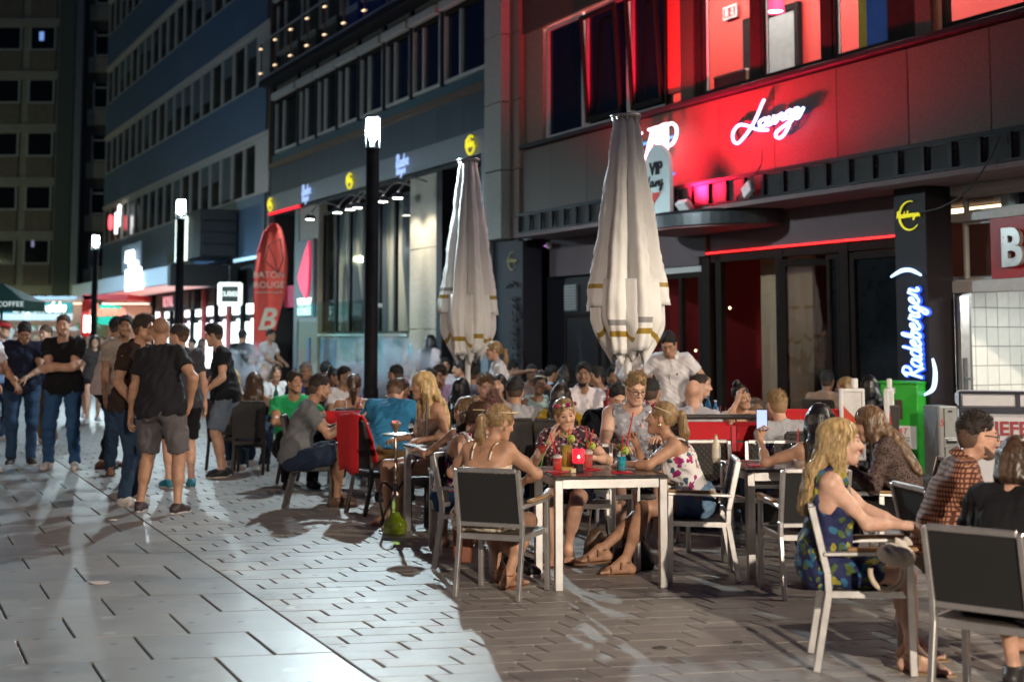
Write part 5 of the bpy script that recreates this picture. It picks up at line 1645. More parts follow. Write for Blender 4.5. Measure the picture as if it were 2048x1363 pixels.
  Q = np.concatenate([Q, qq + len(P)]); P = np.concatenate([P, V])
 link('hair', np_mesh('hair', P, Q, hm), ob)
EXTRA = {}
def ex_glasses(J, m=None):
 HP = J['HP']; mb = MB()
 for s in (-1, 1):
  pts = [HP(s * 0.032 + 0.023 * math.cos(a), -0.104 + abs(s * 0.032 + 0.023 * math.cos(a)) * 0.12, 0.006 + 0.018 * math.sin(a)) for a in np.linspace(0, 2 * PI, 13)[:-1]]
  mb.tube([tuple(p) for p in pts], 0.0022, 4, closed=True)
  mb.tube([tuple(HP(s * 0.054, -0.098, 0.010)), tuple(HP(s * 0.076, -0.03, 0.012)), tuple(HP(s * 0.079, 0.01, 0.008))], 0.0022, 4)
 mb.tube([tuple(HP(-0.01, -0.105, 0.012)), tuple(HP(0.01, -0.105, 0.012))], 0.002, 4)
 mb.build('glasses', mat('glasses_frame', (0.012, 0.01, 0.01), 0.25), J['ob'])
def ex_sunglasses_up(J):
 HP = J['HP']; mb = MB()
 for s in (-1, 1):
  c = HP(s * 0.034, -0.055, 0.120)
  R = Matrix((J['Rh'] @ rotm(0.6, 0, 0)).tolist())
  mb.lathe([(0.001, 0.004), (0.02, 0.003), (0.026, 0.0)], c, 10, 0, True, True, R)
  mb.tube([tuple(HP(s * 0.058, -0.045, 0.115)), tuple(HP(s * 0.086, 0.03, 0.06))], 0.003, 4)
 mb.tube([tuple(HP(-0.01, -0.06, 0.124)), tuple(HP(0.01, -0.06, 0.124))], 0.003, 4)
 mb.build('sunglasses', mat('sunglass', (0.01, 0.01, 0.012), 0.08, coat=0.5), J['ob'])
def ex_cap(J, c=(0.02, 0.02, 0.022)):
 HP = J['HP']; Rh = J['Rh']; hs = J['hs']
 G = Field(J['hc'] - 0.24, J['hc'] + 0.24, 0.011)
 G.prim(('el', HP(0, 0.012, 0.045), (0.088 * hs, 0.106 * hs, 0.088 * hs), Rh, 0.01))
 G.cut(HP(0, 0, 0.045), Rh @ A3(0, 0.1, -1))
 G.prim(('el', HP(0, -0.115, 0.050), (0.070, 0.075, 0.012), Rh @ rotm(0.15, 0, 0), 0.012))
 P, Q = G.surface()
 link('cap', np_mesh('cap', P, Q, mat('cap_%d_%d' % (int(c[0] * 255), int(c[2] * 255)), c, 0.8)), J['ob'])
def ex_headband(J, flowers=True, c=(0.55, 0.42, 0.25)):
 HP = J['HP']; mb = MB()
 pts = [HP(0.089 * math.cos(a), -0.002 + 0.105 * math.sin(a), 0.075 - 0.03 * math.sin(a)) for a in np.linspace(0, 2 * PI, 25)[:-1]]
 mb.tube([tuple(p) for p in pts], 0.0045, 5, closed=True)
 hb = mb.build('headband', mat('headband', c, 0.6), J['ob'])
 if flowers:
  cols = [(0.25, 0.01, 0.08), (0.5, 0.1, 0.12), (0.6, 0.5, 0.4), (0.28, 0.01, 0.10), (0.12, 0.16, 0.05)]
  for i, a in enumerate((-2.6, -2.25, -1.85, -1.45, -1.0, -0.6)):
   fb = MB(); c_ = HP(0.092 * math.cos(a), -0.002 + 0.108 * math.sin(a), 0.080 - 0.03 * math.sin(a))
   r = (0.017, 0.012, 0.013, 0.016, 0.011, 0.015)[i]
   R = Matrix((J['Rh'] @ rotm(1.1 * -math.sin(a), 1.1 * math.cos(a), 0)).tolist())
   for q in range(6):
    b = q * PI / 3
    fb.lathe([(0.0005, -r * .5), (r * 0.5, -r * 0.2), (r * 0.55, r * .2), (0.0005, r * 0.45)], Vector(tuple(c_)) + R @ Vector((r * 0.55 * math.cos(b), r * 0.55 * math.sin(b), 0)), 6, 0, True, False, R)
   fb.lathe([(r * .45, 0), (r * 0.4, r * 0.5), (0.0005, r * 0.7)], c_, 6, 0, True, False, R)
   fb.build('flower', mat('flower_%d' % (i % 5), cols[i % 5], 0.7), hb)
def ex_earring(J, c=(0.6, 0.5, 0.3), r=0.009):
 HP = J['HP']
 for s in (-1, 1):
  mb = MB(); mb.lathe([(0.0005, -r), (r * .8, -r * .5), (r * .8, r * .5), (0.0005, r)], HP(s * 0.082, -0.004, -0.042), 8)
  mb.build('earring', mat('earring_metal', c, 0.25, 1.0), J['ob'])
def ex_watch(J, s=1, c=(0.45, 0.45, 0.47)):
 w, fw, pn, sv, hh = J['hframes'][s]
 mb = MB(); c0 = w - fw * 0.035
 pts = [c0 + (pn * math.cos(a) * 0.026 + sv * math.sin(a) * 0.031) for a in np.linspace(0, 2 * PI, 15)[:-1]]
 mb.tube([tuple(p) for p in pts], 0.006, 5, closed=True)
 R = Matrix(np.stack([fw, sv, -pn], 1).tolist())
 mb.lathe([(0.018, -0.004), (0.018, 0.004), (0.001, 0.005)], c0 - pn * 0.028, 12, 0, False, True, R)
 mb.build('wristwatch', mat('watch_steel', c, 0.3, 1.0), J['ob'])
def ex_backprint(J, body, c, size=0.06):
 m_, R = J['mid'], J['R2']
 o = m_ + R @ A3(0, 0.137, 0.12)
 put_text(body, mat('print_' + body.lower(), c, 0.8), J['ob'], o, R @ A3(1, 0, 0) * 1.0, R @ A3(0, 0, 1), size, name='print', depth=0.004)
def ex_chestdot(J, c=(0.02, 0.03, 0.08), s=1):
 m_, R = J['mid'], J['R2']
 mb = MB(); mb.box(m_ + R @ A3(s * 0.075, -0.122, 0.13), (0.012, 0.008, 0.022), 0, Matrix(R.tolist()))
 mb.build('emblem', mat('emblem_%d' % int(c[2] * 255), c, 0.7), J['ob'])
for k_, f_ in (('glasses', ex_glasses), ('shades', ex_sunglasses_up), ('cap', ex_cap), ('band', ex_headband), ('earring', ex_earring), ('watch', ex_watch), ('print', ex_backprint), ('emblem', ex_chestdot)):
 EXTRA[k_] = f_
# ================================================================== street lamps
def lantern_light(loc, col, watts, floor=.11, shield=1.0):
 """the optics of a street lantern: little straight down, most at a low angle, next to nothing above the horizontal"""
 L = bpy.data.lights.new('lantern_light', 'POINT'); L.color = col; L.energy = watts; L.shadow_soft_size = .06; L.use_nodes = True
 nt = L.node_tree; N = nt.nodes; K = nt.links; em = N['Emission']
 tc = N.new('ShaderNodeTexCoord'); sp = N.new('ShaderNodeSeparateXYZ'); K.new(tc.outputs['Normal'], sp.inputs[0])
 def M(op, a, b=None, c=None):
  m = N.new('ShaderNodeMath'); m.operation = op
  for i, v in enumerate((a, b, c)):
   if v is None: continue
   if isinstance(v, (int, float)): m.inputs[i].default_value = v
   else: K.new(v, m.inputs[i])
  return m.outputs[0]
 z = M('MULTIPLY', sp.outputs['Z'], -1.0)
 mr = N.new('ShaderNodeMapRange'); mr.interpolation_type = 'SMOOTHSTEP'; mr.inputs['From Min'].default_value = .03; mr.inputs['From Max'].default_value = .25; K.new(z, mr.inputs[0])
 zz = M('MAXIMUM', z, .33); q = M('DIVIDE', 1.0, M('MULTIPLY', zz, zz))
 # shielded on the house side
 dn = M('ADD', M('MULTIPLY', sp.outputs['X'], SN.x), M('MULTIPLY', sp.outputs['Y'], SN.y))
 hs_ = N.new('ShaderNodeMapRange'); hs_.interpolation_type = 'SMOOTHSTEP'; hs_.inputs['From Min'].default_value = .25; hs_.inputs['From Max'].default_value = .75; hs_.inputs['To Min'].default_value = 1; hs_.inputs['To Max'].default_value = shield; K.new(dn, hs_.inputs[0])
 q = M('MULTIPLY', q, hs_.outputs[0])
 K.new(M('ADD', M('MULTIPLY', mr.outputs[0], q), floor), em.inputs['Strength'])
 o = bpy.data.objects.new('lantern_light', L); COL.objects.link(o); o.location = loc
 return o
def glow_mat(name, col, strength):
 if name in MATS: return MATS[name]
 m, nt, N, L, b = _nt(name); N.remove(b)
 e = N.new('ShaderNodeEmission'); e.inputs[0].default_value = rgb(col); e.inputs[1].default_value = strength
 t = N.new('ShaderNodeBsdfTransparent'); a = N.new('ShaderNodeAddShader'); L.new(e.outputs[0], a.inputs[0]); L.new(t.outputs[0], a.inputs[1]); L.new(a.outputs[0], N['Material Output'].inputs[0])
 MATS[name] = m
 return m
def make_lamp(strength, col, zt=4.55):
 r = empty('street_lamp')
 mb = MB(); mb.lathe([(0.15, 0.0), (0.15, 0.02), (0.105, 0.03), (0.105, 0.9), (0.092, 0.92), (0.088, zt - 0.46), (0.10, zt - 0.455), (0.10, zt - 0.43)], n=20)
 mb.build('pole', M_darkmet, r)
 mb = MB()
 for k in range(4):
  a = k * PI / 2 + .4; mb.tube([(0.098 * math.cos(a), 0.098 * math.sin(a), zt - .43), (0.098 * math.cos(a), 0.098 * math.sin(a), zt - .03)], 0.006, 5)
 mb.lathe([(0.10, zt - .03), (0.105, zt - .02), (0.105, zt), (0.06, zt + .02), (0.001, zt + .025)], n=20)
 mb.build('lantern_frame', M_greymet, r)
 mb = MB(); mb.lathe([(0.094, zt - .425), (0.094, zt - .035)], n=20, caps=False); mb.build('lantern_glass', glassmat('lamp_glass', (0.97, 0.98, 0.98), 0.02), r)
 mb = MB(); mb.lathe([(0.02, zt - .34), (0.05, zt - .30), (0.072, zt - .12), (0.072, zt - .05), (0.02, zt - .04)], n=14); mb.build('lamp_tube', glow_mat('lamp_tube_%d' % int(strength), col, strength), r)
 mb = MB(); mb.lathe([(0.03, zt - .429), (0.02, zt - .36), (0.018, zt - .335)], n=10); mb.build('lamp_socket', M_greymet, r)
 return r
COOL = (0.76, 0.94, 1.0)
lamp0 = make_lamp(TUBE_L, COOL)
for k, (x, y, lab) in enumerate(((-1.876, 19.0, 'nearest tall street lamp, its white lantern glaring above the crowd'), (-7.15, 30.6, 'middle street lamp behind the bald man and the man in brown'), (-12.2, 41.6, 'farthest street lamp rising above the two men in pale shirts'))):
 o = lamp0 if k == 0 else copy_tree(lamp0)
 o.location = (x, y, 0); lantern_light((x, y, 4.55 - .2), COOL, LAMP_W * (1, .32, .32)[k], .13, .22); tag(o, lab, 'street lamp', 'street lamps along the pavement')
# the row goes on behind the photographer; a warm lantern hangs by the snack shop, out of view on the right
for x, y, zt, w_, c_, fl_, lab in ((4.2, -6.5, 4.6, LAMP_B, (1, .85, .69), .08, 'street lamp with warm light behind the photographer'), (6.3, 8.4, 4.0, LAMP_R, (1, .84, .66), .1, 'street lamp with warm light in front of the snack shop'), (-9.5, 9.0, 4.6, LAMP_L, (1, .72, .48), .3, 'street lamp with orange light on the far side of the street'), (-21, 46, 6.0, LAMP_F, (.42, .74, 1), .40, 'unseen cool lamp added to light the office block'), (-34, 66, 6.0, LAMP_E, (.85, 1, .55), .9, 'unseen greenish lamp added to light the apartment block')):  # the last two are added out of view to brighten the far blocks
 o = make_lamp(60, c_, zt); o.location = (x, y, 0); lantern_light((x, y, zt - .2), c_, w_, fl_); tag(o, lab, 'street lamp')
# ================================================================== strokes for hand-written signs
GL = {
 'a': ([(.75, .85), (.4, 1), (.05, .6), (.15, .1), (.45, 0), (.75, .5), (.8, .95), (.75, .3), (.95, 0), (1.15, .2)], 1.1),
 'd': ([(.75, .85), (.4, 1), (.05, .6), (.15, .1), (.45, 0), (.75, .5), (.95, 1.85), (.78, .3), (.95, 0), (1.15, .2)], 1.1),
 'e': ([(.0, .4), (.5, .55), (.7, .8), (.5, 1), (.15, .7), (.1, .25), (.4, 0), (.8, .2), (.95, .4)], .95),
 'b': ([(0, .3), (.35, 1.2), (.42, 1.85), (.2, 1.7), (.1, .6), (.2, .05), (.5, .05), (.7, .5), (.6, .9), (.4, .75), (.7, .75), (.95, .85)], .95),
 'r': ([(0, .2), (.25, .9), (.3, 1.1), (.4, .9), (.7, .95), (.55, .3), (.7, 0), (.95, .2)], .92),
 'g': ([(.75, .85), (.4, 1), (.05, .6), (.15, .1), (.45, 0), (.75, .6), (.7, -.3), (.4, -.85), (.1, -.7), (.2, -.4), (.6, -.1), (1.1, .3)], 1.05),
 'R': ([(.2, 0), (.32, .9), (.42, 1.85), (.1, 1.55), (.5, 1.95), (1.1, 1.75), (1.0, 1.2), (.45, .95), (.85, .45), (1.25, -.15)], 1.3),
 'L': ([(.8, 1.9), (.5, 1.2), (.3, .4), (.05, 0), (.4, .1), (.9, 0), (1.2, .2)], 1.2),
 'o': ([(.5, 1), (.1, .7), (.1, .2), (.45, 0), (.75, .4), (.6, .95), (.95, .8)], .95),
 'u': ([(0, .9), (.1, .2), (.35, 0), (.7, .6), (.75, .95), (.75, .25), (.95, 0), (1.1, .2)], 1.1),
 'n': ([(0, 0), (.15, .9), (.2, .5), (.55, 1), (.7, .7), (.7, .2), (.9, 0), (1.1, .2)], 1.1),
 'C': ([(1.0, 1.6), (.6, 1.9), (.1, 1.3), (.1, .4), (.5, 0), (1.0, .3)], 1.15),
 'P': ([(.2, 0), (.35, 1.85), (.1, 1.5), (.6, 1.95), (1.0, 1.6), (.8, 1.1), (.35, .95)], 1.1),
 'M': ([(0, 0), (.3, 1.8), (.5, .4), (.9, 1.8), (1.0, .1), (1.2, .1)], 1.3),
 'i': ([(0, .8), (.15, .2), (.35, .1), (.5, .3)], .55), 't': ([(.3, 1.6), (.15, .3), (.35, 0), (.6, .3)], .6), 's': ([(.6, .9), (.2, .8), (.5, .4), (.1, 0)], .75), 'l': ([(0, .3), (.4, 1.7), (.2, 1.7), (.15, .2), (.4, 0)], .5),
 'h': ([(0, .2), (.4, 1.85), (.15, .0), (.4, .95), (.6, .8), (.6, .1), (.9, .1)], .9), 'm': ([(0, 0), (.1, .9), (.3, .9), (.35, .1), (.5, .9), (.65, .8), (.7, .1), (.95, .1)], 1.0)}
def script_word(word, size, fr, m, parent, r, name='letter', n=4, rn=6, slant=0.18):
 """hand-written word; fr maps (u, v) in metres to space"""
 u = 0.0
 for ch in word:
  if ch == ' ': u += .6 * size; continue
  pts, adv = GL.get(ch, GL['n'])
  mb = MB()
  path = [(u + (p[0] + slant * p[1]) * size, p[1] * size) for p in pts]
  mb.tube([fr(*p) for p in cr(path, n)], r, rn)
  o = mb.build(name, m, None)
  if parent is not None: setparent(o, parent); o.matrix_parent_inverse = Matrix.Translation(-parent.location)
  u += adv * size
 return u
def px_letter(pts, o, r, m, parent, closed=False, k=5, name='letter', tube_n=8):
 """letter whose course was surveyed on the front: picture points -> the plane o metres out"""
 P = []
 for x, y in pts:
  s, z = fac(x, y, o); P.append(tuple(fpt(s, o, z)))
 mb = MB(); mb.tube(cr(P, k, closed), r, tube_n, closed=closed)
 ob = mb.build(name, m, None); setparent(ob, parent); ob.matrix_parent_inverse = Matrix.Translation(-parent.location)
 return ob
E_neon = emat('neon_white', (0.86, 0.93, 1.0), 2.2)
E_neonb = emat('neon_back', (0.05, 0.30, 1.0), 1.0)
def lounge_sign():
 S = empty('neon_sign', fpt(17, 0.1, 4.5)); tag(S, 'glowing white VIP Lounge lettering on the red lit granite front', 'sign')
 z = lambda p: [(1380 + x / 2.963, y / 2.963) for x, y in p]
 for pts in ([(440, 590), (424, 622), (400, 682), (370, 742), (330, 802), (287, 848), (258, 835), (256, 785), (290, 742), (340, 745), (400, 768), (462, 770)],
    [(438, 705), (414, 722), (415, 748), (440, 745), (456, 722), (440, 702), (462, 708)],
    [(470, 690), (458, 735), (474, 738), (492, 712), (499, 682), (492, 722), (508, 728)],
    [(524, 680), (512, 722), (527, 692), (546, 672), (547, 708), (562, 702)],
    [(596, 650), (572, 668), (572, 698), (592, 692), (607, 655), (600, 702), (576, 768), (541, 815), (511, 812), (512, 785), (550, 752), (606, 712)],
    [(612, 690), (642, 668), (644, 642), (622, 648), (614, 690), (642, 698), (674, 636)]):
  q = z(pts)
  l = px_letter(q, 0.16, 0.019, E_neon, S)
  px_letter([(x, y) for x, y in q], 0.10, 0.027, E_neonb, l.parent, name='letter_back')
 # V I P as solid serif capitals
 def bar(pts, w, o=0.16):
  mb = MB()
  P = [fpt(*[(fac(x, y, o)[0]), ][:1], o, fac(x, y, o)[1]) for x, y in pts]
  for i in range(len(P) - 1): mb.bar(P[i], P[i + 1], w, 0.07, up=SN)
  return mb
 for nm, strokes in (('V', [([(1271, 268), (1285, 345)], .08), ([(1308, 258), (1287, 345)], .05), ([(1262, 270), (1282, 266)], .04), ([(1299, 260), (1317, 256)], .04)]),
      ('I', [([(1316, 254), (1316, 326)], .075), ([(1308, 257), (1324, 253)], .04), ([(1308, 329), (1324, 325)], .04)]),
      ):
  mb = MB()
  for pts, w in strokes:
   P = [fpt(fac(x, y, .16)[0], .16 + .001 * len(mb.f) / 6, fac(x, y, .16)[1]) for x, y in pts]
   mb.bar(P[0], P[1], w, 0.07, up=SN)
  o = mb.build('letter', E_neon, None); setparent(o, S); o.matrix_parent_inverse = Matrix.Translation(-S.location)
 P_ = []
 mb = MB()
 for pts, w in (([(1331, 250), (1331, 322)], .075), ([(1324, 325), (1339, 321)], .04), ([(1325, 251), (1336, 248)], .04)):
  P = [fpt(fac(x, y, .16)[0], .16 + .001 * len(mb.f) / 6, fac(x, y, .16)[1]) for x, y in pts]; mb.bar(P[0], P[1], w, 0.07, up=SN)
 bow = [(1333, 250), (1345, 247), (1353, 256), (1352, 275), (1343, 289), (1332, 292)]
 mb.tube(cr([tuple(fpt(fac(x, y, .16)[0], .16, fac(x, y, .16)[1])) for x, y in bow], 5), .026, 8)
 o = mb.build('letter', E_neon, None); setparent(o, S); o.matrix_parent_inverse = Matrix.Translation(-S.location)
 mb = MB(); fbox(mb, fac(1352, 290)[0], fac(1268, 290)[0], 0.02, 0.05, 4.12, 4.16); fbox(mb, fac(1352, 290)[0], fac(1268, 290)[0], 0.02, 0.05, 4.70, 4.74)
 o = mb.build('letter_rail', E_neonb, None); setparent(o, S); o.matrix_parent_inverse = Matrix.Translation(-S.location)
lounge_sign()
def canopy_group():
 # round canopy over the entrance
 c_s, c_o = 17.5, 0.05
 C0 = fpt(c_s, 0, 3.3)
 D = empty('entrance_canopy', C0); tag(D, 'grey half round canopy over the lounge entrance', 'canopy')
 n = 28; R_ = 1.38
 def ring(r, z): return [fpt(c_s + r * math.cos(PI * k / n), c_o + r * .78 * math.sin(PI * k / n), z) for k in range(n + 1)]
 for nm, r, z0, z1, m in (('canopy_drum', R_, 3.16, 3.34, mat('canopy_drum_grey', (0.045, 0.048, 0.052), 0.4, 0.2)), ('canopy_lid', R_ + .04, 3.342, 3.37, M_darkmet), ('canopy_soffit', R_ - .06, 3.13, 3.158, mat('canopy_soffit_red', (0.22, 0.06, 0.06), 0.5))):
  a_, b_ = ring(r, z0), ring(r, z1); mb = MB()
  mb.add(a_ + b_, [tuple(range(n + 1)), tuple(range(n + 1, 2 * n + 2))[::-1]] + [(i + 1, i, n + 1 + i, n + 2 + i) for i in range(n)] + [(0, n, 2 * n + 1, n + 1)])
  o = mb.build(nm, m, None, fixn=True); setparent(o, D); o.matrix_parent_inverse = Matrix.Translation(-D.location)
 # oval plate standing on it
 o_ = 0.95
 s0, z0 = fac(1314, 345, o_)
 B = fpt(s0, o_, 3.38)
 S = empty('lit_plate', B); tag(S, 'lit oval plate with VIP Lounge lettering standing on the round canopy', 'sign')
 s_hw = abs(fac(1288, 350, o_)[0] - fac(1340, 350, o_)[0]) / 2
 zt = fac(1318, 288, o_)[1]; zb = 3.38
 prof = [(-s_hw, zb)] + [(s_hw * -math.cos(PI * k / 14), zt - .42 + .42 * math.sin(PI * k / 14)) for k in range(15)] + [(s_hw, zb)]
 mb = MB(); mb.prism(prof, 0, 0.06, 0, lambda u, v, w: fpt(s0 + u, o_ - .05 + w, v))
 m = emat('plate_glow', (0.40, 0.48, 0.48), 0.25)
 p = mb.build('plate', m, None, fixn=True); setparent(p, S); p.matrix_parent_inverse = Matrix.Translation(-S.location)
 def fr(dz, ds): return lambda u, v: fpt(s0 + ds - u, o_ + .025, zb + dz + v)
 script_word('Loung', .085, fr(.42, .26), M_blackmat, S, .011)
 me = text_mesh('VIP', .26, .008, .008); me.materials.append(M_blackmat)
 M_ = Matrix((-SD, Vector((0, 0, 1)), (-SD).cross(Vector((0, 0, 1))))).transposed().to_4x4(); M_.translation = fpt(s0, o_ + .02, zb + .68)
 me.transform(M_); t = link('lettering', me); setparent(t, S); t.matrix_parent_inverse = Matrix.Translation(-S.location)
 mb = MB(); mb.prism([(-.3, .02), (.12, .33), (-.3, .33)], 0, .012, 0, lambda u, v, w: fpt(s0 - u - .02, o_ + .012 + w, zb + v))
 t = mb.build('red_triangle', M_red, None, fixn=True); setparent(t, S); t.matrix_parent_inverse = Matrix.Translation(-S.location)
 # red floodlights lying on the canopy; the second is added to widen the wash
 for q, (ss, oo, lab) in enumerate(((17.15, .98, 'small red floodlight on the round canopy, beside the lit plate'), (18.55, .80, 'added small red floodlight on the round canopy, behind the white parasol'))):
  p = fpt(ss, oo, 3.44)
  F = empty('floodlight', p); tag(F, lab, 'floodlight', 'floodlights on the entrance canopy')
  mb = MB(); mb.box((0, 0, 0), (.26, .10, .18), 0, Matrix.Rotation(SROT, 3, 'Z') @ Matrix.Rotation(rad(-40), 3, 'X'), .01); mb.build('housing', M_white, F)
  mb = MB(); mb.box(Matrix.Rotation(SROT, 3, 'Z') @ Matrix.Rotation(rad(-40), 3, 'X') @ Vector((0, .055, 0)) * -1, (.22, .006, .14), 0, Matrix.Rotation(SROT, 3, 'Z') @ Matrix.Rotation(rad(-40), 3, 'X')); mb.build('lens', emat('red_lens', (1, .02, .05), 3), F)
  L = bpy.data.lights.new('red_flood', 'SPOT'); L.color = (1.0, 0.008, 0.045); L.energy = RED_W * (1.0, .8)[q]; L.spot_size = rad(125); L.spot_blend = 0.6; L.shadow_soft_size = 0.22
  lo = bpy.data.objects.new('red_flood', L); COL.objects.link(lo); lo.location = p + Vector((0, 0, .16))
  tgt = fpt(ss + (-.7, .35)[q], 0.0, 4.8)
  lo.rotation_euler = (tgt - lo.location).to_track_quat('-Z', 'Y').to_euler()
 # A-shaped steel stand and a leftover box by the plate
 mb = MB(); p = fpt(15.9, .75, 3.38)
 mb.bar(fpt(17.35, .30, 3.85), fpt(17.0, .30, 3.38), .05, .03, up=SN)
 o = mb.build('metal_strut', M_alu, None); tag(o, 'leaning bare aluminium strut on the round canopy', 'strut')
canopy_group()
def brewery_signs():
 blue = emat('neon_blue_white', (0.45, 0.66, 1.0), 2.0); blueb = emat('neon_blue', (0.02, 0.08, 1.0), 1.8)
 for side, (s_a, s_b, lit) in enumerate(((12.86, 13.41, True), (23.62, 24.46, False))):
  w = s_b - s_a; oo = 0.44
  S = empty('brewery_sign', fpt((s_a + s_b) / 2, .42, 1.5))
  tag(S, 'glowing blue white upright Radeberger lettering on the grey pilaster' if lit else 'unlit dark upright Radeberger lettering on the far grey pilaster', 'sign')
  L = 1.06 if lit else 1.32
  z0 = (1.10 if lit else 1.00)
  size = 0.104 if lit else 0.130
  sc = s_b - w * .34
  # word climbs the pilaster: u runs up, v runs towards the far edge of the pilaster
  fr = lambda u, v: fpt(sc - w * .5 + v * 1.6 + u * .02, oo, z0 + u)
  fr2 = lambda u, v: fpt(sc - w * .5 + v * 1.6 + u * .02, oo - .025, z0 + u)
  if lit:
   script_word('Radeberger', size, fr2, blueb, S, .026, 'letter_back', slant=.15)
  script_word('Radeberger', size, fr, blue if lit else M_blackmat, S, 0.015 if lit else .016, slant=.15)
  for pts in (((1.48, -.05), (1.56, .1), (1.56, .25), (1.48, .42)), ((-.22, -.02), (-.12, -.16), (.1, -.20), (.3, -.17))):
   mb = MB(); mb.tube([fr(*p) for p in cr([(u * L / 1.30, v * .7) for u, v in pts], 5)], [.012 + .016 * math.sin(PI * i / 15) for i in range(16)], 6)
   o = mb.build('swash', blue if lit else M_blackmat, None); setparent(o, S); o.matrix_parent_inverse = Matrix.Translation(-S.location)
  # small gold emblem above
  G = empty('gold_logo', fpt((s_a + s_b) / 2, .42, 3.0)); tag(G, 'yellow ringed script emblem high on the grey pilaster by the snack shop' if lit else 'dull gold script emblem high on the far grey pilaster', 'emblem')
  gm = emat('logo_yellow', (0.75, 0.68, 0.02), .75) if lit else mat('logo_gold', (0.35, 0.28, 0.08), 0.4)
  cs, cz, r_ = (s_a + s_b) / 2, 3.02 if lit else 3.0, .17
  mb = MB(); mb.tube([fpt(cs - .03 + r_ * math.cos(a) * 1.05, .425, cz + r_ * math.sin(a)) for a in np.linspace(-2.4, 1.9, 26)], [.004 + .010 * math.sin(PI * i / 25) for i in range(26)], 5)
  o = mb.build('ring', gm, None); setparent(o, G); o.matrix_parent_inverse = Matrix.Translation(-G.location)
  script_word('Radeberger', .040, lambda u, v: fpt(cs + .20 - u, .43, cz - .02 + v), gm, G, .006)
brewery_signs()
def fascia_logos():
 labs = ['yellow fascia logo above the red beach flag', 'blue white script logo over the shop entrance', 'yellow fascia logo left of the nearest lamp post', 'blue white script logo right of the nearest lamp post', 'yellow fascia logo above the mauve lit parasol']
 for k, s in enumerate((41.45, 37.85, 34.2, 30.5, 26.62)):
  z = 5.52
  S = empty('fascia_logo', fpt(s, .12, z));
  tag(S, labs[k], 'sign', 'logos along the shop fascia')
  if k % 2 == 0:
   m = emat('logo_yellow_lit', (0.90, 0.78, 0.02), 0.9)
   mb = MB(); mb.tube([fpt(s + .20 * math.cos(a), .14, z + .19 * math.sin(a)) for a in np.linspace(-3.0, 2.2, 24)], .022, 6)
   o = mb.build('ring', m, None); setparent(o, S); o.matrix_parent_inverse = Matrix.Translation(-S.location)
   script_word('Reber', .085, lambda u, v: fpt(s + .22 - u, .16, z - .04 + v), m, S, .015)
  else:
   m = emat('logo_blue_lit', (0.40, 0.55, .9), 0.9)
   script_word('Rader', .15, lambda u, v: fpt(s + .40 - u, .15, z - .02 + v), m, S, .017)
   script_word('berger', .10, lambda u, v: fpt(s + .35 - u, .15, z - .19 + v), m, S, .014)
fascia_logos()
def front_text(body, m, parent, s, o, z, size, name='lettering', **kw):
 me = text_mesh(body, size, **kw); me.materials.clear(); me.materials.append(m)
 M_ = Matrix((-SD, Vector((0, 0, 1)), (-SD).cross(Vector((0, 0, 1))))).transposed().to_4x4(); M_.translation = fpt(s, o, z)
 me.transform(M_); t = link(name, me); setparent(t, parent); t.matrix_parent_inverse = Matrix.Translation(-parent.location)
 return t
def up_part(o, S):
 setparent(o, S); o.matrix_parent_inverse = Matrix.Translation(-S.location); return o
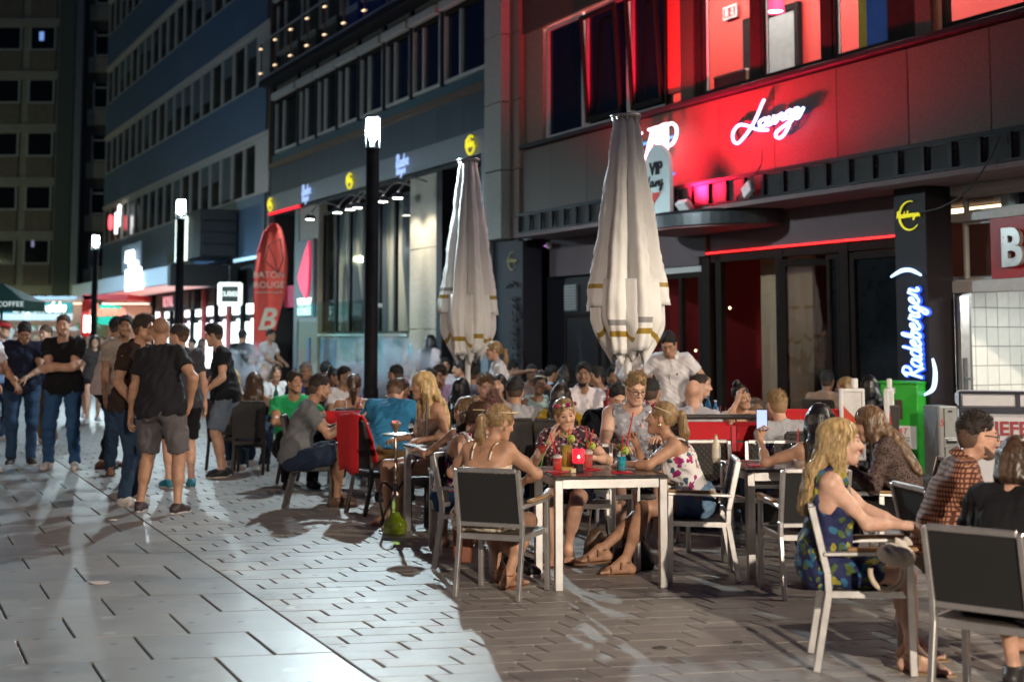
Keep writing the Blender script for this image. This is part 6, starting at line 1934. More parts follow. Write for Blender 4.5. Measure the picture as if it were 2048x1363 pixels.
def shop_signs():
 S = empty('snack_sign', fpt(11.7, 0, 2.5)); tag(S, 'red sign board with a white letter B above the tiled doorway', 'sign')
 up_part(fpart('board', mat('sign_red', (0.30, 0.006, 0.008), 0.4, spec=.2), None, (9.6, 12.19, 0.0, 0.06, 2.245, 2.925)), S)
 front_text('B', mat('sign_letter', (.34, .33, .32), .3, .4), S, 11.83, .09, 2.56, .58, depth=.03, bold=.02)
 # tall melon sign on the tan column
 S = empty('melon_sign', fpt(37.8, .1, 3.5)); tag(S, 'grey sign with a pink melon slice and white lettering on the tan column', 'sign')
 up_part(fpart('board', mat('sign_grey', (0.18, 0.18, 0.19), 0.6), None, (37.15, 38.62, .05, .14, 2.12, 4.25), bev=.02), S)
 mb = MB()
 cs = 37.30; c0 = fpt(37.3, .17, 3.55)
 arc = [(37.42 + 1.05 * math.sin(a), 3.35 + .85 * math.cos(a) - .0) for a in np.linspace(0.0, PI, 16)]
 arc = [(37.40, 4.20), (37.75, 3.95), (38.10, 3.60), (38.42, 3.22), (38.20, 2.95), (37.85, 2.72), (37.58, 2.60), (37.40, 3.0), (37.34, 3.6)]
 mb.prism(arc, 0, .05, 0, lambda u, v, w: fpt(u, .145 + w, v)); up_part(mb.build('melon_slice', emat('melon_pink', (0.9, 0.02, 0.10), .8), None, fixn=True), S)
 front_text('VICTORY', emat('sign_white_lit', (0.85, 1, .95), 1.4), S, 37.88, .15, 2.52, .30, depth=.012, bold=.008)
 front_text('LOUNGE', MATS['sign_white_lit'], S, 37.88, .15, 2.27, .30, depth=.012, bold=.008)
 S = empty('info_board', fpt(38, .1, .9)); tag(S, 'narrow blue board with a yellow tip on the tan column', 'sign')
 up_part(fpart('board', mat('info_blue', (0.05, 0.16, 0.35), 0.5), None, (37.6, 37.85, .045, .08, .75, 1.55)), S); up_part(fpart('tip', mat('info_yellow', (0.75, 0.55, 0.05), 0.5), None, (37.64, 37.81, .081, .10, .70, .86)), S)
 # shop lamps on brackets over the curtain windows
 for k, (x, y) in enumerate(((620, 440), (675, 427), (700, 428), (715, 415), (765, 405), (795, 405))):
  s, z = fac(x, y, .8)
  G = empty('shop_spotlight', fpt(s, 0, 4.6)); tag(G, ['small spotlight over the melon sign', 'small spotlight over the leftmost curtain panel', 'small spotlight over the second curtain panel', 'small spotlight over the curtain, left of the lamp post', 'small spotlight over the curtain, just right of the lamp post', 'small spotlight over the curtain beside the beige stone'][k], 'spotlight', 'spotlights over the shop window')
  mb = MB(); mb.tube(cr([tuple(fpt(s, .10, 5.0)), tuple(fpt(s, .5, 5.05)), tuple(fpt(s, .8, 4.75))], 5), .02, 6); up_part(mb.build('bracket', M_alu, None), G)
  mb = MB(); mb.lathe([(.05, .14), (.12, .10), (.15, 0.0)], fpt(s, .8, 4.60), 12, caps=False); up_part(mb.build('shade', M_greymet, None), G)
  mb = MB(); mb.lathe([(.001, .02), (.10, .02), (.11, .015)], fpt(s, .8, 4.59), 12, caps=False); up_part(mb.build('bulb', emat('spot_bulb', (1.0, .97, .88), 26), None), G)
  L = bpy.data.lights.new('shop_spot', 'SPOT'); L.color = (1, .93, .78); L.energy = 170; L.spot_size = rad(95); L.spot_blend = .7; L.shadow_soft_size = .05
  lo = bpy.data.objects.new('shop_spot', L); COL.objects.link(lo); lo.location = fpt(s, .8, 4.55); lo.rotation_euler = (fpt(s, -.25, 2.6) - lo.location).to_track_quat('-Z', 'Y').to_euler()
 # signs on the office block
 S = empty('lit_cube_sign', fpt(44, 2, 2.9)); tag(S, 'lit white box sign with dark panel hanging under the canopy', 'sign')
 R = Matrix.Rotation(SROT, 3, 'Z')
 c = at(460, 588, 36.5); x0 = c.x
 wz = 36.5 / 2844
 mb = MB(); mb.box(c, (.62, .18, .60), 0, None, .04); up_part(mb.build('box', emat('cube_glow', (0.93, 1.0, .95), 1.3), None), S)
 mb = MB(); mb.box(c + Vector((.02, -.10, 0)), (.42, .03, .40)); up_part(mb.build('panel', mat('cube_panel', (0.01, 0.03, 0.025), 0.4), None), S)
 put_text('CUBED', emat('cube_letters', (.9, 1, .95), .9), None, c + Vector((.02, -.125, 0)), (1, 0, 0), size=.17, depth=.006, bold=.003).parent = None
 t = [o for o in COL.objects if o.name.startswith('lettering') and o.parent is None][-1]; up_part(t, S)
 mb = MB(); mb.tube([c + Vector((0, 0, .3)), c + Vector((0, 0, .75))], .03, 6); up_part(mb.build('hanger', M_darkmet, None), S)
 S = empty('frame_sign', fpt(48.7, 1, 5)); tag(S, 'upright glowing frame sign on the dark box above the canopy', 'sign')
 gm = emat('frame_glow', (0.85, 1.0, 0.9), 1.7)
 fb = [(47.2, 48.55, 1.30, 1.42, 4.10, 4.24), (47.2, 48.55, 1.30, 1.42, 5.42, 5.56), (47.2, 47.36, 1.30, 1.42, 4.245, 5.415), (48.39, 48.55, 1.30, 1.42, 4.245, 5.415), (47.6, 48.2, 1.30, 1.40, 4.75, 4.98)]
 up_part(fpart('frame', gm, None, *fb), S); up_part(fpart('panel', mat('frame_panel', (0.02, 0.06, 0.06), .5), None, (47.3, 48.5, 1.26, 1.295, 4.15, 5.5)), S)
 S = empty('canopy_lettering', fpt(53, 2.2, 3.6)); tag(S, 'overexposed white lettering along the bluish shop canopy', 'sign')
 front_text('ROYAL', emat('canopy_letters', (1, 1, 1), 4.2), S, 51.3, 2.26, 3.57, .95, depth=.04, bold=.06, spacing=.9)
 S = empty('plate_sign', fpt(55, 2, 4.5)); tag(S, 'white lit script plate standing on the bluish canopy', 'sign')
 up_part(fpart('plate', mat('plate_blue', (0.16, 0.2, 0.26), .4), None, (51.8, 55.4, 1.9, 1.95, 4.0, 5.0)), S)
 front_text('roya', MATS['canopy_letters'], S, 53.7, 1.99, 4.6, .8, depth=.03, bold=.03, shear=.25); front_text('lounge', MATS['canopy_letters'], S, 52.9, 1.99, 4.22, .5, depth=.03, bold=.03, shear=.25)
 S = empty('dark_shop_sign', fpt(54, .3, 2.9)); tag(S, 'dark shop sign with pink lettering below the canopy', 'sign')
 up_part(fpart('board', M_blackmat, None, (51, 56.5, .31, .36, 2.58, 3.18)), S); front_text('ROYAL', emat('pink_letters', (1, .45, .5), .8), S, 54.4, .38, 2.88, .55, depth=.01)
 S = empty('corner_sign', fpt(67, .3, 7)); tag(S, 'small red and white lit sign high on the office block', 'sign')
 front_text('o', emat('corner_red', (1, .1, .12), 2.6), S, 68.0, .25, 7.0, 1.3, depth=.05, bold=.04); front_text('pf', emat('corner_white', (1, 1, 1), 2.6), S, 66.2, .25, 7.0, 1.3, depth=.05, bold=.04)
 # fire extinguisher sign and pendant lamp in the red room
 S = empty('extinguisher_sign', fpt(19, -2.4, 7)); tag(S, 'red and white fire extinguisher sign on the red room wall', 'sign')
 s1, z1 = fac(1447, 42, -2.44); s2, _ = fac(1474, 42, -2.44); zt = fac(1460, 12, -2.44)[1]
 up_part(fpart('plate', M_white, None, (s2, s1, -2.46, -2.43, z1, zt)), S); g = (s1 - s2) * .08
 up_part(fpart('panel', mat('sign_red2', (0.6, .02, .03), .5), None, (s2 + g, s1 - g, -2.429, -2.42, z1 + g, zt - g)), S)
 w_ = s1 - s2; h_ = zt - z1
 up_part(fpart('pictogram', M_white, None, (s2 + w_ * .58, s2 + w_ * .78, -2.419, -2.41, z1 + h_ * .2, z1 + h_ * .68), (s2 + w_ * .64, s2 + w_ * .72, -2.418, -2.41, z1 + h_ * .69, z1 + h_ * .82), (s2 + w_ * .16, s2 + w_ * .36, -2.419, -2.41, z1 + h_ * .2, z1 + h_ * .42), (s2 + w_ * .2, s2 + w_ * .3, -2.418, -2.41, z1 + h_ * .5, z1 + h_ * .75)), S)
 p = at(1550, 26, 0.1); s, z = fac(1549, 25, -1.1)
 S = empty('pendant_lamp', fpt(s, -1.1, z)); tag(S, 'pink drum pendant lamp hanging in the red room', 'lamp')
 mb = MB(); mb.lathe([(.12, .34), (.16, 0.0)], fpt(s, -1.1, z), 18, caps=False); up_part(mb.build('lamp_shade', emat('shade_pink', (1, .08, .22), 1.3), None), S)
 mb = MB(); mb.lathe([(.001, .02), (.13, .02)], fpt(s, -1.1, z), 14, caps=False); up_part(mb.build('bulb', emat('bulb_white', (1, .8, .85), 12), None), S)
 mb = MB(); mb.tube([fpt(s, -1.1, z + .34), fpt(s, -1.1, 8.3)], .01, 5); up_part(mb.build('cord', M_blackmat, None), S)
 # white box light on the bracket frame, cables, small camera
 s, z = fac(1497, 379, .86); mb = MB(); mb.box(fpt(s, .87, z), (.20, .08, .16), 0, Matrix.Rotation(SROT, 3, 'Z') @ Matrix.Rotation(rad(30), 3, 'Y'), .01)
 tag(mb.build('cable_box', M_white, None), 'small white box tilted on the canopy frame under the Lounge lettering', 'box')
 pts = [fac(x, y, .83) + (.83,) for x, y in ((1524, 300), (1522, 330), (1505, 352), (1493, 372), (1470, 400))]
 mb = MB(); mb.tube(cr([tuple(fpt(s, o, z)) for s, z, o in pts], 5), .008, 5); tag(mb.build('cable', M_blackmat, None), 'black cable running from the Lounge lettering to the white box', 'cable')
 pts = [fac(x, y, .86) + (.86,) for x, y in ((2000, 270), (1975, 325), (1930, 385), (1880, 415), (1838, 425))]
 mb = MB(); mb.tube(cr([tuple(fpt(s, o, z)) for s, z, o in pts], 5), .010, 5); tag(mb.build('cable', M_blackmat, None), 'slack black cable from the canopy to the lit grey pilaster', 'cable')
 s, z = fac(1098, 492, .1); mb = MB(); mb.lathe([(.001, -.05), (.05, -.03), (.06, .03), (.05, .06)], fpt(s, .1, z), 12, 0); o = mb.build('dome_camera', M_white, None)
 mb = MB(); mb.lathe([(.001, -.02), (.03, 0), (.001, .02)], fpt(s + .02, .17, z), 8); mb.build('lens', emat('lens_violet', (.7, .2, .8), .8), o); tag(o, 'small white dome camera beside the far grey pilaster', 'camera')
shop_signs()
# ================================================================== parasols
def parasol(px, py_top, Y, py_wing, py_low, label, wid, seed, turn=0.0):
 T = at(px, py_top, Y); zt = T.z
 r = empty('parasol', (T.x, T.y, 0)); tag(r, label, 'parasol', 'closed parasols of the terrace')
 zw = at(px, py_wing, Y).z; zl = at(px, py_low, Y).z
 rs = random.Random(seed)
 mb = MB(); mb.lathe([(.036, 0.06), (.036, zl + .4)], n=14); mb.box((0, 0, .03), (.7, .7, .06), 1, None, .01)
 mb.build('pole', [M_white, M_darkmet], r)
 mb = MB(); mb.lathe([(.001, zt + .01), (.145, zt + .01), (.15, zt), (.145, zt - .012), (.001, zt - .012)], n=24)
 for k in range(8):
  a = k * PI / 4; mb.lathe([(.012, -.05), (.016, -.012)], (.12 * math.cos(a), .12 * math.sin(a), zt), 6)
 mb.build('crown_plate', M_alu, r)
 cl = mat('parasol_cloth', (0.84, 0.83, 0.80), 0.85, var=0.06, scale=3, bump=.15, bscale=25); gold = mat('gold_band', (0.36, 0.235, 0.03), 0.5); line = mat('grey_line', (0.3, 0.3, 0.3), .8)
 N = 128; K = 44
 amps = [rs.uniform(.75, 1.1) for _ in range(8)]; ph = [rs.uniform(-.12, .12) for _ in range(8)]
 hem = [zw + (0 if k % 2 == 0 else -.03) + rs.uniform(-.03, .05) for k in range(8)]
 hem[5] = zw - (zw - zl) * .86; hem[6] = zw - (zw - zl) * .80      # the lobes facing the street hang lowest
 vs = []; fs = []; mi = []
 for i in range(K):
  t = i / (K - 1)
  for j in range(N):
   a = 2 * PI * j / N + turn
   q = a / (PI / 4); l = int(math.floor(q)) % 8; f = q - math.floor(q)
   lobe = max(math.sin(PI * f), 0.0) ** 0.55
   # neighbouring hems blend
   f2 = f * f * (3 - 2 * f)
   hz = hem[l]
   z = zt - .015 + (hz - zt + .015) * t
   tt = (zt - z) / (zt - zw)
   R_ = wid * (0.27 + 0.73 * min(tt, 1.0))
   if tt > 1: R_ *= 1 - 0.30 * ((tt - 1) / max((zt - zl) / (zt - zw) - 1, .01)) ** 1.3
   rad_ = R_ * (0.50 + 0.08 * (1 - tt) + (0.50 - 0.08 * (1 - tt)) * lobe * (.82 + .18 * amps[l]))
   rad_ += .007 * tt * math.sin(z * 17 + 5 * math.sin(a * 3 + z * 4)) + .005 * math.sin(z * 41 + a * 9 + 3 * math.sin(z * 11)) + 0.012 * math.sin(a * 23 + l) * tt + .008 * math.sin(z * 9 + l * 2)
   sw = ph[l] * tt * .25
   vs.append((rad_ * math.cos(a + sw), rad_ * math.sin(a + sw), z))
 for i in range(K - 1):
  for j in range(N):
   l = int(math.floor((2 * PI * (j + .5) / N + turn) / (PI / 4))) % 8
   l2 = int(math.floor((2 * PI * (j + 1.5) / N + turn) / (PI / 4))) % 8
   fs.append((i * N + j, (i + 1) * N + j, (i + 1) * N + (j + 1) % N, i * N + (j + 1) % N))
   d = (1 - (i + .5) / (K - 1)) * (zt - hem[l])
   mi.append(1 if .165 < d < .218 else (2 if .285 < d < .30 else 0))
 mb = MB(); mb.v = vs; mb.f = fs; mb.m = mi; mb.sm = [True] * len(fs)
 c = mb.build('canopy_cloth', [cl, gold, line], r)
 so = c.modifiers.new('thick', 'SOLIDIFY'); so.thickness = .006
 # inner valance: gathered scallops that curl in under the wings
 N2 = 120; K2 = 18; vs = []; fs = []; mi = []
 for i in range(K2):
  t = i / (K2 - 1)
  for j in range(N2):
   a = 2 * PI * j / N2
   sc = abs(math.sin(a * 4 + .6)); zb = zl + .20 * (1 - sc ** .5) + .05 * math.sin(a * 3 + seed)
   z = zw + .25 + (zb - zw - .25) * t
   u = t
   R_ = wid * (0.80 + .06 * math.sin(u * PI) - .42 * max(u - .55, 0) ** 1.2 / .38)
   R_ *= 0.84 + .16 * sc ** .6 + .02 * math.sin(a * 17)
   vs.append((R_ * math.cos(a), R_ * math.sin(a), z))
 for i in range(K2 - 1):
  for j in range(N2):
   fs.append((i * N2 + j, (i + 1) * N2 + j, (i + 1) * N2 + (j + 1) % N2, i * N2 + (j + 1) % N2))
   t = (i + .5) / (K2 - 1); mi.append(1 if .68 < t < .75 else 0)
 mb = MB(); mb.v = vs; mb.f = fs; mb.m = mi; mb.sm = [True] * len(fs)
 c = mb.build('valance', [cl, gold], r); so = c.modifiers.new('thick', 'SOLIDIFY'); so.thickness = .006
 script_word('Reber', .035, lambda u, v: (wid * .70 * math.sin(-.1 + u), -wid * .88 * math.cos(-.1 + u), zw - .1 + v), gold, r, .005, 'print')
 return r
parasol(1252, 232, 13.5, 612, 722, 'tall closed white parasol with gold bands behind the flower girls', .42, 4, rad(8))
parasol(937, 320, 18.3, 628, 722, 'closed mauve lit parasol with gold bands beside the dark shop window', .42, 9, rad(30))
# ================================================================== beach flag
def beach_flag():
 Y = 31.0
 b = at(520, 760, Y)
 r = empty('beach_flag', (b.x, b.y, 0)); tag(r, 'tall red Baton Rouge beach flag by the shop entrance', 'flag')
 mat_r = mat('flag_red', (0.82, 0.09, 0.06), 0.7, var=.06)
 outline = [(508, 735), (510, 640), (511, 560), (517, 505), (529, 465), (546, 446), (562, 455), (572, 490), (575, 530), (570, 585), (560, 625), (545, 680), (535, 710), (523, 745)]
 pts = [at(x, y, Y) for x, y in outline]
 sm = cr([tuple(p) for p in pts], 4, True)
 cx = sum(p[0] for p in sm) / len(sm)
 mb = MB(); n = len(sm)
 fr = [(p[0], Y + .05 * math.sin((p[0] - cx) * 5) - .012, p[2]) for p in sm]; bk = [(p[0], p[1] + .024, p[2]) for p in fr]
 # rows across the sail give it a slight belly
 zs = np.linspace(min(p[2] for p in sm) + .01, max(p[2] for p in sm) - .01, 36)
 L, Rr = [], []
 for z in zs:
  xs = []
  for i in range(n):
   p, q = sm[i], sm[(i + 1) % n]
   if (p[2] - z) * (q[2] - z) <= 0 and abs(p[2] - q[2]) > 1e-6: xs.append(p[0] + (q[0] - p[0]) * (z - p[2]) / (q[2] - p[2]))
  L.append(min(xs)); Rr.append(max(xs))
 C = 9; vs = []; fs = []
 for i, z in enumerate(zs):
  for j in range(C):
   u = j / (C - 1); x = L[i] + (Rr[i] - L[i]) * u
   vs.append((x, Y + .05 * math.sin(u * PI) + .015 * math.sin(u * 9 + z * 2), z))
 for i in range(len(zs) - 1):
  for j in range(C - 1): fs.append((i * C + j, i * C + j + 1, (i + 1) * C + j + 1, (i + 1) * C + j))
 mb = MB(); mb.add(vs, fs, 0, True); c = mb.build('sail', mat_r, None); so = c.modifiers.new('thick', 'SOLIDIFY'); so.thickness = .012; up_part(c, r)
 mb = MB(); mb.tube([tuple(at(x, y, Y) + Vector((-.02, .02, 0))) for x, y in ((507, 770), (508, 735), (510, 640), (511, 560), (517, 505), (529, 465), (546, 446))], .018, 6); up_part(mb.build('flag_pole', mat('pole_red', (.5, .02, .02), .5), None), r)
 wm = mat('flag_cream', (0.72, 0.62, 0.48), .7)
 def tx(body, px, py, size, **k):
  p = at(px, py, Y - .06); t = put_text(body, wm, None, p, (1, 0, 0), size=size, depth=.004, **k); up_part(t, r)
 tx('BATON', 538, 550, .20); tx('ROUGE', 538, 570, .20); tx('www.batonrouge.de', 537, 584, .075); tx('B', 531, 640, .66, bold=.015, shear=.3)
 mb = MB(); bx = [(536, 490), (560, 478), (566, 520), (556, 545), (530, 522)]
 P = [at(x, y, Y - .07) for x, y in bx]; mb.tube([tuple(p) for p in P], .018, 6, closed=True); mb.tube([tuple(P[0]), tuple(at(548, 515, Y - .07)), tuple(P[3])], .012, 5); up_part(mb.build('drawing', mat('flag_dark', (.22, .05, .03), .7), None), r)
 mb = MB(); mb.box((b.x, Y, .04), (.7, .5, .07), 0, None, .01); up_part(mb.build('foot_plate', M_darkmet, None), r)
 mb = MB(); q = at(546, 440, Y);
beach_flag()
# ================================================================== kiosks and crowd of signs at the far left
def far_left():
 def bx(r, n, m, x0, x1, y0, y1, z0, z1, bev=0):
  mb = MB(); mb.box(((x0 + x1) / 2, (y0 + y1) / 2, (z0 + z1) / 2), (abs(x1 - x0), abs(y1 - y0), z1 - z0), 0, None, bev); return up_part(mb.build(n, m, None), r)
 Y = 52
 q = lambda x, y: at(x, y, Y)
 k = empty('kiosk', (q(70, 640).x, Y, 0)); tag(k, 'bright drinks kiosk with a teal sign at the street end', 'kiosk')
 xa, xb = q(-40, 640).x, q(146, 640).x
 bx(k, 'back_wall', mat('kiosk_wall', (0.5, 0.42, 0.36), .6), xa, xb, Y + 2.0, Y + 2.1, 0, 2.9); bx(k, 'roof', mat('kiosk_roof', (.4, .4, .4), .6), xa - .2, xb + .1, Y, Y + 2.2, 2.92, 3.05)
 bx(k, 'sign_board', mat('kiosk_teal', (0.01, 0.22, 0.19), .5), xa, xb, Y - .15, Y - .05, q(0, 626).z, q(0, 604).z); bx(k, 'lintel', M_white, xa, xb, Y - .12, Y - .02, q(0, 640).z, q(0, 627).z); bx(k, 'counter', mat('kiosk_counter', (.3, .1, .06), .5), xa, xb, Y, Y + .5, 0, 1.1)
 bx(k, 'light_panel', emat('kiosk_light', (1, .78, .6), 2.0), xa, xb, Y + 1.2, Y + 1.9, 2.80, 2.84)
 wl = emat('kiosk_letters', (1, .95, .9), 2.6)
 t = put_text('Legenden', wl, None, q(82, 615) + Vector((0, -.22, 0)), (1, 0, 0), size=.50, depth=.01, shear=.3, bold=.012); up_part(t, k)
 mb = MB(); c = q(124, 614) + Vector((0, -.22, 0)); mb.tube([c + Vector((.16 * math.cos(a), 0, -.02 + .13 * math.sin(a))) for a in np.linspace(PI, 2 * PI, 9)], .03, 5); mb.tube([c + Vector((-.16, 0, -.02)), c + Vector((.16, 0, -.02))], .03, 5); mb.tube([c + Vector((-.04, 0, .05)), c + Vector((.0, 0, .12)), c + Vector((-.02, 0, .2))], .022, 5); up_part(mb.build('cup_logo', wl, None), k)
 for j in range(16):
  rs = random.Random(j); mb = MB(); x = xa + .3 + j * .27; h = rs.uniform(.18, .34)
  mb.lathe([(.05, 0), (.05, h * .6), (.02, h * .8), (.02, h)], (x, Y + 1.9, 1.5 + (j % 3) * .38), 7); up_part(mb.build('bottle', [mat('bottle_amber', (.5, .2, .06), .2), mat('bottle_greenish', (.05, .25, .1), .2), mat('bottle_clear', (.6, .55, .5), .2)][j % 3], None), k)
 k = empty('pizza_stand', (q(190, 640).x, Y + 3, 0)); tag(k, 'red snack stand with a rounded green sign at the street end', 'kiosk')
 x0, x1 = q(148, 640).x, q(240, 640).x
 rw = mat('stand_red', (0.5, .02, .02), .5)
 bx(k, 'back_wall', mat('stand_wall', (.55, .3, .22), .6), x0, x1, Y + 4.4, Y + 4.5, 0, 2.8); bx(k, 'side_post', rw, x0, x0 + .5, Y + .9, Y + 1.1, 0, 3.1); bx(k, 'roof', rw, x0, x1, Y + .9, Y + 4.5, 2.96, 3.15); bx(k, 'counter', rw, x0 + .5, x1, Y + 1, Y + 1.5, 0, 1.15)
 bx(k, 'light_panel', emat('stand_light', (1, .8, .65), 2.2), x0, x1, Y + 3.5, Y + 4.2, 2.84, 2.88)
 for zz in (.0, .5): bx(k, 'lamp_tube', emat('stand_tube', (1, .9, .75), 7), x0 + .12 + zz * .35, x0 + .2 + zz * .35, Y + .8, Y + .88, 1.75, 2.35)
 pf = [(q(x, y).x, q(x, y).z) for x, y in ((167, 620), (180, 609), (205, 607), (233, 612), (232, 648), (206, 650), (172, 645))]
 mb = MB(); mb.prism(pf, 0, .1, 0, lambda u, v, w: (u, Y + .70 + w, v)); up_part(mb.build('sign_board', emat('stand_green', (0.01, .42, .25), .45), None, fixn=True), k)
 p = q(202, 630); script_word('Mamma', .24, lambda u, v: (p.x - .62 + u, Y + .66, p.z + v), emat('stand_script', (1, .25, .15), 1.2), k, .035)
 # green parasol of the coffee shop
 Y2 = 34.0
 c = at(4, 600, Y2); r = empty('coffee_parasol', (c.x, Y2, 0)); tag(r, 'open dark green coffee parasol cut off by the picture edge', 'parasol')
 gm = mat('parasol_green', (0.006, 0.035, 0.028), .8); R_ = .78; zt, ze, zv = at(0, 566, Y2).z, at(0, 602, Y2).z, at(0, 622, Y2).z
 vs = [(c.x, Y2, zt)]; fs = []
 cor = [(c.x + R_ * sx_, Y2 + R_ * sy_) for sx_, sy_ in ((-1, -1), (1, -1), (1, 1), (-1, 1))]
 vs += [(x, y, ze) for x, y in cor] + [(x, y, zv) for x, y in cor]
 fs = [(0, 1, 2), (0, 2, 3), (0, 3, 4), (0, 4, 1)] + [(1 + i, 5 + i, 5 + (i + 1) % 4, 1 + (i + 1) % 4) for i in range(4)]
 mb = MB(); mb.add(vs, fs); o = mb.build('canopy_cloth', gm, None, fixn=True); so = o.modifiers.new('t', 'SOLIDIFY'); so.thickness = .012; up_part(o, r)
 mb = MB(); mb.tube([(c.x, Y2, 0), (c.x, Y2, zt)], .035, 8); up_part(mb.build('pole', M_darkmet, None), r)
 t = put_text('COFFEE', emat('coffee_letters', (.75, .85, .8), .5), None, (at(44, 608, Y2).x, Y2 - R_ - .02, at(24, 608, Y2).z - .02), (1, 0, 0), size=.17, depth=.004, spacing=1.1); up_part(t, r)
far_left()
# ================================================================== roadwork barriers, cabinets, delivery box
def right_props():
 def barrier(px, Y, ang, label, pxw, pybot=920):
  b = at(px, 812, Y)
  r = empty('barrier_board', (b.x, Y, 0), rad(ang)); tag(r, label, 'barrier', 'warning boards beside the green cabinet')
  W_, z0, z1 = pxw, .30, at(px, 780, Y).z
  mb = MB();
  for x in (-W_ / 2, W_ / 2): mb.box((x, 0, (z0 + z1) / 2), (.035, .05, z1 - z0), 0, None, .008)
  mb.box((0, 0, z1), (W_ + .035, .05, .035), 0, None, .008); mb.box((0, 0, z0), (W_ + .035, .05, .035), 0, None, .008)
  mb.box((W_ * .15, 0, z1 + .07), (.06, .05, .11), 0, None, .01); mb.build('frame', M_white, r)
  mb = MB(); mb.box((0, .004, (z0 + z1) / 2), (W_ - .036, .02, z1 - z0 - .036)); mb.build('panel', mat('barrier_white', (.62, .60, .58), .5), r)
  h = z1 - z0; hw = W_ / 2 - .02; rm = mat('barrier_red', (.52, .05, .02), .35, coat=.3)
  def clip(v0, v1):
   # diagonal stripe between two slanted lines
   f = lambda u, c: c + (u) * -1.0
   return [(-hw, max(min(f(-hw, v0), z1 - .02), z0 + .02)), (hw, max(min(f(hw, v0), z1 - .02), z0 + .02)), (hw, max(min(f(hw, v1), z1 - .02), z0 + .02)), (-hw, max(min(f(-hw, v1), z1 - .02), z0 + .02))]
  for k in range(-1, 4):
   v0 = z0 + .15 + k * .62; pl = clip(v0, v0 + .31)
   if abs(pl[0][1] - pl[3][1]) + abs(pl[1][1] - pl[2][1]) < .05: continue
   for sgn in (-1, 1):
    mb = MB(); mb.prism(pl, 0, .004, 0, lambda u, v, w, s_=sgn: (u * 1.0, (-.0075 - w) if s_ < 0 else .0155 + w, v)); mb.build('stripe', rm, r, fixn=True)
  mb = MB(); mb.box((0, 0, .06), (.42, .8, .12), 0, None, .03); mb.build('foot', mat('rubber_foot', (.03, .03, .03), .9), r)
  mb = MB(); mb.box((0, 0, .2), (.05, .05, .2)); mb.build('stem', M_greymet, r)
 barrier(1704, 15.3, 8, 'red and white warning board facing the street, left of the green cabinet', .24)
 barrier(1778, 15.5, 62, 'red and white warning board turned edgewise, touching the green cabinet', .24)
 # green cabinet and grey case
 c = ground(1800, 948); ang = SROT + PI
 def boxthing(name, label, cat, px0, px1, pxs, pyb, pyt, m, Y, depth):
  a = at(px0, pyb, Y); b = at(px1, pyb, Y); w = b.x - a.x; zt = at(px0, pyt, Y).z
  r = empty(name, ((a.x + b.x) / 2, Y + depth / 2, 0)); tag(r, label, cat)
  return r, w, zt
 r, w, zt = boxthing('green_cabinet', 'bright green metal cabinet with a white label beside the pilaster', 'cabinet', 1785, 1848, 1890, 945, 768, None, 16.4, .62)
 w = .46; r.rotation_euler = (0, 0, rad(-40)); r.location.x += .10; r.location.y += .05
 gm = mat('cabinet_green', (0.03, 0.36, 0.03), .45, var=.08)
 d = .42
 mb = MB(); mb.box((0, 0, zt / 2), (w, d, zt), 0, None, .012); mb.build('body', gm, r)
 mb = MB(); mb.box((0, 0, zt + .012), (w + .03, d + .03, .03), 0, None, .008); mb.build('lid', gm, r)
 mb = MB(); mb.box((w * .0, -d / 2 - .004, zt * .72), (w * .18, .01, .22)); mb.build('slot', mat('slot_brown', (.06, .03, .02), .6), r)
 mb = MB(); mb.box((-w * .22, -d / 2 - .004, zt - .08), (w * .28, .006, .07)); mb.build('sticker', mat('sticker_grey', (.5, .5, .45), .6), r)
 mb = MB(); mb.box((w * .03, -d / 2 - .005, zt * .42), (w * .84, .008, .26)); lb = mb.build('label_plate', M_white, r)
 t = put_text('S&T', mat('label_red', (.6, .03, .03), .6), None, (w * .03, -d / 2 - .011, zt * .42 + .065), (1, 0, 0), size=.10, depth=.002, shear=.3); setparent(t, lb)
 t = put_text('Sicherheitstechnik\nund Schloss Laden', M_blackmat, None, (w * .03, -d / 2 - .011, zt * .42 - .02), (1, 0, 0), size=.032, depth=.001); setparent(t, lb)
 t = put_text('Tel. 0711 54 32   Mo-Fr\nnotdienst   24 Std', M_blackmat, None, (w * .03, -d / 2 - .011, zt * .42 - .085), (1, 0, 0), size=.022, depth=.001); setparent(t, lb)
 r, w, zt = boxthing('grey_case', 'grey aluminium case with a recessed handle beside the green cabinet', 'case', 1866, 1908, 1912, 945, 812, None, 15.9, .35)
 r.rotation_euler = (0, 0, rad(14)); r.location.x += .03; d = .34
 mb = MB(); mb.box((0, 0, zt / 2), (w, d, zt), 0, None, .015); mb.build('body', mat('case_grey', (.33, .33, .31), .45, .3, var=.1), r)
 mb = MB(); mb.box((-w * .22, -d / 2 - .003, zt / 2), (.008, .006, zt - .04)); mb.box((w * .1, -d / 2 - .003, zt * .93), (.05, .004, .02)); mb.build('seam', M_darkmet, r)
 mb = MB(); mb.box((w * .12, -d / 2 - .004, zt * .52), (.17, .01, .11), 0, None, .004); hd = mb.build('handle_plate', M_alu, r)
 mb = MB(); mb.box((w * .12, -d / 2 - .012, zt * .535), (.13, .01, .05)); mb.build('handle_recess', M_blackmat, hd); mb = MB(); mb.tube([(w * .12 - .055, -d / 2 - .02, zt * .55), (w * .12 + .055, -d / 2 - .02, zt * .55)], .008, 6); mb.build('grip', M_alu, hd)
 t = put_text('S', mat('label_red', (.6, .03, .03), .6), None, (-w * .37, -d / 2 - .004, zt * .78), (1, 0, 0), size=.11, depth=.002, shear=.3); setparent(t, r)
 # delivery box on a rack
 Y = 11.3; a = at(1958, 950, Y); zt = at(1958, 785, Y).z; w = .86; d = .55
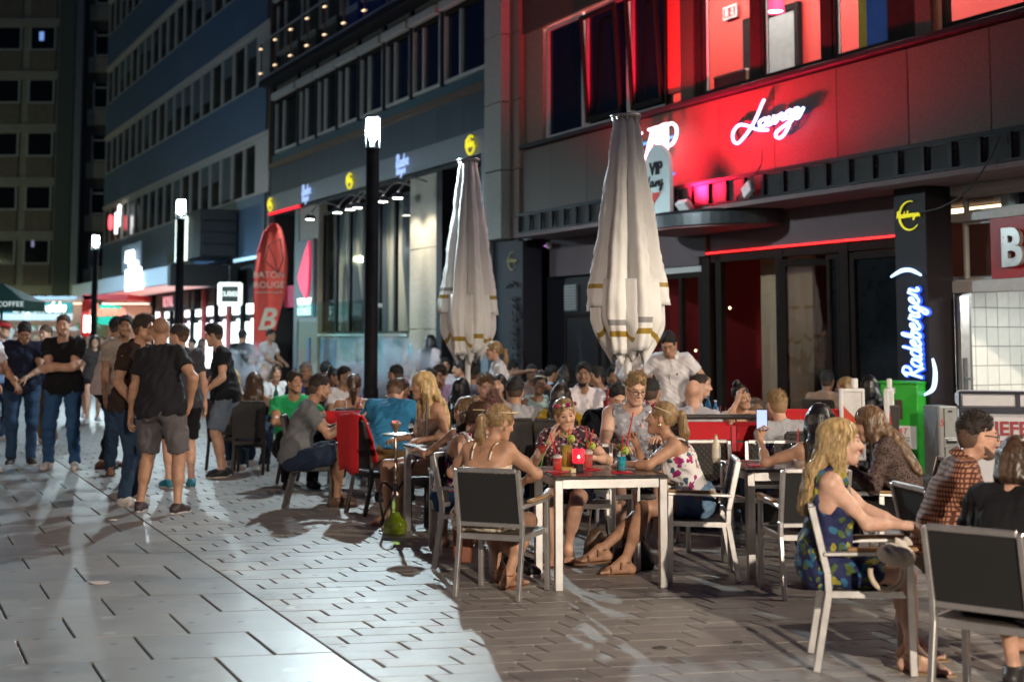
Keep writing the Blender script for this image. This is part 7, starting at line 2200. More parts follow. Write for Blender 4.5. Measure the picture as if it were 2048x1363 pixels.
 r = empty('delivery_box', (a.x + .40, Y + .3, 0), rad(-14)); tag(r, 'white insulated delivery box with red lettering at the right edge', 'delivery box')
 wm = mat('box_vinyl', (.55, .55, .58), .45, var=.06, bump=.3, bscale=7)
 z0 = .40; hh = zt - z0
 mb = MB(); mb.box((0, 0, z0 + hh * .41), (w, d, hh * .82), 0, None, .03); mb.build('body', wm, r)
 mb = MB(); mb.box((0, 0, z0 + hh * .91), (w + .03, d + .03, hh * .175), 0, None, .03); mb.build('lid', wm, r)
 bm_ = mat('box_piping', (.02, .022, .04), .6)
 mb = MB(); mb.box((0, -d / 2 - .018, z0 + hh * .815), (w + .02, .012, .05)); mb.box((0, -d / 2 - .020, z0 + hh * .91), (.035, .01, hh * .15)); mb.tube([(-w / 2 - .012, -d / 2 - .012, z0 + hh), (w / 2 + .012, -d / 2 - .012, z0 + hh)], .012, 6); mb.tube([(-w / 2 - .006, -d / 2 - .006, z0), (-w / 2 - .006, -d / 2 - .006, z0 + hh)], .010, 6); mb.build('piping', bm_, r)
 rm = mat('box_letters', (.30, .03, .04), .6)
 t = put_text('LIEFER-\nSERVICE', rm, None, (-.02, -d / 2 - .006, z0 + hh * .52), (1, 0, 0), size=.15, depth=.003, bold=.004); setparent(t, r)
 mb = MB(); mb.tube([(-.30 + .10 * math.cos(q_), -d / 2 - .006, z0 + hh * .62 + .065 * math.sin(q_)) for q_ in np.linspace(0, 2 * PI, 18)[:-1]], .006, 5, closed=True); mb.build('round_logo', rm, r)
 mb = MB()
 for x in (-.3, .3):
  for y in (-.2, .2): mb.tube([(x, y, 0), (x, y, z0)], .018, 6)
 mb.build('rack', M_darkmet, r)
right_props()
# ================================================================== chairs and tables
M_weave = mat('dark_weave', (0.036, 0.029, 0.024), 0.6, var=0.4, scale=150, bump=0.5, bscale=220, spec=.4)
M_rattan = mat('rattan', (0.040, 0.035, 0.034), 0.45, var=0.4, scale=60, bump=0.6, bscale=110)
M_redc = mat('red_cushion', (0.52, 0.008, 0.015), 0.8, var=0.1, bump=.25, bscale=30)
def weave_panel(mb, fr, w, h, nx, nz, th=0.006):
 """strips crossing over and under; fr maps (u, v, d) to space"""
 for i in range(nx):
  u = -w / 2 + w * (i + .5) / nx; bw = w / nx * .34
  pts = [(u, -h / 2 + h * k / (nz), th * (.6 if (k + i) % 2 else -.6)) for k in range(nz + 1)]
  vs = []; fs = []
  for (a, v, d) in pts: vs += [fr(a - bw, v, d), fr(a + bw, v, d)]
  for k in range(nz): fs.append((2 * k, 2 * k + 1, 2 * k + 3, 2 * k + 2))
  mb.add(vs, fs, 0, False)
 for j in range(nz):
  v = -h / 2 + h * (j + .5) / nz; bh = h / nz * .32
  vs = []; fs = []
  for k in range(nx + 1):
   u = -w / 2 + w * k / nx; d = th * (.6 if (k + j) % 2 else -.6)
   vs += [fr(u, v - bh, d), fr(u, v + bh, d)]
  for k in range(nx): fs.append((2 * k, 2 * k + 1, 2 * k + 3, 2 * k + 2))
  mb.add(vs, fs, 0, False)
def make_armchair():
 """aluminium armchair: faces -Y, woven back and seat, oak arm caps"""
 r = empty('armchair')
 hw, df, dr = .245, -.21, .20
 t = .032
 for s in (-1, 1):
  mb = MB()
  mb.bar((s * hw, df, 0), (s * hw, df + .01, .605), t, t * 1.25, up=(0, 1, 0), bev=.004); mb.build('leg', M_alu, r)
  mb = MB(); P = [(s * (hw - .02), dr + .075, 0), (s * (hw - .02), dr + .005, .40), (s * (hw - .02), dr + .01, .50), (s * (hw - .02), dr + .085, .84)]
  for a, b in zip(P[:-1], P[1:]): mb.bar(a, b, t * .9, t * 1.2, up=(0, 1, 0), bev=.004)
  mb.build('leg', M_alu, r)
  mb = MB(); mb.bar((s * hw, df - .01, .615), (s * (hw - .012), dr + .03, .60), t * 1.25, .022, bev=.004); a_ = mb.build('armrest', M_alu, r)
  mb = MB(); mb.bar((s * hw, df - .035, .634), (s * (hw - .005), dr - .09, .626), .052, .018, bev=.007); mb.build('arm_cap', M_wood, a_)
 mb = MB()
 for s in (-1, 1): mb.bar((s * (hw - .012), df, .405), (s * (hw - .02), dr + .01, .395), .026, .034)
 mb.bar((-hw, df, .405), (hw, df, .405), .028, .036); mb.bar((-hw + .02, dr + .005, .395), (hw - .02, dr + .005, .395), .028, .036); mb.build('seat_frame', M_alu, r)
 mb = MB(); mb.box((0, -.005, .412), (2 * hw - .05, .385, .012), 0, None, .004); mb.build('seat', M_weave, r)
 for z, y in ((.475, dr + .006), (.838, dr + .086)): mb = MB(); mb.bar((-hw + .035, y, z), (hw - .035, y, z), .026, .030, bev=.004); mb.build('back_rail', M_alu, r)
 mb = MB()
 sl = .080 / .36
 weave_panel(mb, lambda u, v, d: (u, dr + .046 + v * sl + d, .655 + v), 2 * hw - .075, .335, 18, 13)
 mb.box((0, dr + .050, .655), (2 * hw - .075, .003, .335), 1, Matrix.Rotation(-math.atan(sl), 3, 'X'))
 mb.build('backrest', [M_weave, M_blackmat], r)
 return r
def make_rattan():
 """high-backed dark rattan chair without arms"""
 r = empty('rattan_chair')
 hw, df, dr = .22, -.23, .20
 for s in (-1, 1):
  mb = MB(); mb.bar((s * (hw - .02), df + .02, 0), (s * (hw - .02), df + .02, .40), .038, .038, up=(0, 1, 0), bev=.005); mb.build('leg', M_rattan, r)
  mb = MB()
  P = [(s * (hw - .02), dr + .09, 0), (s * (hw - .02), dr + .01, .36), (s * (hw - .02), dr + .02, .48), (s * (hw - .01), dr + .12, .95)]
  for a, b in zip(P[:-1], P[1:]): mb.bar(a, b, .036, .036, up=(0, 1, 0), bev=.004)
  mb.build('leg', M_rattan, r)
  mb = MB(); mb.lathe([(.016, 0), (.016, .03)], (s * (hw - .02), df + .02, 0), 8); mb.build('foot_cap', M_alu, r)
 mb = MB(); mb.box((0, -.01, .41), (2 * hw, .45, .07), 0, None, .015)
 for k in range(20): mb.box((-hw + .012 + k * (2 * hw - .024) / 19, df - .006, .41), (.012, .006, .055))
 mb.build('seat', M_rattan, r)
 mb = MB(); sl = .10 / .50
 weave_panel(mb, lambda u, v, d: (u, dr + .075 + v * sl + d, .71 + v), 2 * hw - .03, .48, 24, 14)
 mb.box((0, dr + .079, .71), (2 * hw - .03, .012, .48), 0, Matrix.Rotation(-math.atan(sl), 3, 'X'))
 mb.tube([(-hw + .01, dr + .125, .955), (hw - .01, dr + .125, .955)], .018, 8)
 mb.build('backrest', M_rattan, r)
 return r
def make_table(w=.74, d=.74, top=.715):
 r = empty('cafe_table')
 mb = MB(); mb.box((0, 0, top - .012), (w, d, .022), 0, None, .005); mb.build('tabletop', mat('table_top_dark', (.028, .024, .025), .28, var=.2, coat=.25), r)
 mb = MB()
 for y in (-d / 2 + .03, d / 2 - .03): mb.box((0, y, top - .052), (w - .112, .022, .055))
 for x in (-w / 2 + .03, w / 2 - .03): mb.box((x, 0, top - .052), (.022, d - .112, .055))
 mb.build('apron', M_alu, r)
 for x in (-1, 1):
  for y in (-1, 1):
   mb = MB(); mb.box((x * (w / 2 - .028), y * (d / 2 - .028), (top - .026) / 2), (.052, .052, top - .026), 0, None, .004); mb.build('leg', M_alu, r)
 return r
PROTO = {}
def place(kind, label, x, y, rz, group=None, cat=None, z=0.0, sc=None):
 fn = {'armchair': make_armchair, 'rattan_chair': make_rattan, 'cafe_table': make_table, 'dark_table': make_dark_table}[kind]
 if kind not in PROTO: o = PROTO[kind] = fn()
 else: o = copy_tree(PROTO[kind])
 o.location = (x, y, z); o.rotation_euler = (0, 0, rad(rz))
 sc = sc or {'armchair': .93, 'rattan_chair': .88}.get(kind, 1.0); o.scale = (sc, sc, sc)
 tag(o, label, cat or ('table' if 'table' in kind else 'chair'), group)
 return o
def make_dark_table():
 r = empty('dark_table')
 mb = MB(); mb.box((0, 0, .665), (.72, .72, .03), 0, None, .008); mb.build('tabletop', mat('lounge_table', (.03, .026, .024), .3), r)
 for x in (-1, 1):
  for y in (-1, 1):
   mb = MB(); mb.box((x * .32, y * .32, .325), (.045, .045, .65), 0, None, .004); mb.build('leg', M_rattan, r)
 mb = MB(); mb.box((0, 0, .62), (.6, .6, .05)); mb.build('apron', M_rattan, r)
 return r
GC = 'aluminium armchairs at the front tables'; GR = 'dark rattan chairs of the terrace'; GT = 'square aluminium tables'; GD = 'dark lounge tables'
# front tables
T1 = (0.575, 9.56, 9.6); T2 = (-0.42, 11.72, 21.7); T3 = (1.90, 10.03, 6.0)
place('cafe_table', 'dark topped aluminium table with red candle and blue cocktail', *T1, GT)
place('cafe_table', 'dark topped aluminium table behind the green glass hookah', *T2, GT)
place('cafe_table', 'dark topped aluminium table in front of the woman holding up a phone', *T3, GT)
place('armchair', 'aluminium armchair with oak arms under the woman seen from behind', -0.06, 9.10, 158, GC)
place('armchair', 'aluminium armchair half hidden left of the candle table', -0.22, 10.04, 66, GC)
place('armchair', 'aluminium armchair behind the candle table, under the frowning woman', 0.52, 10.62, -4, GC)
place('armchair', 'aluminium armchair under the woman in denim shorts', 1.24, 9.70, -93, GC)
place('armchair', 'aluminium armchair under the woman photographing with her phone', 1.84, 9.10, 186, GC)
place('armchair', 'aluminium armchair under the long haired woman in lace', 2.62, 9.62, -96, GC)
place('armchair', 'aluminium armchair under the blonde woman in the blue dress', 1.74, 7.15, 82, GC)
place('armchair', 'aluminium armchair under the man in the checked shirt', 2.44, 7.95, 100, GC)
place('armchair', 'dark backed aluminium armchair nearest the camera at lower right', 2.12, 6.34, 140, GC)
place('armchair', 'empty aluminium armchair behind the phone woman\'s table, left one', 1.52, 11.0, 6, GC)
place('armchair', 'empty aluminium armchair behind the phone woman\'s table, right one', 2.02, 10.95, -4, GC)
place('armchair', 'aluminium armchair under the boy with glasses', 0.92, 11.25, 10, GC)
place('armchair', 'aluminium armchair under the ponytail girl at the hookah table', -0.36, 10.86, 190, GC)
# rattan chairs whose people are placed by hand
place('rattan_chair', 'dark rattan chair turned sideways under the man in the grey tee', -1.90, 13.75, 92, GR)
place('rattan_chair', 'dark rattan chair with its wide back to the camera at far left', -3.07, 16.92, 182, GR)
place('rattan_chair', 'dark rattan chair beside the man in the green tee', -2.25, 15.7, 60, GR)
cz = place('rattan_chair', 'dark rattan chair draped with a red blanket', -1.20, 13.15, 124, GR)
# bent cushions, blankets
def cloth_sheet(name, label, cat, pts, m, th=.012, sub=10):
 """soft sheet through a lattice of points"""
 G = np.array(pts, float)       # rows, cols, 3
 rows = [np.array(cr([tuple(p) for p in r_], 5)) for r_ in G]
 cols = [np.array(cr([tuple(r_[j]) for r_ in rows], 5)) for j in range(len(rows[0]))]
 A = np.stack(cols, 1)
 R_, C_ = A.shape[:2]
 A = A + np.random.RandomState(len(label)).normal(scale=.0025, size=A.shape)
 vs = A.reshape(-1, 3); fs = [(i * C_ + j, i * C_ + j + 1, (i + 1) * C_ + j + 1, (i + 1) * C_ + j) for i in range(R_ - 1) for j in range(C_ - 1)]
 mb = MB(); mb.add([tuple(v) for v in vs], fs, 0, True)
 o = mb.build(name, m); so = o.modifiers.new('t', 'SOLIDIFY'); so.thickness = th
 return tag(o, label, cat)
def on_chair(x, y, rz, u, v, z):
 a = rad(rz); return (x + u * math.cos(a) - v * math.sin(a), y + u * math.sin(a) + v * math.cos(a), z)
oc = lambda u, v, z: on_chair(-1.20, 13.15, 124, u * .88, v * .88, z * .88)
cloth_sheet('red_blanket', 'red blanket hanging over the back of a dark rattan chair', 'blanket', [[oc(-.20, .13, .55), oc(-.1, .15, .52), oc(.1, .14, .56), oc(.21, .13, .53)], [oc(-.22, .22, .80), oc(-.1, .24, .8), oc(.1, .23, .8), oc(.22, .22, .8)], [oc(-.22, .32, 1.0), oc(-.1, .33, 1.02), oc(.1, .33, 1.0), oc(.21, .32, .99)], [oc(-.23, .40, .95), oc(-.1, .41, .97), oc(.1, .40, .96), oc(.22, .40, .94)], [oc(-.22, .38, .45), oc(-.1, .40, .42), oc(.1, .38, .46), oc(.21, .37, .43)]], M_redc, .015)
def cushion(label, c, w, h, d, rz, tilt=0):
 mb = MB(); n = 10; vs = []; fs = []
 for sgn in (-1, 1):
  for i in range(n + 1):
   for j in range(n + 1):
    u, v = i / n * 2 - 1, j / n * 2 - 1
    b = (1 - u ** 4) * (1 - v ** 4); k = 1 - .06 * (1 - abs(u)) * (1 - abs(v)) * 0
    vs.append((u * w / 2 * (1 - .05 * (1 - v * v) * 0), sgn * d / 2 * b ** .5, v * h / 2))
 o_ = (n + 1) ** 2
 for i in range(n):
  for j in range(n):
   q = (i * (n + 1) + j, (i + 1) * (n + 1) + j, (i + 1) * (n + 1) + j + 1, i * (n + 1) + j + 1)
   fs.append(q); fs.append(tuple(x + o_ for x in q[::-1]))
 mb.add(vs, fs, 0, True)
 o = mb.build('cushion', M_redc); o.location = c; o.rotation_euler = (rad(tilt), 0, rad(rz)); return tag(o, label, 'cushion')
cushion('bright red cushion standing between the man in the grey tee and the table', at(688, 856, 14.5), .36, .36, .12, 18, -12)
cushion('red cushion on the chair back beside the frowning woman', (0.42, 11.35, .80), .34, .16, .10, 4, -8)
# red lounge benches
def bench(label, x, y, rz, L, back=.86, m=None, straps=False):
 r = empty('red_bench', (x, y, 0), rad(rz)); tag(r, label, 'bench')
 m = M_redc
 n = max(2, int(L / .40)); w = L / n
 mb = MB(); mb.box((0, 0, .20), (L, .62, .24), 0, None, .02); mb.build('base', M_rattan, r)
 for k in range(n):
  x0 = -L / 2 + w * (k + .5)
  mb = MB(); mb.box((x0, -.05, .39), (w - .012, .52, .14), 0, None, .035); mb.build('seat_cushion', m, r)
  mb = MB(); mb.box((x0, .25, .62), (w - .012, .12, back - .40), 0, None, .03); mb.box((x0, .25, .62), (w - .010, .125, .012)); mb.build('back_cushion', m, r)
 mb = MB(); mb.box((0, .335, .46), (L + .02, .03, back - .02 - .12)); mb.tube([(-L / 2, .30, back), (L / 2, .30, back)], .022, 8); mb.build('back_frame', M_rattan if straps else m, r)
 if straps:
  for k in range(n):
   mb = MB(); mb.box((-L / 2 + w * (k + .5), .354, .80), (w - .05, .014, .125), 0, None, .006); mb.box((-L / 2 + w * (k + .5), .354, .66), (w - .05, .014, .125), 0, None, .006); mb.build('back_panel', m, r)
  for k in range(n - 1): mb = MB(); mb.box((-L / 2 + w * (k + 1), .358, .60), (.035, .016, .52)); mb.build('strap', mat('strap_red', (.55, .02, .04), .6), r)
 return r
bench('red quilted bench with black frame, its back to the empty aluminium chairs', 1.83, 12.3, 182, .84, .93, straps=True)
bench('long red bench along the open doors of the lounge', 3.18, 15.7, 180, 1.05, .80)
# lounge tables in the crowd
for x, y, lab in ((0.62, 12.5, 'dark lounge table in front of the bearded man looking down'), (2.15, 14.1, 'dark lounge table with blue bottles beside the bald seated man'), (-2.35, 18.6, 'dark lounge table before the grey haired man'), (-1.45, 16.9, 'dark lounge table beside the white off shoulder top'), (-0.75, 14.9, 'dark lounge table with menus behind the red cushion'), (0.25, 15.5, 'dark lounge table in front of the smiling black haired woman'), (3.0, 13.7, 'dark lounge table in front of the woman with the bun')):
 place('dark_table', lab, x, y, 10, GD)
# ================================================================== things on the tables
G_clear = glassmat('drink_glass', (.93, .95, .95), .10)
def on_table(T, u, v, z=.716):
 a = rad(T[2]); return Vector((T[0] + u * math.cos(a) - v * math.sin(a), T[1] + u * math.sin(a) + v * math.cos(a), z))
def tumbler(name, label, c, r, h, liquid, fill=.75, straws=(), ice=0, garnish=None, foam=None, stem=None):
 o = empty(name, c); tag(o, label, 'drink')
 z0 = 0
 mb = MB()
 if stem:
  mb.lathe([(.035, 0), (.033, .003), (.005, .008), (.004, stem), (.012, stem + .008), (r, h), (r - .002, h), (.010, stem + .012)], n=18, caps=False); z0 = stem
 else: mb.lathe([(.001, .0), (r * .86, .0), (r, h), (r - .003, h), (r * .84 - .002, .008), (.001, .008)], n=18, caps=False)
 mb.build('glass', G_clear, o)
 mb = MB()
 if stem: mb.lathe([(.008, stem + .014), (r * .82, h * .93), (.001, h * .93)], n=16)
 else: mb.lathe([(.001, .009), (r * .83 - .001, .009), (r * (.86 + .13 * fill) - .003, h * fill), (.001, h * fill)], n=16)
 mb.build('liquid', liquid, o)
 if foam: mb = MB(); mb.lathe([(r * .9, h * fill + .001), (r * .93, h * (fill + .12)), (r * .5, h * (fill + .2)), (.001, h * (fill + .22))], n=14); mb.build('foam', foam, o)
 rs = random.Random(len(label))
 for k in range(ice):
  a = rs.uniform(0, 6.28); mb = MB(); mb.box((r * .5 * math.cos(a), r * .5 * math.sin(a), h * (fill - .08 + .07 * k)), (.022, .022, .022), 0, Matrix.Rotation(a, 3, 'X') @ Matrix.Rotation(a * 2, 3, 'Z'), .003); mb.build('ice_cube', mat('ice', (.75, .85, .88), .15), o)
 for (dx, dy, L, colr) in straws:
  mb = MB(); mb.tube([(-dx * .3, -dy * .3, .02), (dx, dy, L)], .0042, 6); mb.build('straw', mat('straw_%d' % int(colr[0] * 100), colr, .4), o)
 if garnish == 'mint':
  for k in range(7):
   a = k * .9; mb = MB(); c_ = Vector((r * .4 * math.cos(a), r * .4 * math.sin(a), h * 1.0 + .012 * (k % 3)))
   d_ = Vector((math.cos(a), math.sin(a), .6)).normalized(); sd = d_.cross(Vector((0, 0, 1))).normalized()
   mb.add([c_, c_ + d_ * .018 + sd * .012, c_ + d_ * .042, c_ + d_ * .018 - sd * .012], [(0, 1, 2), (0, 2, 3)]); mb.build('mint_leaf', mat('mint', (.10, .28, .03), .5), o)
  mb = MB(); mb.lathe([(.001, -.003), (.028, -.003), (.028, .003), (.001, .003)], (r * .7, 0, h), 12, R=Matrix.Rotation(rad(80), 3, 'X')); mb.build('lime_slice', mat('lime', (.35, .42, .06), .5), o)
 return o
RED = (.62, .015, .02)
lq = lambda n, c: mat('liquid_' + n, c, .12, var=.1, spec=.6)
def napkin(label, c, rz):
 mb = MB(); mb.box((0, 0, .002), (.13, .13, .004)); o = mb.build('napkin', M_redc); o.location = c; o.rotation_euler = (0, 0, rad(rz)); tag(o, label, 'napkin')
def table_one():
 P = lambda px, py: at(px, py, 9.55)
 def tp(px, Y):   # point on the table top under the picture column px
  r_ = ray(px, 950); return Vector((r_[0] / r_[1] * Y, Y, .716))
 c = tp(1115, 9.42); napkin('red paper napkin under the pink foamy drink', c, 20); tumbler('pink_drink', 'tall pink cocktail with white foam and a red straw', c + Vector((0, 0, .004)), .033, .125, lq('pink', (.75, .06, .05)), .68, [(-.05, -.01, .25, RED)], foam=mat('foam_pink', (.75, .6, .58), .8))
 c = tp(1085, 9.62); tumbler('martini', 'stemmed cocktail with red drink at the left table edge', c, .048, .17, lq('red', (.5, .05, .02)), stem=.09, straws=[(.03, .0, .19, (.1, .35, .05))])
 c = tp(1133, 9.62); tumbler('tropical_drink', 'large yellow cocktail topped with mint behind the pink drink', c, .045, .20, lq('yellow', (.55, .36, .06)), .8, [(.02, .02, .27, RED)], 2, 'mint')
 c = tp(1176, 9.60); napkin('red paper napkin under the mint topped pink drink', c, 45); tumbler('mint_drink', 'tall pink drink with mint and two red straws right of the candle', c + Vector((0, 0, .004)), .037, .15, lq('rose', (.62, .12, .10)), .65, [(-.012, .01, .27, RED), (.035, .0, .26, RED)], 1, 'mint', foam=mat('foam_rose', (.72, .55, .5), .8))
 c = tp(1243, 9.40); napkin('red paper napkin under the blue cocktail', c, 0); tumbler('blue_drink', 'turquoise blue iced cocktail with a red straw', c + Vector((0, 0, .004)), .034, .135, lq('blue', (.02, .42, .52)), .72, [(.012, .0, .235, RED)], 4, 'mint')
 # candle lantern
 c = tp(1157, 9.45); o = empty('candle_lantern', c); tag(o, 'glowing red glass candle holder in the middle of the table', 'candle')
 mb = MB(); mb.lathe([(.030, 0), (.030, .05), (.022, .055), (.022, .06)], n=16); mb.build('holder', M_blackmat, o)
 mb = MB(); mb.lathe([(.035, .055), (.039, .07), (.040, .145), (.037, .145), (.035, .07), (.001, .062)], n=18, caps=False); mb.build('glass', emat('candle_red', (1, .015, .03), 1.6), o)
 mb = MB(); mb.lathe([(.001, 0), (.009, .006), (.001, .02)], (0, -.041, .09), 8); mb.build('flame', emat('candle_flame', (1, .45, .25), 14), o)
 c = tp(1146, 9.36); mb = MB(); mb.box((0, 0, .014), (.035, .02, .028), 0, None, .002); o = mb.build('matchbox', mat('matchbox', (.62, .52, .30), .6)); o.location = c; o.rotation_euler = (0, 0, .4); tag(o, 'small cream matchbox beside the candle', 'matchbox')
 c = tp(1136, 9.50); mb = MB(); mb.box((0, 0, .012), (.09, .045, .024), 0, None, .004); o = mb.build('cigarette_pack', mat('pack_gold', (.42, .30, .05), .4)); o.location = c; o.rotation_euler = (0, 0, .2); tag(o, 'gold and dark cigarette pack behind the matchbox', 'pack')
 # held straw
table_one()
def other_table_things():
 def bottle(label, px, py_top, Y, h, m, z, cap=None, r=.032, name='bottle'):
  p = at(px, py_top, Y); o = empty(name, (p.x, p.y, p.z - h)); tag(o, label, 'bottle')
  mb = MB(); mb.lathe([(.001, 0), (r, 0), (r, h * .58), (r * .85, h * .66), (r * .38, h * .8), (r * .36, h * .95)], n=14); mb.build('body', m, o)
  mb = MB(); mb.lathe([(r * .42, h * .95), (r * .42, h)], n=10); mb.build('cap', cap or M_blackmat, o)
  mb = MB(); mb.lathe([(r * 1.02, h * .18), (r * 1.02, h * .48)], n=14, caps=False); mb.build('label_band', mat('bottle_label', (.6, .55, .45), .6), o)
 bottle('small cream sauce bottle with an orange neck on the red bench\'s table', 1432, 868, 10.25, .20, mat('cream_bottle', (.62, .55, .42), .35), .7, mat('orange_cap', (.5, .14, .02), .4))
 bottle('blue mineral water bottle, the left one behind the bald man', 1416, 788, 14.1, .27, mat('bottle_blue', (.03, .15, .33), .15), .68, M_white)
 bottle('blue mineral water bottle, the right one behind the bald man', 1431, 800, 14.2, .24, mat('bottle_blue', (.03, .15, .33), .15), .68, M_white)
 bottle('green glass bottle on the grey haired man\'s table', 552, 770, 18.5, .28, mat('bottle_green', (.02, .16, .07), .15), .68)
 bottle('dark blue bottle beside the man in the green tee', 605, 762, 18.6, .30, mat('bottle_navy', (.02, .06, .22), .15), .68)
 T = T3
 c = on_table(T, .10, .05); tumbler('juice_glass', 'yellow drink with a red straw on the phone woman\'s table', c, .034, .14, lq('juice', (.6, .5, .12)), .8, [(.02, 0, .24, RED)], 2)
 napkin('red napkin at the left edge of the phone woman\'s table', on_table(T, -.22, -.12), 10)
 c = on_table(T, -.05, .18); tumbler('cola_glass', 'dark cola glass on the phone woman\'s table', c, .036, .15, lq('cola', (.03, .012, .008)), .85, (), 1)
 for k, (px, py, Y, cl) in enumerate(((1448, 826, 14.0, (.62, .25, .2)), (1437, 824, 14.0, (.6, .12, .1)), (1572, 838, 13.4, (.75, .38, .03)), (1598, 840, 13.4, (.45, .2, .15)), (1615, 842, 13.5, (.5, .3, .3)), (718, 800, 15.0, (.6, .15, .12)), (540, 786, 18.4, (.7, .6, .4)), (1213, 790, 12.6, (.5, .06, .05)))):
  p = at(px, py, Y)
  tumbler('cocktail_glass', ['rosy drink glass, right one near the blue bottles', 'red drink glass, left one near the blue bottles', 'orange juice glass beside the boy with cropped blond hair', 'pinkish glass in front of the woman with the bun', 'small clear pink glass at the right of the bun woman\'s table', 'red drink in front of the white off shoulder top', 'pale drink on the grey haired man\'s table', 'red drink before the bearded man looking down'][k], (p.x, p.y, p.z - .15), .032, .13, lq('crowd_%d' % k, cl), .8, [(.02, 0, .21, RED)])
 # menus on the table behind the cushion
 for k, (px, py, c, lab) in enumerate(((742, 857, (.55, .62, .62), 'pale open menu card on the dark table by the grey tee man'), (715, 866, (.03, .03, .035), 'black closed menu on the dark table by the grey tee man'))):
  p = at(px, py, 14.7); mb = MB(); mb.box((0, 0, 0), (.30, .22, .012), 0, Matrix.Rotation(.12, 3, 'X'), .003); o = mb.build('menu', mat('menu_%d' % k, c, .5)); o.location = (p.x, p.y, .70 + .02 * k); o.rotation_euler = (0, 0, .3); tag(o, lab, 'menu')
 # water bottles on the ground under the third table
 for k, px in enumerate((1462, 1478)):
  g = ground(px, 1076); o = empty('water_bottle', g); tag(o, ['clear plastic water bottle on the ground, the left of two', 'clear plastic water bottle on the ground, the right of two'][k], 'bottle')
  mb = MB(); mb.lathe([(.001, 0), (.038, .004), (.04, .03), (.037, .06), (.04, .09), (.037, .13), (.015, .19), (.013, .21)], n=14); mb.build('body', glassmat('pet', (.75, .88, .95), .15), o); mb = MB(); mb.lathe([(.016, .21), (.016, .225)], n=10); mb.build('cap', mat('cap_blue', (.1, .3, .5), .4), o)
 # bags
 def bag(label, px, py, w, d, h, c, rz, name='handbag', strap=None):
  g = ground(px, py); o = empty(name, g, rad(rz)); tag(o, label, 'bag')
  G = Field(A3(-w, -d, -.02), A3(w, d, h * 1.3), .010)
  G.prim(('el', A3(0, 0, h * .45), (w * .5, d * .55, h * .55), None, .03)); G.prim(('rc', A3(-w * .32, 0, .04), A3(w * .32, 0, .04), d * .42, d * .42, .03)); G.cut((0, 0, .003), (0, 0, -1)); G.noise(.008, 30, px)
  P, Q = G.surface(); link('body', np_mesh('body', P, Q, mat('bag_%d' % px, c, .5, bump=.3)), o)
  if strap: mb = MB(); mb.tube(cr([(-w * .35, 0, h * .8), (-w * .2, 0, h + strap), (w * .2, 0, h + strap), (w * .35, 0, h * .8)], 5), .008, 6); mb.build('strap', mat('bag_%d' % px, c, .5), o)
 bag('brown leather handbag on the pavers under the candle table', 1196, 1118, .20, .10, .22, (.07, .04, .02), 10, strap=.16)
 bag('black bag on the pavers behind the crossed sandals', 1262, 1136, .26, .18, .24, (.008, .008, .009), 0, strap=.08)
 # two-part leather purse hanging under the armchair
 g = at(926, 1080, 9.35); o = empty('hanging_purse', g); tag(o, 'rust brown leather purse hanging under the front armchair', 'bag')
 for k, dx in enumerate((-.03, .025)):
  mb = MB(); mb.box((dx, -.02 * k, -.02 * k), (.07, .025, .24), 0, Matrix.Rotation(.06 * (k * 2 - 1), 3, 'Y'), .01); mb.build('pouch', mat('rust_leather', (.20, .055, .022), .5, var=.25), o)
 mb = MB(); mb.tube([(0, 0, .12), (.02, .02, .30)], .005, 5); mb.tube([(-.02, 0, .12), (-.02, .02, .30)], .005, 5); mb.build('strap', mat('rust_leather', (.20, .055, .022), .5), o)
other_table_things()
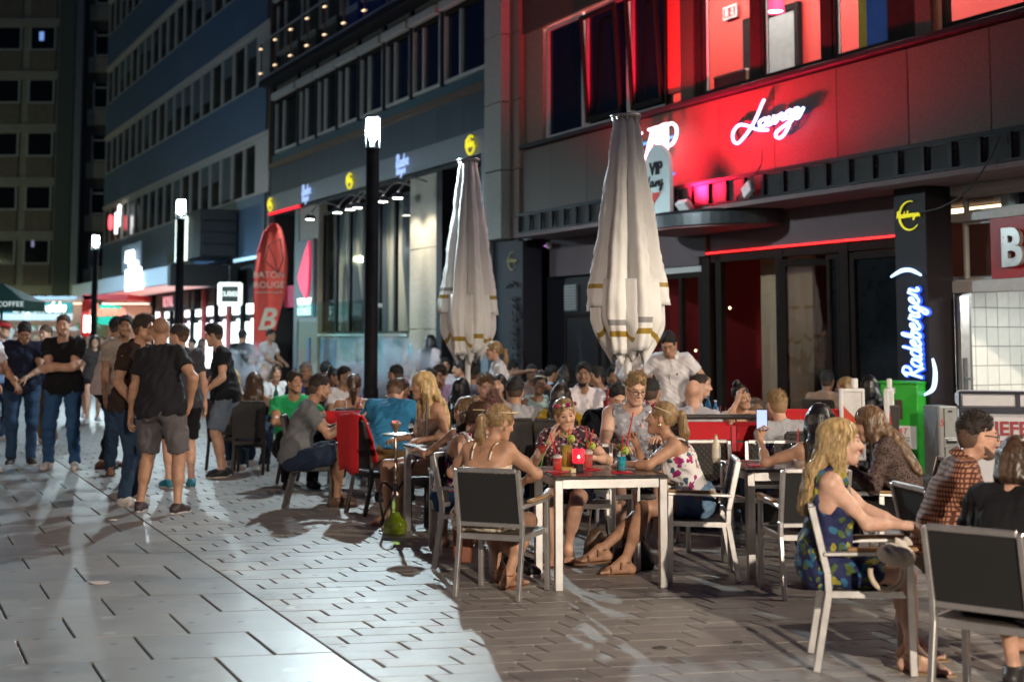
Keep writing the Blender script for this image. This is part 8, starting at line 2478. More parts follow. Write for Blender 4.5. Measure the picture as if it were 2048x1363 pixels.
def hookah():
 g = ground(790, 1070)
 r = empty('hookah', g); tag(r, 'tall steel hookah with a glowing yellow green glass base', 'hookah')
 mb = MB(); prof = cr([(.001, .004), (.072, .004), (.095, .035), (.098, .075), (.085, .115), (.050, .155), (.036, .20), (.034, .27), (.037, .30)], 3)
 mb.lathe(prof, n=24, caps=False); mb.build('base_glass', glassmat('hookah_glass', (.85, .95, .45), .12), r)
 mb = MB(); mb.lathe(cr([(.001, .008), (.070, .008), (.091, .036), (.092, .078), (.082, .115), (.049, .152), (.034, .185), (.001, .186)], 3), n=22); mb.build('liquid', mat('liquid_yellowgreen', (.30, .34, .008), .12, var=.25, scale=20, spec=.7), r)
 mb = MB(); st = [(.038, .30), (.042, .31), (.030, .34), (.022, .36), (.028, .40), (.016, .43), (.014, .50), (.024, .53), (.014, .56), (.013, .66), (.022, .69), (.013, .72), (.012, .80)]
 mb.lathe(st, n=14); mb.build('stem', mat('hookah_steel', (.30, .24, .20), .25, .9), r)
 mb = MB(); mb.lathe([(.02, .795), (.105, .80), (.112, .812), (.10, .806), (.02, .803)], n=24); mb.build('tray', mat('hookah_steel', (.30, .24, .20), .25, .9), r)
 mb = MB(); mb.lathe([(.018, .81), (.016, .84), (.030, .86), (.045, .885), (.043, .90), (.001, .892)], n=16); mb.build('bowl', mat('bowl_clay', (.16, .10, .07), .6), r)
 for k in range(5):
  a = k * 1.3; mb = MB(); mb.box((.022 * math.cos(a), .022 * math.sin(a), .908), (.022, .02, .016), 0, Matrix.Rotation(a, 3, 'Z'), .003); mb.build('coal', emat('coal', (1, .12, .10), .9) if k % 2 else mat('coal_ash', (.32, .2, .2), .9), r)
 mb = MB(); mb.tube(cr([(-.02, 0, .36), (-.10, .02, .42), (-.13, .04, .30), (-.10, .05, .12), (-.12, .1, .10), (-.05, .22, .25), (.10, .30, .5), (.22, .30, .72)], 8), .010, 8); mb.build('hose', M_blackmat, r)
 mb = MB(); mb.tube([(.22, .30, .70), (.24, .29, 1.06)], .008, 8); mb.build('mouthpiece', M_greymet, r)
 # a second hose stands on the hookah table
 c = on_table(T2, -.12, -.10); o = empty('hose_holder', c); tag(o, 'round hose holder with an upright mouthpiece on the hookah table', 'hose holder')
 mb = MB(); mb.lathe([(.001, 0), (.075, 0), (.078, .012), (.02, .02), (.001, .02)], n=20); mb.build('plate', M_greymet, o); mb = MB(); mb.tube([(0, 0, .02), (.005, 0, .30)], .007, 8); mb.build('mouthpiece', M_blackmat, o); mb = MB(); mb.lathe([(.007, .30), (.008, .33), (.004, .34)], (.005, 0, 0), 8); mb.build('tip', mat('tip_blue', (.2, .4, .6), .3), o)
hookah()
# ================================================================== the people
def seat_under(J, label, kind='rattan_chair'):
 ob = J['ob']; x, y = ob.location.x, ob.location.y
 place(kind, label, x, y, math.degrees(ob.rotation_euler[2]), GR if kind == 'rattan_chair' else GC)
WHITE = (.70, .68, .68); BLACK = (.010, .010, .012); NAVY = (.012, .016, .035)
JEAN = (.045, .10, .20); JEAN2 = (.02, .055, .13); GREY = (.15, .155, .165)
fl_white = pattern('floral_white', 'floral', (.74, .70, .68), [(.42, .03, .12), (.05, .10, .16), (.30, .02, .16)], 9, thr=.30)
fl_cream = pattern('floral_cream', 'floral', (.66, .58, .46), [(.34, .14, .07), (.20, .16, .06)], 26, thr=.30)
fl_dark = pattern('floral_dark', 'dots', (.030, .012, .020), [(.45, .30, .28), (.30, .05, .10)], 34, thr=.36)
fl_blue = pattern('floral_blue', 'floral', (.010, .014, .07), [(.30, .27, .03), (.02, .12, .22), (.06, .10, .02)], 11, thr=.32)
chk = pattern('checks_orange', 'checks', (.42, .20, .11), [(.085, .022, .014), (.085, .022, .014)], 40, thr=.42)
lace = pattern('lace_black', 'dots', (.10, .06, .05), [(.010, .008, .008)], 60, thr=.36)
stripe = pattern('stripes_blue', 'stripes', (.55, .62, .72), [(.03, .10, .35)], 14, thr=.4)
camo = pattern('camo', 'floral', (.06, .07, .035), [(.02, .025, .015), (.12, .11, .06)], 7, thr=.42)
paisley = pattern('paisley_grey', 'floral', (.30, .30, .33), [(.14, .14, .17), (.45, .45, .48)], 16, thr=.3)
# ---------------------------------------------------------------- flower-band women at the front table
HF = .0078
person('seated woman seen from behind, bare back, thin straps and cream floral skirt', (1000, 809), 9.30, face=156, H=1.54, sex='f', build=1.12, skin='tan', hair='lowpony', hairc='darkblond', top='lowback', topc='floral_cream', bottom='skirt', bottomc='floral_cream', shoe='sandal', shoec=(.22, .09, .04), lean=9, slump=16, side=0, hyaw=-34, hpitch=8, hands=((-.10, -.36, .64), (.24, -.40, .68)), hint=((-1.2, -.2, -.3), (.8, .4, -.4)), feet=((-.10, -.18, .085), (.06, -.40, .085)), h=HF, curl=(35, 30), extras=(('band', False, (.62, .50, .30)), ('earring', (.7, .6, .4), .012)), seat=.39, strands=420)
person('seated woman with dark hair and flower band in a white floral top', (963, 799), 10.12, face=62, H=1.50, sex='f', skin='tan', hair='lowpony', hairc='brown', top='sleeveless', topc='floral_white', bottom='hotpants', bottomc=JEAN2, shoe='sneaker', shoec=(.012, .012, .013), lean=14, slump=14, hyaw=8, hpitch=4, hands=((-.10, -.34, .74), (.22, -.40, .74)), feet=((-.16, -.62, .09), (.10, -.42, .085)), h=HF, extras=(('band',), ('earring',)), seat=.39, strands=350)
person('girl in a white tank top with a high streaked ponytail, back turned', (930, 793), 10.88, face=196, H=1.48, sex='f', skin='tan', hair='highpony', hairc='lightbrown', top='strap', topc=WHITE, bottom='hotpants', bottomc=BLACK, shoe='sandal', shoec=(.3, .2, .12), lean=12, slump=14, hyaw=30, hands=((-.16, -.42, .74), (.34, -.36, .74)), h=.009, seat=.39, strands=350)
person('frowning woman with flower band, cheek propped on her hand, dark floral blouse', (1130, 818), 10.40, face=-8, H=1.50, sex='f', skin='fair', hair='lowpony', hairc='darkblond', top='tee', topc='floral_dark', sleeve=.5, bottom='hotpants', bottomc=NAVY, shoe='sandal', shoec=(.12, .07, .04), lean=10, slump=10, hyaw=16, hpitch=6, hroll=-8, hands=((-.095, -.25, .865), (.20, -.34, .74)), hint=((-.7, -.2, -1), (.8, .3, -.5)), palm=((.25, .15, 1, .8, .5, -.1), (-1, -.4, 0, 0, 0, -1)), curl=(12, 30), feet=((-.05, -.40, .085), (.02, -.26, .085)), h=HF, extras=(('band',),), seat=.385, strands=350)
JF5 = person('woman in profile with flower band, white floral top and denim shorts', (1322, 803), 9.85, face=-94, H=1.56, sex='f', skin='tan', hair='ponytail', hairc='darkblond', top='strap', topc='floral_white', bottom='hotpants', bottomc=(.16, .27, .40), shoe='sandal', shoec=(.16, .08, .04), lean=20, slump=12, hyaw=-6, hpitch=-18, hands=((-.02, -.42, .87), (.16, -.52, .745)), hint=((-.5, .2, -1), (.9, .2, -.3)), palm=((0, -.25, 1, .7, -.3, 0), (-1, -.35, 0, 0, 0, -1)), curl=(62, 20), feet=((-.02, -.66, .15), (.10, -.50, .085)), h=HF, extras=(('band',), ('earring', (.12, .08, .05), .012)), seat=.39, strands=380, fdir=((.25, -1, -.05), (.2, -1, 0)))
w, fw, pn, sv, hh_ = JF5['hframes'][-1]
_c = JF5['ob'].matrix_basis @ Vector(tuple(w + fw * .075 + pn * .03))
mb = MB(); mb.tube([_c + Vector((-.05, 0, -.16)), _c + Vector((.012, 0, .14))], .0055, 6); tag(mb.build('red_straw', mat('straw_62', RED, .4)), 'red drinking straw held up by the woman in profile', 'straw')
JF6 = person('woman with long black hair holding up a phone, seen from behind', (1638, 833), 9.22, face=172, H=1.50, sex='f', skin='tan', hair='long', hairc='black', top='strap', topc=(.40, .32, .27), bottom='slim', bottomc=BLACK, shoe='sneaker', shoec=(.6, .58, .56), lean=4, slump=10, hyaw=16, hands=((.22, -.36, .70), (.38, -.28, .93)), hint=((-.6, .4, -.6), (.6, .5, -.9)), palm=((0, -1, 0, 0, 0, -1), (0, 0, 1, -.8, .6, 0)), curl=(30, 48), feet=((-.12, -.30, .12), (.06, -.16, .085)), h=HF, extras=(('watch', 1),), seat=.385, strands=420)
w, fw, pn, sv, hh_ = JF6['hframes'][1]
_c = JF6['ob'].matrix_basis @ Vector(tuple(w + fw * .095 + pn * .018));
PHN = empty('smartphone', _c, rad(172)); tag(PHN, 'smartphone with lit bluish screen in the raised hand', 'phone')
mb = MB(); mb.box((0, 0, .03), (.074, .008, .145), 0, Matrix.Rotation(rad(-12), 3, 'X'), .004); mb.build('case', M_blackmat, PHN)
mb = MB(); mb.box((0, .0062, .03), (.066, .002, .130), 0, Matrix.Rotation(rad(-12), 3, 'X')); mb.build('screen', emat('phone_screen', (.40, .52, .80), .9), PHN)
person('woman with long brown hair and sheer black lace sleeves', (1738, 836), 9.60, face=-108, H=1.52, sex='f', skin='fair', hair='long', hairc='lightbrown', top='long', topc='lace_black', bottom='slim', bottomc=BLACK, shoe='shoe', shoec=(.02, .02, .02), lean=14, slump=14, hyaw=-4, hpitch=8, hands=((-.10, -.36, .72), (.10, -.38, .72)), h=.009, seat=.385, strands=420)
person('smiling blonde woman in profile wearing a blue tropical print dress', (1682, 866), 7.15, face=80, H=1.54, sex='f', skin='pale', hair='halfup', hairc='blond', top='sleeveless', topc='floral_blue', bottom='dress', bottomc='floral_blue', shoe='sandal', shoec=(.3, .2, .1), lean=2, slump=8, hyaw=-4, hpitch=-2, hands=((-.04, -.40, .68), (.03, -.42, .66)), hint=((-.5, .6, -.8), (.6, .6, -.8)), curl=(40, 40), h=HF, mouth='smile', extras=(('earring', (.7, .65, .6), .008),), seat=.385, strands=480)
person('man with glasses in an orange checked shirt, profile to the right', (1955, 851), 7.55, face=82, H=1.63, skin='fair', hair='fade', hairc='dark', top='shirt', topc='checks_orange', bottom='shorts', bottomc=(.12, .10, .08), shoe='sandal', shoec=(.1, .06, .04), lean=10, slump=16, build=1.05, hyaw=6, hpitch=-4, hands=((-.16, -.40, .74), (.12, -.38, .74)), h=HF, beard='stubble', extras=(('glasses',),), seat=.385, strands=420)
person('person in a black sleeveless top cut off by the right edge', (2036, 888), 6.50, face=138, H=1.54, sex='f', skin='fair', hair='bob', hairc='brown', top='tee', topc=BLACK, bottom='shorts', bottomc=BLACK, shoe='shoe', shoec=(.02, .02, .02), lean=14, slump=14, hands=((-.16, -.36, .70), (.16, -.36, .70)), h=.009, seat=.385)
# cream handbag held on the lap of the blonde woman
def lap_bag():
 p = at(1775, 1112, 6.82); r = empty('cream_handbag', p); tag(r, 'cream handbag with a round handle on the blonde woman\'s lap', 'bag')
 G = Field(A3(-.2, -.12, -.12), A3(.2, .12, .2), .009); G.prim(('el', A3(.05, 0, .015), (.075, .05, .055), None, .03)); G.noise(.024, 42, 5); P, Q = G.surface(); link('body', np_mesh('body', P, Q, mat('bag_cream', (.60, .54, .47), .5, bump=.3)), r)
 mb = MB(); mb.tube([(-.02 + .075 * math.cos(a), -.05, -.06 + .085 * math.sin(a)) for a in np.linspace(-PI * 1.05, .15, 18)], .013, 8); mb.build('handle', mat('handle_cream', (.58, .47, .34), .4), r)
lap_bag()
# ---------------------------------------------------------------- hookah table and the left of the terrace
HM = .0095
person('young woman with long curly blonde hair turned to the left', (845, 777), 12.30, face=-62, H=1.68, sex='f', skin='tan', hair='curly', hairc='blond', top='strap', topc=(.45, .34, .27), bottom='hotpants', bottomc=(.05, .09, .18), shoe='sandal', shoec=(.3, .2, .2), lean=6, slump=8, hyaw=-14, hands=((-.18, -.30, .72), (.30, -.30, .74)), h=HM, seat=.44, strands=420)
seat_under({'ob': [o for o in COL.objects if o.name.startswith('person')][-1]}, 'dark rattan chair under the curly blonde woman')
J = person('man with short dark hair in a grey tee, seated sideways', (640, 750), 13.70, face=100, H=1.80, skin='olive', hair='fade', hairc='dark', top='tee', topc=(.13, .135, .14), bottom='shorts', bottomc=(.015, .025, .05), shoe='shoe', shoec=(.10, .05, .03), lean=8, slump=16, hyaw=2, hpitch=2, hands=((-.14, -.52, .80), (.02, -.54, .78)), hint=((-.4, .5, -1), (.5, .4, -1)), palm=((0, -1, .2, 0, .2, 1), (0, -1, 0, -1, 0, .3)), curl=(18, 20), h=HM, beard='stubble')
J = person('smiling bearded man in a bright green tee', (590, 747), 15.60, face=20, H=1.80, skin='tan', hair='short', hairc='dark', top='tee', topc=(.02, .36, .12), bottom='jeans', bottomc=BLACK, shoe='shoe', shoec=(.02, .02, .02), lean=-2, slump=6, build=1.05, hyaw=14, hands=((-.02, -.36, .66), (.26, -.34, .74)), hint=((-1.2, -.1, -.4), (.7, .5, -.5)), h=HM, beard='stubble', mouth='smile')
J = person('man in a blue tee bowing his head, back to the camera', (790, 771), 14.1, face=176, H=1.80, skin='fair', hair='short', hairc='brown', top='tee', topc=(.03, .19, .36), bottom='shorts', bottomc=(.20, .12, .05), shoe='shoe', shoec=(.02, .02, .02), lean=26, slump=22, build=1.1, hpitch=20, hands=((-.16, -.50, .86), (.18, -.48, .90)), h=HM, seat=.44)
J = person('brown haired woman leaning beside the blue tee man', (803, 769), 16.2, face=30, H=1.66, sex='f', skin='tan', hair='long', hairc='brown', top='tee', topc=(.3, .05, .06), bottom='jeans', hyaw=50, hpitch=14, lean=12); seat_under(J, 'dark rattan chair under the brown haired leaning woman')
J = person('woman with a long brown ponytail and sunglasses on her head, white off shoulder top', (707, 748), 15.4, face=186, H=1.68, sex='f', skin='tan', hair='ponytail', hairc='brown', top='strap', topc=WHITE, bottom='jeans', lean=6, slump=8, h=.011, extras=(('shades',),)); seat_under(J, 'dark rattan chair under the ponytail woman with sunglasses')
J = person('long haired woman with blonde ends, seen from behind at the far left', (508, 744), 17.0, face=188, H=1.68, sex='f', skin='tan', hair='long', hairc='lightbrown', top='strap', topc=BLACK, bottom='jeans', h=.012, strands=300)
J = person('wavy blonde woman at the far left edge of the terrace', (466, 738), 17.6, face=170, H=1.68, sex='f', skin='fair', hair='wavy', hairc='blond', top='sleeveless', topc=(.5, .4, .35), bottom='jeans', h=.014); seat_under(J, 'dark rattan chair under the wavy blonde woman')
J = person('blonde woman facing the street beyond the rattan chair', (528, 732), 22.5, face=-10, H=1.68, sex='f', skin='fair', hair='long', hairc='darkblond', top='tee', topc=(.4, .35, .3), bottom='jeans'); seat_under(J, 'dark rattan chair under the far blonde woman')
J = person('reddish lit brunette woman in white beside the green light', (552, 734), 21.5, face=10, H=1.68, sex='f', skin='tan', hair='bob', hairc='brown', top='tee', topc=WHITE, bottom='jeans', hyaw=20); seat_under(J, 'dark rattan chair under the brunette in white')
J = person('grey haired man facing the camera before the tan column', (612, 725), 18.9, face=14, H=1.78, skin='olive', hair='short', hairc='grey', top='tee', topc=(.04, .04, .05), bottom='jeans', h=.012, beard='stubble'); seat_under(J, 'dark rattan chair under the grey haired man')
J = person('man with black hair seen from behind before the posters', (652, 723), 21.0, face=170, H=1.76, skin='tan', hair='short', hairc='black', top='tee', topc=(.05, .05, .10), bottom='jeans'); seat_under(J, 'dark rattan chair under the black haired man by the posters')
J = person('woman with her black hair in a bun, turned right', (668, 742), 20.0, face=70, H=1.66, sex='f', skin='olive', hair='bun', hairc='black', top='tee', topc=BLACK, bottom='jeans'); seat_under(J, 'dark rattan chair under the woman with the black bun')
J = person('man in a white tee behind the ponytail woman', (690, 742), 18.2, face=60, H=1.80, skin='olive', hair='fade', hairc='black', top='tee', topc=WHITE, bottom='jeans', hands=((-.2, -.34, .70), (.24, -.36, .70)), h=.012); seat_under(J, 'dark rattan chair under the white tee man behind the ponytail')
J = person('curly dark haired woman in front of the blue poster', (712, 730), 22.6, face=8, H=1.68, sex='f', skin='olive', hair='curly', hairc='dark', top='tee', topc=(.3, .06, .1), bottom='jeans'); seat_under(J, 'dark rattan chair under the curly dark haired woman')
J = person('pale woman half veiled by blue hookah smoke', (742, 745), 21.2, face=20, H=1.68, sex='f', skin='pale', hair='long', hairc='blond', top='tee', topc=(.5, .16, .16), bottom='jeans', hands=((-.1, -.36, 1.0), (.2, -.3, .7))); seat_under(J, 'dark rattan chair under the woman in the smoke')
J = person('dark haired man in a black tee leaning left in front of the smoke', (791, 735), 18.6, face=-116, H=1.82, skin='tan', hair='fade', hairc='black', top='tee', topc=NAVY, bottom='jeans', build=1.12, h=.012, beard='stubble'); seat_under(J, 'dark rattan chair under the black tee man near the smoke')
J = person('ginger bearded man in a white tee facing the camera', (814, 730), 22.5, face=6, H=1.80, skin='fair', hair='short', hairc='ginger', top='tee', topc=(.6, .6, .7), bottom='jeans', beard='full'); seat_under(J, 'dark rattan chair under the ginger bearded man')
JB = person('dark haired man raising a blue bottle to drink', (850, 729), 21.6, face=-120, H=1.78, skin='brown', hair='short', hairc='black', top='tee', topc=(.5, .5, .6), bottom='jeans', hands=((-.1, -.42, 1.22), (.2, -.3, .7)), hint=((-.8, .2, -1), (.7, .5, -.5)), palm=((0, -.2, 1, 1, 0, 0), (0, -1, 0, 0, 0, -1)), curl=(60, 30)); seat_under(JB, 'dark rattan chair under the man raising a bottle')
w, fw, pn, sv, hh_ = JB['hframes'][-1]; _c = JB['ob'].matrix_basis @ Vector(tuple(w + fw * .07 + pn * .03))
o = empty('bottle', _c + Vector((0, 0, -.06))); tag(o, 'light blue plastic bottle held up in front of the smoke', 'bottle')
mb = MB(); mb.lathe([(.001, 0), (.036, .002), (.036, .16), (.014, .22), (.013, .24)], n=12); mb.build('body', mat('bottle_sky', (.10, .42, .55), .15), o); mb = MB(); mb.lathe([(.016, .24), (.016, .26)], n=8); mb.build('cap', M_white, o)
J = person('standing woman with very long straight black hair and white top', (862, 676), 25.4, face=150, H=1.64, kind='stand', sex='f', skin='tan', hair='long', hairc='black', top='tee', topc=(.65, .55, .58), bottom='slim', bottomc=BLACK, h=.013, strands=160)
J = person('man with curly dark hair in a lilac tee raising a glass', (880, 732), 19.2, face=-10, H=1.78, skin='tan', hair='curlymop', hairc='dark', top='tee', topc=(.38, .28, .48), bottom='jeans', hpitch=10, hands=((-.06, -.26, 1.02), (.2, -.3, .7)), h=.012); seat_under(J, 'dark rattan chair under the man in lilac')
J = person('man in a camouflage tee with a black fade haircut, back turned', (862, 749), 17.4, face=120, H=1.78, skin='olive', hair='fade', hairc='black', top='tee', topc='camo', bottom='jeans', h=.012); seat_under(J, 'dark rattan chair under the camouflage tee man')
J = person('bearded man with long face under the mauve lit parasol', (890, 722), 24.6, face=10, H=1.82, skin='tan', hair='short', hairc='black', top='tee', topc=(.55, .50, .55), bottom='jeans', beard='full'); seat_under(J, 'dark rattan chair under the long faced bearded man')
J = person('man in a pale tee looking left beneath the mauve lit parasol', (918, 723), 22.0, face=-80, H=1.80, skin='tan', hair='quiff', hairc='black', top='tee', topc=(.5, .5, .55), bottom='jeans'); seat_under(J, 'dark rattan chair under the pale tee man looking left')
J = person('woman with long black hair and black straps behind the ponytail girl', (922, 756), 15.6, face=170, H=1.66, sex='f', skin='fair', hair='long', hairc='black', top='strap', topc=BLACK, bottom='jeans', h=.012); seat_under(J, 'dark rattan chair under the black strap woman')
J = person('man with a thick black haircut in a blue grey tee, back turned', (946, 729), 18.4, face=165, H=1.80, skin='olive', hair='short', hairc='black', top='tee', topc=(.18, .20, .28), bottom='jeans', h=.012); seat_under(J, 'dark rattan chair under the blue grey tee man')
J = person('blond woman in a white tee walking left past the dark window', (987, 684), 17.4, face=-84, H=1.55, kind='stand', sex='f', skin='fair', hair='lowpony', hairc='darkblond', top='tee', topc=(.66, .66, .70), bottom='jeans', bottomc=(.12, .16, .25), feet=((-.10, -.22, .085), (.10, .24, .10)), hands=((-.24, .10, .82), (.24, -.16, .84)), h=.012)
J = person('man with brushed up light hair holding a cigarette to his face', (972, 755), 14.7, face=12, H=1.80, skin='pale', hair='quiff', hairc='lightbrown', top='tee', topc=(.5, .2, .2), bottom='jeans', hpitch=12, hands=((-.1, -.3, .7), (.10, -.25, .98)), hint=((-.6, .5, -.6), (.9, 0, -1)), palm=((0, -1, 0, 0, 0, -1), (-.2, .2, 1, 0, 1, 0)), curl=(30, 40), h=.010, beard='stubble'); seat_under(J, 'dark rattan chair under the man with brushed up hair')
J = person('smiling woman with straight centre parted black hair', (998, 750), 16.6, face=-16, H=1.68, sex='f', skin='pale', hair='long', hairc='black', top='strap', topc=(.55, .40, .38), bottom='jeans', mouth='smile', h=.011); seat_under(J, 'dark rattan chair under the smiling black haired woman')
J = person('man with dark hair in a pale grey tee, back to the camera', (1030, 767), 13.6, face=176, H=1.82, skin='olive', hair='short', hairc='black', top='tee', topc=(.34, .34, .36), bottom='jeans', build=1.05, lean=6, slump=10, h=.011); seat_under(J, 'wide dark rattan chair behind the frowning woman')
J = person('dark skinned woman with a blue headband, hand at her cheek', (1080, 752), 16.4, face=10, H=1.70, sex='f', skin='brown', hair='bun', hairc='black', top='sleeveless', topc=(.30, .42, .42), bottom='jeans', hroll=10, hands=((-.2, -.3, .7), (.10, -.22, 1.02)), hint=((-.6, .5, -.6), (.9, 0, -1)), h=.011, extras=(('band', False, (.12, .22, .5)),)); seat_under(J, 'dark rattan chair under the woman with the blue headband')
J = person('dark haired guest in shadow behind the blue headband', (1064, 744), 21.0, face=20, H=1.72, skin='brown', hair='short', hairc='black', top='tee', topc=(.25, .2, .2), bottom='jeans', hands=((-.1, -.3, 1.1), (.2, -.3, .7))); seat_under(J, 'dark rattan chair under the guest in shadow')
J = person('guest in profile far behind the walking blonde woman', (1024, 750), 23.5, face=100, H=1.72, skin='tan', hair='short', hairc='black', top='tee', topc=(.1, .1, .12), bottom='jeans'); seat_under(J, 'dark rattan chair under the far guest in profile')
J = person('youngster in a blue and white striped tee turned right', (1104, 741), 21.5, face=110, H=1.66, skin='tan', hair='short', hairc='black', top='tee', topc='stripes_blue', bottom='jeans'); seat_under(J, 'dark rattan chair under the striped youngster')
J = person('guest with bushy black hair near the dark door', (1132, 741), 20.6, face=150, H=1.74, sex='f', skin='brown', hair='curly', hairc='black', top='tee', topc=BLACK, bottom='jeans'); seat_under(J, 'dark rattan chair under the bushy haired guest')
J = person('woman with long dark hair and a mustard blouse, seen from behind', (1121, 767), 13.4, face=172, H=1.66, sex='f', skin='tan', hair='long', hairc='dark', top='tee', topc=(.42, .27, .02), bottom='jeans', h=.0105, strands=320); seat_under(J, 'dark rattan chair under the woman in mustard')
J = person('bearded man in an open white shirt looking over his shoulder', (1167, 726), 15.6, face=24, H=1.84, skin='olive', hair='short', hairc='black', top='shirt', topc=(.68, .62, .64), bottom='jeans', hyaw=-30, beard='full', hands=((-.2, -.3, .7), (.1, -.4, .66)), h=.0105); seat_under(J, 'dark rattan chair under the white shirt man looking back')
J = person('bearded man in a pinkish shirt beside the white shirt man', (1193, 734), 17.2, face=-64, H=1.80, skin='olive', hair='short', hairc='black', top='shirt', topc=(.5, .33, .35), bottom='jeans', beard='full', h=.012); seat_under(J, 'dark rattan chair under the pinkish shirt man')
J = person('dark haired man half hidden left of the parasol pole', (1226, 743), 18.0, face=0, H=1.78, skin='olive', hair='short', hairc='black', top='tee', topc=(.3, .1, .12), bottom='jeans', h=.013); seat_under(J, 'dark rattan chair under the man left of the pole')
J = person('stout bearded man in a black tee looking down at the table', (1232, 768), 12.7, face=6, H=1.80, skin='fair', hair='fade', hairc='black', top='tee', topc=(.008, .010, .016), bottom='jeans', build=1.22, lean=14, slump=12, hyaw=16, hpitch=18, hands=((-.06, -.44, .72), (.28, -.40, .72)), beard='full', h=.010); seat_under(J, 'dark rattan chair under the stout bearded man')
_p = at(1240, 835, 12.3); mb = MB(); mb.tube([at(1233, 850, 12.25), at(1238, 824, 12.3)], .007, 6); tag(mb.build('yellow_straw', mat('straw_yellow', (.65, .42, .03), .4)), 'thick yellow straw in front of the stout bearded man', 'straw')
J = person('blond boy with glasses in a grey patterned sleeveless shirt', (1271, 787), 11.3, face=6, H=1.76, skin='pale', hair='quiff', hairc='darkblond', top='sleeveless', topc='paisley_grey', bottom='shorts', bottomc=(.08, .08, .09), lean=8, slump=10, hyaw=10, hpitch=14, hands=((-.12, -.40, .74), (.16, -.38, .80)), h=.0085, extras=(('glasses',),), seat=.44, strands=320)
J = person('man with thick dark hair behind the boy with glasses, back turned', (1303, 768), 13.0, face=150, H=1.80, skin='olive', hair='fade', hairc='black', top='tee', topc=(.40, .40, .42), bottom='jeans', h=.011); seat_under(J, 'dark rattan chair under the man behind the boy')
J = person('waiter in a white short sleeved shirt bending towards a table', (1338, 671), 14.9, face=-18, H=1.70, kind='stand', skin='tan', hair='quiff', hairc='black', top='shirt', topc=(.68, .66, .68), bottom='jeans', bottomc=BLACK, shoe='shoe', shoec=(.02, .02, .02), lean=8, slump=10, hpitch=26, hands=((-.30, -.26, 1.00), (.26, -.22, .98)), hint=((-1, .4, -.2), (1, .5, -.3)), h=.0095, beard='stubble', extras=(('watch', 1), ('emblem',)), strands=260)
J = person('guest in white with a red strap behind the parasol pole', (1262, 706), 16.2, face=-30, H=1.64, kind='stand', sex='f', skin='tan', hair='bun', hairc='black', top='tee', topc=(.62, .58, .58), bottom='slim', bottomc=BLACK, h=.013)
J = person('bald man in a pale grey tee, back to the camera', (1387, 773), 13.0, face=168, H=1.82, skin='fair', hair='bald', top='tee', topc=(.42, .42, .45), bottom='jeans', build=1.1, lean=6, slump=12, h=.010, beard='stubble'); seat_under(J, 'dark rattan chair under the bald seated man')
J = person('dark haired man in profile just behind the bald seated man', (1402, 766), 14.8, face=80, H=1.78, skin='fair', hair='fade', hairc='dark', top='tee', topc=(.5, .5, .54), bottom='jeans', h=.012); seat_under(J, 'dark rattan chair under the man behind the bald one')
J = person('woman with a high bun resting her head on her hand', (1483, 776), 13.8, face=14, H=1.66, sex='f', skin='tan', hair='bun', hairc='dark', top='strap', topc=BLACK, bottom='jeans', lean=12, hroll=-12, hyaw=14, hands=((-.09, -.29, 1.0), (.2, -.36, .72)), hint=((-.7, -.2, -1), (.7, .5, -.5)), palm=((.2, .2, 1, .8, .4, 0), (0, -1, 0, 0, 0, -1)), h=.0105, extras=(('earring',),)); seat_under(J, 'dark rattan chair under the woman with the high bun')
J = person('man in a white tee bending forward beside the bun woman', (1512, 800), 14.6, face=170, H=1.76, skin='fair', hair='short', hairc='brown', top='tee', topc=(.66, .58, .58), bottom='jeans', lean=30, slump=24, hpitch=30, h=.012); seat_under(J, 'dark rattan chair under the bending white tee man')
J = person('boy with cropped blond hair in a grey hoodie, back turned', (1553, 811), 11.8, face=200, H=1.70, skin='fair', hair='fade', hairc='darkblond', top='tee', topc=(.36, .36, .38), bottom='jeans', lean=6, slump=14, h=.0095, strands=240); seat_under(J, 'dark rattan chair under the boy in the grey hoodie')
J = person('blonde woman peeking out left of the warning board', (1690, 778), 16.0, face=-100, H=1.64, sex='f', skin='pale', hair='bob', hairc='darkblond', top='tee', topc=(.45, .05, .05), bottom='jeans', h=.013); seat_under(J, 'dark rattan chair under the peeking blonde woman')
J = person('person with long black hair between the two warning boards', (1738, 782), 15.9, face=186, H=1.70, sex='f', skin='tan', hair='long', hairc='black', top='tee', topc=(.4, .03, .03), bottom='jeans', h=.013); seat_under(J, 'dark rattan chair between the two warning boards')
J = person('dark guest sitting just inside the folding door', (1655, 762), 17.4, face=150, H=1.72, skin='brown', hair='short', hairc='black', top='tee', topc=(.3, .2, .14), bottom='jeans', h=.015); seat_under(J, 'dark rattan chair under the guest at the folding door')
# ---------------------------------------------------------------- the men standing on the left
HS = .0095
person('bald man in a black tee and grey shorts, seen from behind', (322, 636), 13.32, face=168, H=1.80, kind='stand', skin='tan', hair='buzz', hairc='brown', top='tee', topc=(.018, .018, .022), bottom='shorts', bottomc=(.115, .105, .11), shoe='sneaker', shoec=(.05, .035, .04), build=1.12, lean=3, slump=5, side=5, hyaw=34, hands=((-.26, -.04, .98), (.33, -.03, .80)), hint=((-1, .5, 0), (.3, 1, 0)), feet=((-.20, .05, .085), (.20, -.02, .085)), h=HS, beard='stubble')
person('man with glasses in a dark brown shirt and jeans facing right', (289, 633), 13.75, face=70, H=1.82, kind='stand', skin='tan', hair='quiff', hairc='dark', top='shirt', topc=(.035, .020, .015), sleeve=.6, bottom='jeans', bottomc=(.022, .045, .085), shoe='sneaker', shoec=(.6, .57, .54), hyaw=14, hands=((-.26, -.20, .96), (.27, -.05, .82)), feet=((-.10, -.02, .085), (.10, .05, .085)), h=HS, extras=(('glasses',),), strands=260)
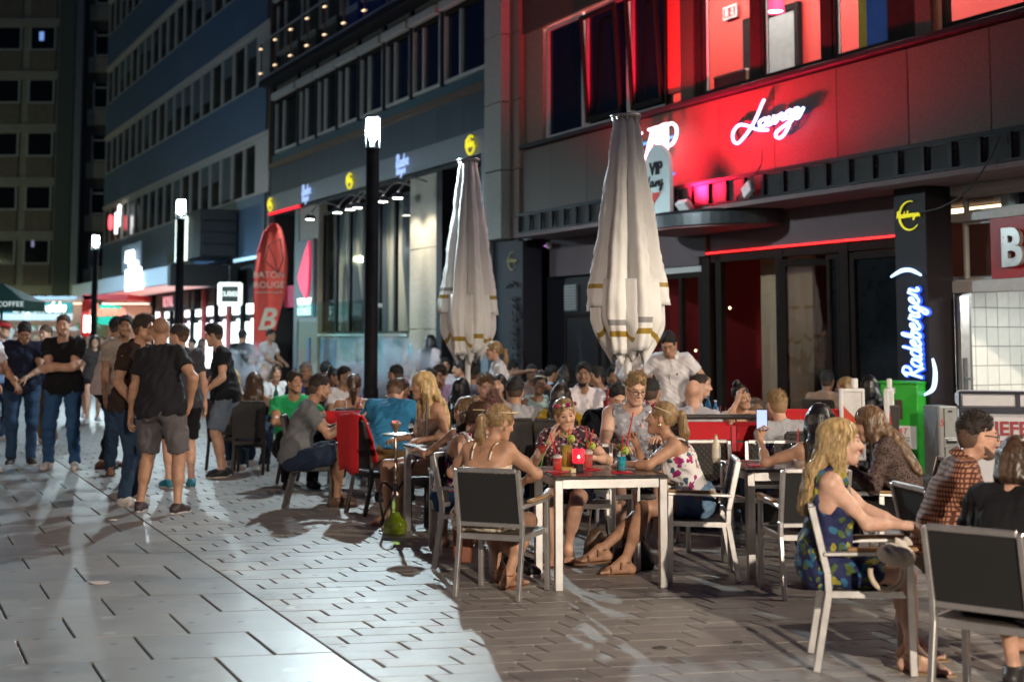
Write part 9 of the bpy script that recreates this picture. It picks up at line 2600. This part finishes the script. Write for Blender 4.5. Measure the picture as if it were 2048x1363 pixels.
person('man with black quiff in a black tee and grey denim shorts, profile left', (428, 648), 16.5, face=-72, H=1.76, kind='stand', skin='fair', hair='quiff', hairc='black', top='tee', topc=(.012, .014, .018), bottom='shorts', bottomc=(.15, .19, .25), shoe='sneaker', shoec=(.015, .017, .02), build=1.06, hyaw=-14, hpitch=10, hands=((-.22, -.24, 1.0), (.20, -.24, .98)), hint=((-.8, .7, -.2), (.8, .7, -.2)), h=.0105, beard='full')
person('man with crossed arms in a black tee and blue jeans', (127, 625), 17.35, face=4, H=1.88, kind='stand', skin='fair', hair='fade', hairc='brown', top='tee', topc=(.008, .009, .014), bottom='jeans', bottomc=(.03, .085, .19), shoe='sneaker', shoec=(.64, .62, .62), build=1.06, hyaw=6, hands=((.13, -.215, 1.25), (-.11, -.225, 1.20)), hint=((-1, -.25, -.5), (1, -.25, -.5)), palm=((1, .1, .2, 0, 1, 0), (-1, .1, .25, 0, 1, 0)), curl=(20, 20), feet=((-.16, .02, .085), (.17, -.05, .085)), h=.0105, beard='stubble', strands=200)
person('man in a navy polo shirt with bowed head and ripped jeans', (50, 633), 17.9, face=20, H=1.84, kind='stand', skin='tan', hair='short', hairc='black', top='shirt', topc=NAVY, bottom='jeans', bottomc=(.03, .065, .13), shoe='sneaker', shoec=(.04, .03, .03), hpitch=34, hands=((-.16, -.30, 1.12), (.02, -.32, 1.08)), hint=((-1, .3, -.5), (1, .3, -.5)), h=.011, extras=(('watch', 1, (.7, .7, .7)), ('emblem', (.6, .6, .6))))
person('man in a white tee and light jeans cut off by the left edge', (-16, 640), 17.0, face=70, H=1.84, kind='stand', skin='tan', hair='short', hairc='brown', top='tee', topc=(.62, .58, .60), bottom='jeans', bottomc=(.12, .18, .26), shoe='sneaker', shoec=(.66, .64, .62), hands=((-.2, -.34, 1.06), (.18, -.34, 1.04)), hint=((-.8, .7, -.3), (.8, .7, -.3)), h=.011)
person('man in a red cap and blue shirt behind the left edge group', (10, 615), 22.0, face=60, H=1.86, kind='stand', skin='fair', hair='short', hairc='brown', top='shirt', topc=(.16, .22, .34), bottom='jeans', h=.015, extras=(('cap', (.42, .01, .02)),))
person('smiling man in dark clothes between the polo and crossed arms', (92, 641), 21.2, face=-20, H=1.78, kind='stand', skin='fair', hair='short', hairc='brown', top='tee', topc=(.02, .025, .06), bottom='jeans', bottomc=(.16, .11, .05), h=.014, mouth='smile')
person('dark bearded man in a white tee and black trousers, turned away', (238, 623), 17.6, face=120, H=1.86, kind='stand', skin='olive', hair='short', hairc='black', top='tee', topc=(.62, .54, .56), bottom='slim', bottomc=(.008, .008, .01), shoe='shoe', shoec=(.10, .04, .03), build=1.04, hyaw=8, hands=((-.24, -.14, .95), (.26, -.06, .90)), feet=((-.10, .06, .085), (.12, -.08, .085)), h=.0115, beard='full')
person('man in an open beige shirt over white, facing the camera', (252, 626), 16.6, face=34, H=1.86, kind='stand', skin='olive', hair='short', hairc='black', top='shirt', topc=(.33, .28, .24), bottom='jeans', bottomc=(.03, .06, .11), shoe='sandal', shoec=(.03, .02, .02), hyaw=-24, hands=((-.24, -.14, .88), (.25, -.06, .92)), h=.0115, beard='stubble')
person('man in a dark baseball cap hidden behind the bald man', (358, 648), 15.4, face=-150, H=1.74, kind='stand', skin='fair', hair='short', hairc='brown', top='tee', topc=(.05, .05, .06), bottom='shorts', bottomc=BLACK, shoe='sneaker', shoec=(.02, .20, .28), h=.013, hyaw=-130 + 180, extras=(('cap', (.03, .03, .035)),))
person('staff man in black with white print on his back', (485, 668), 28.0, face=168, H=1.74, kind='stand', skin='tan', hair='short', hairc='black', top='tee', topc=(.006, .012, .014), bottom='slim', bottomc=BLACK, h=.016, extras=(('cap', (.01, .01, .012)), ('print', 'SECURITY', (.7, .7, .7), .085)))
person('man in white lit red by the entrance, holding a tray', (542, 664), 30.0, face=60, H=1.76, kind='stand', skin='tan', hair='short', hairc='black', top='tee', topc=(.6, .55, .55), bottom='jeans', bottomc=(.12, .13, .16), hands=((-.1, -.38, 1.05), (.14, -.38, 1.05)), h=.017)
# walkers far down the street
W_ = [(190, 668, 26.5, 20, 'f', 'wavy', 'dark', (.05, .04, .04), 'hotpants', BLACK, 'distant woman in black shorts walking towards the camera'),
   (158, 668, 27.5, 10, 'f', 'long', 'brown', (.5, .4, .35), 'hotpants', (.1, .1, .12), 'distant woman with bare legs behind the crossed arms man'),
   (176, 672, 40, 0, 'f', 'long', 'darkblond', (.5, .42, .4), 'jeans', JEAN, 'far pedestrian in a pale top between the lamp and the red stand'),
   (168, 674, 45, 30, 'm', 'short', 'dark', (.3, .3, .34), 'jeans', JEAN2, 'far pedestrian in grey near the red snack stand'),
   (205, 672, 44, -20, 'm', 'short', 'brown', (.5, .2, .15), 'jeans', JEAN2, 'far pedestrian in rust red under the green sign'),
   (222, 671, 47, 15, 'f', 'bob', 'dark', (.6, .55, .5), 'jeans', BLACK, 'far pedestrian in cream right of the green sign'),
   (30, 668, 46, 0, 'm', 'short', 'brown', (.5, .38, .3), 'jeans', JEAN2, 'far kiosk guest in beige, left one'),
   (74, 669, 47, 40, 'f', 'long', 'blond', (.6, .4, .4), 'jeans', JEAN2, 'far kiosk guest in pink, right one'),
   (384, 678, 34, -60, 'm', 'short', 'black', (.04, .05, .07), 'jeans', BLACK, 'far passer by in dark clothes before the lit shop'),
   (405, 676, 36, 90, 'f', 'long', 'brown', (.3, .25, .3), 'jeans', BLACK, 'far woman in mauve before the lit shop')]
for px, py, Y, fc, sx_, hr, hcx, tc, bt, bc, lab in W_:
 person(lab, (px, py), Y, face=fc, H=max(1.55, min(1.82, at(px, py, Y).z)), kind='stand', sex=sx_, skin='fair', hair=hr, hairc=hcx, top='tee', topc=tc, bottom=bt, bottomc=bc, feet=((-.10, -.18, .085), (.10, .16, .10)), h=.020, strands=0, face_on=Y < 30)
# ================================================================== hookah smoke
def smoke(name, label, c, size, dens, seed):
 mb = MB(); G = Field(A3(-size[0] * 1.2, -size[1] * 1.2, -size[2] * 1.2), A3(size[0] * 1.2, size[1] * 1.2, size[2] * 1.2), .08)
 G.prim(('el', A3(0, 0, 0), size, None, .05)); P, Q = G.surface()
 m = bpy.data.materials.new('smoke_air'); m.use_nodes = True; nt = m.node_tree; N = nt.nodes; L = nt.links
 N.remove(N['Principled BSDF']); v = N.new('ShaderNodeVolumePrincipled'); v.inputs['Color'].default_value = (.80, .88, 1, 1)
 tc = N.new('ShaderNodeTexCoord'); nz = N.new('ShaderNodeTexNoise'); nz.inputs['Scale'].default_value = 2.2; nz.inputs['Detail'].default_value = 4; nz.inputs['Distortion'].default_value = 1.2
 L.new(tc.outputs['Object'], nz.inputs['Vector'])
 ln = N.new('ShaderNodeVectorMath'); ln.operation = 'LENGTH'; mp = N.new('ShaderNodeMapping'); mp.inputs['Scale'].default_value = tuple(1 / s for s in size); L.new(tc.outputs['Object'], mp.inputs[0]); L.new(mp.outputs[0], ln.inputs[0])
 mr = N.new('ShaderNodeMapRange'); mr.inputs['From Min'].default_value = 1.0; mr.inputs['From Max'].default_value = .2; L.new(ln.outputs['Value'], mr.inputs[0])
 rmp = N.new('ShaderNodeMapRange'); rmp.inputs['From Min'].default_value = .46; rmp.inputs['From Max'].default_value = .72; L.new(nz.outputs['Fac'], rmp.inputs[0])
 ml = N.new('ShaderNodeMath'); ml.operation = 'MULTIPLY'; L.new(mr.outputs[0], ml.inputs[0]); L.new(rmp.outputs[0], ml.inputs[1])
 m2 = N.new('ShaderNodeMath'); m2.operation = 'MULTIPLY'; m2.inputs[1].default_value = dens; L.new(ml.outputs[0], m2.inputs[0]); L.new(m2.outputs[0], v.inputs['Density'])
 L.new(v.outputs[0], N['Material Output'].inputs['Volume'])
 o = link(name, np_mesh(name, P, Q, m)); o.location = c; tag(o, label, None, None, 'stuff')
smoke('smoke', 'bluish hookah smoke drifting past the lamp post', at(772, 755, 20.6), (.85, .5, .70), 26.0, 1)
smoke('smoke', 'thin pale smoke at the left end of the terrace', at(494, 725, 20.6), (.40, .3, .45), 16.0, 2)
print('people', NPEOPLE[0], 'script', time.time() - T0)
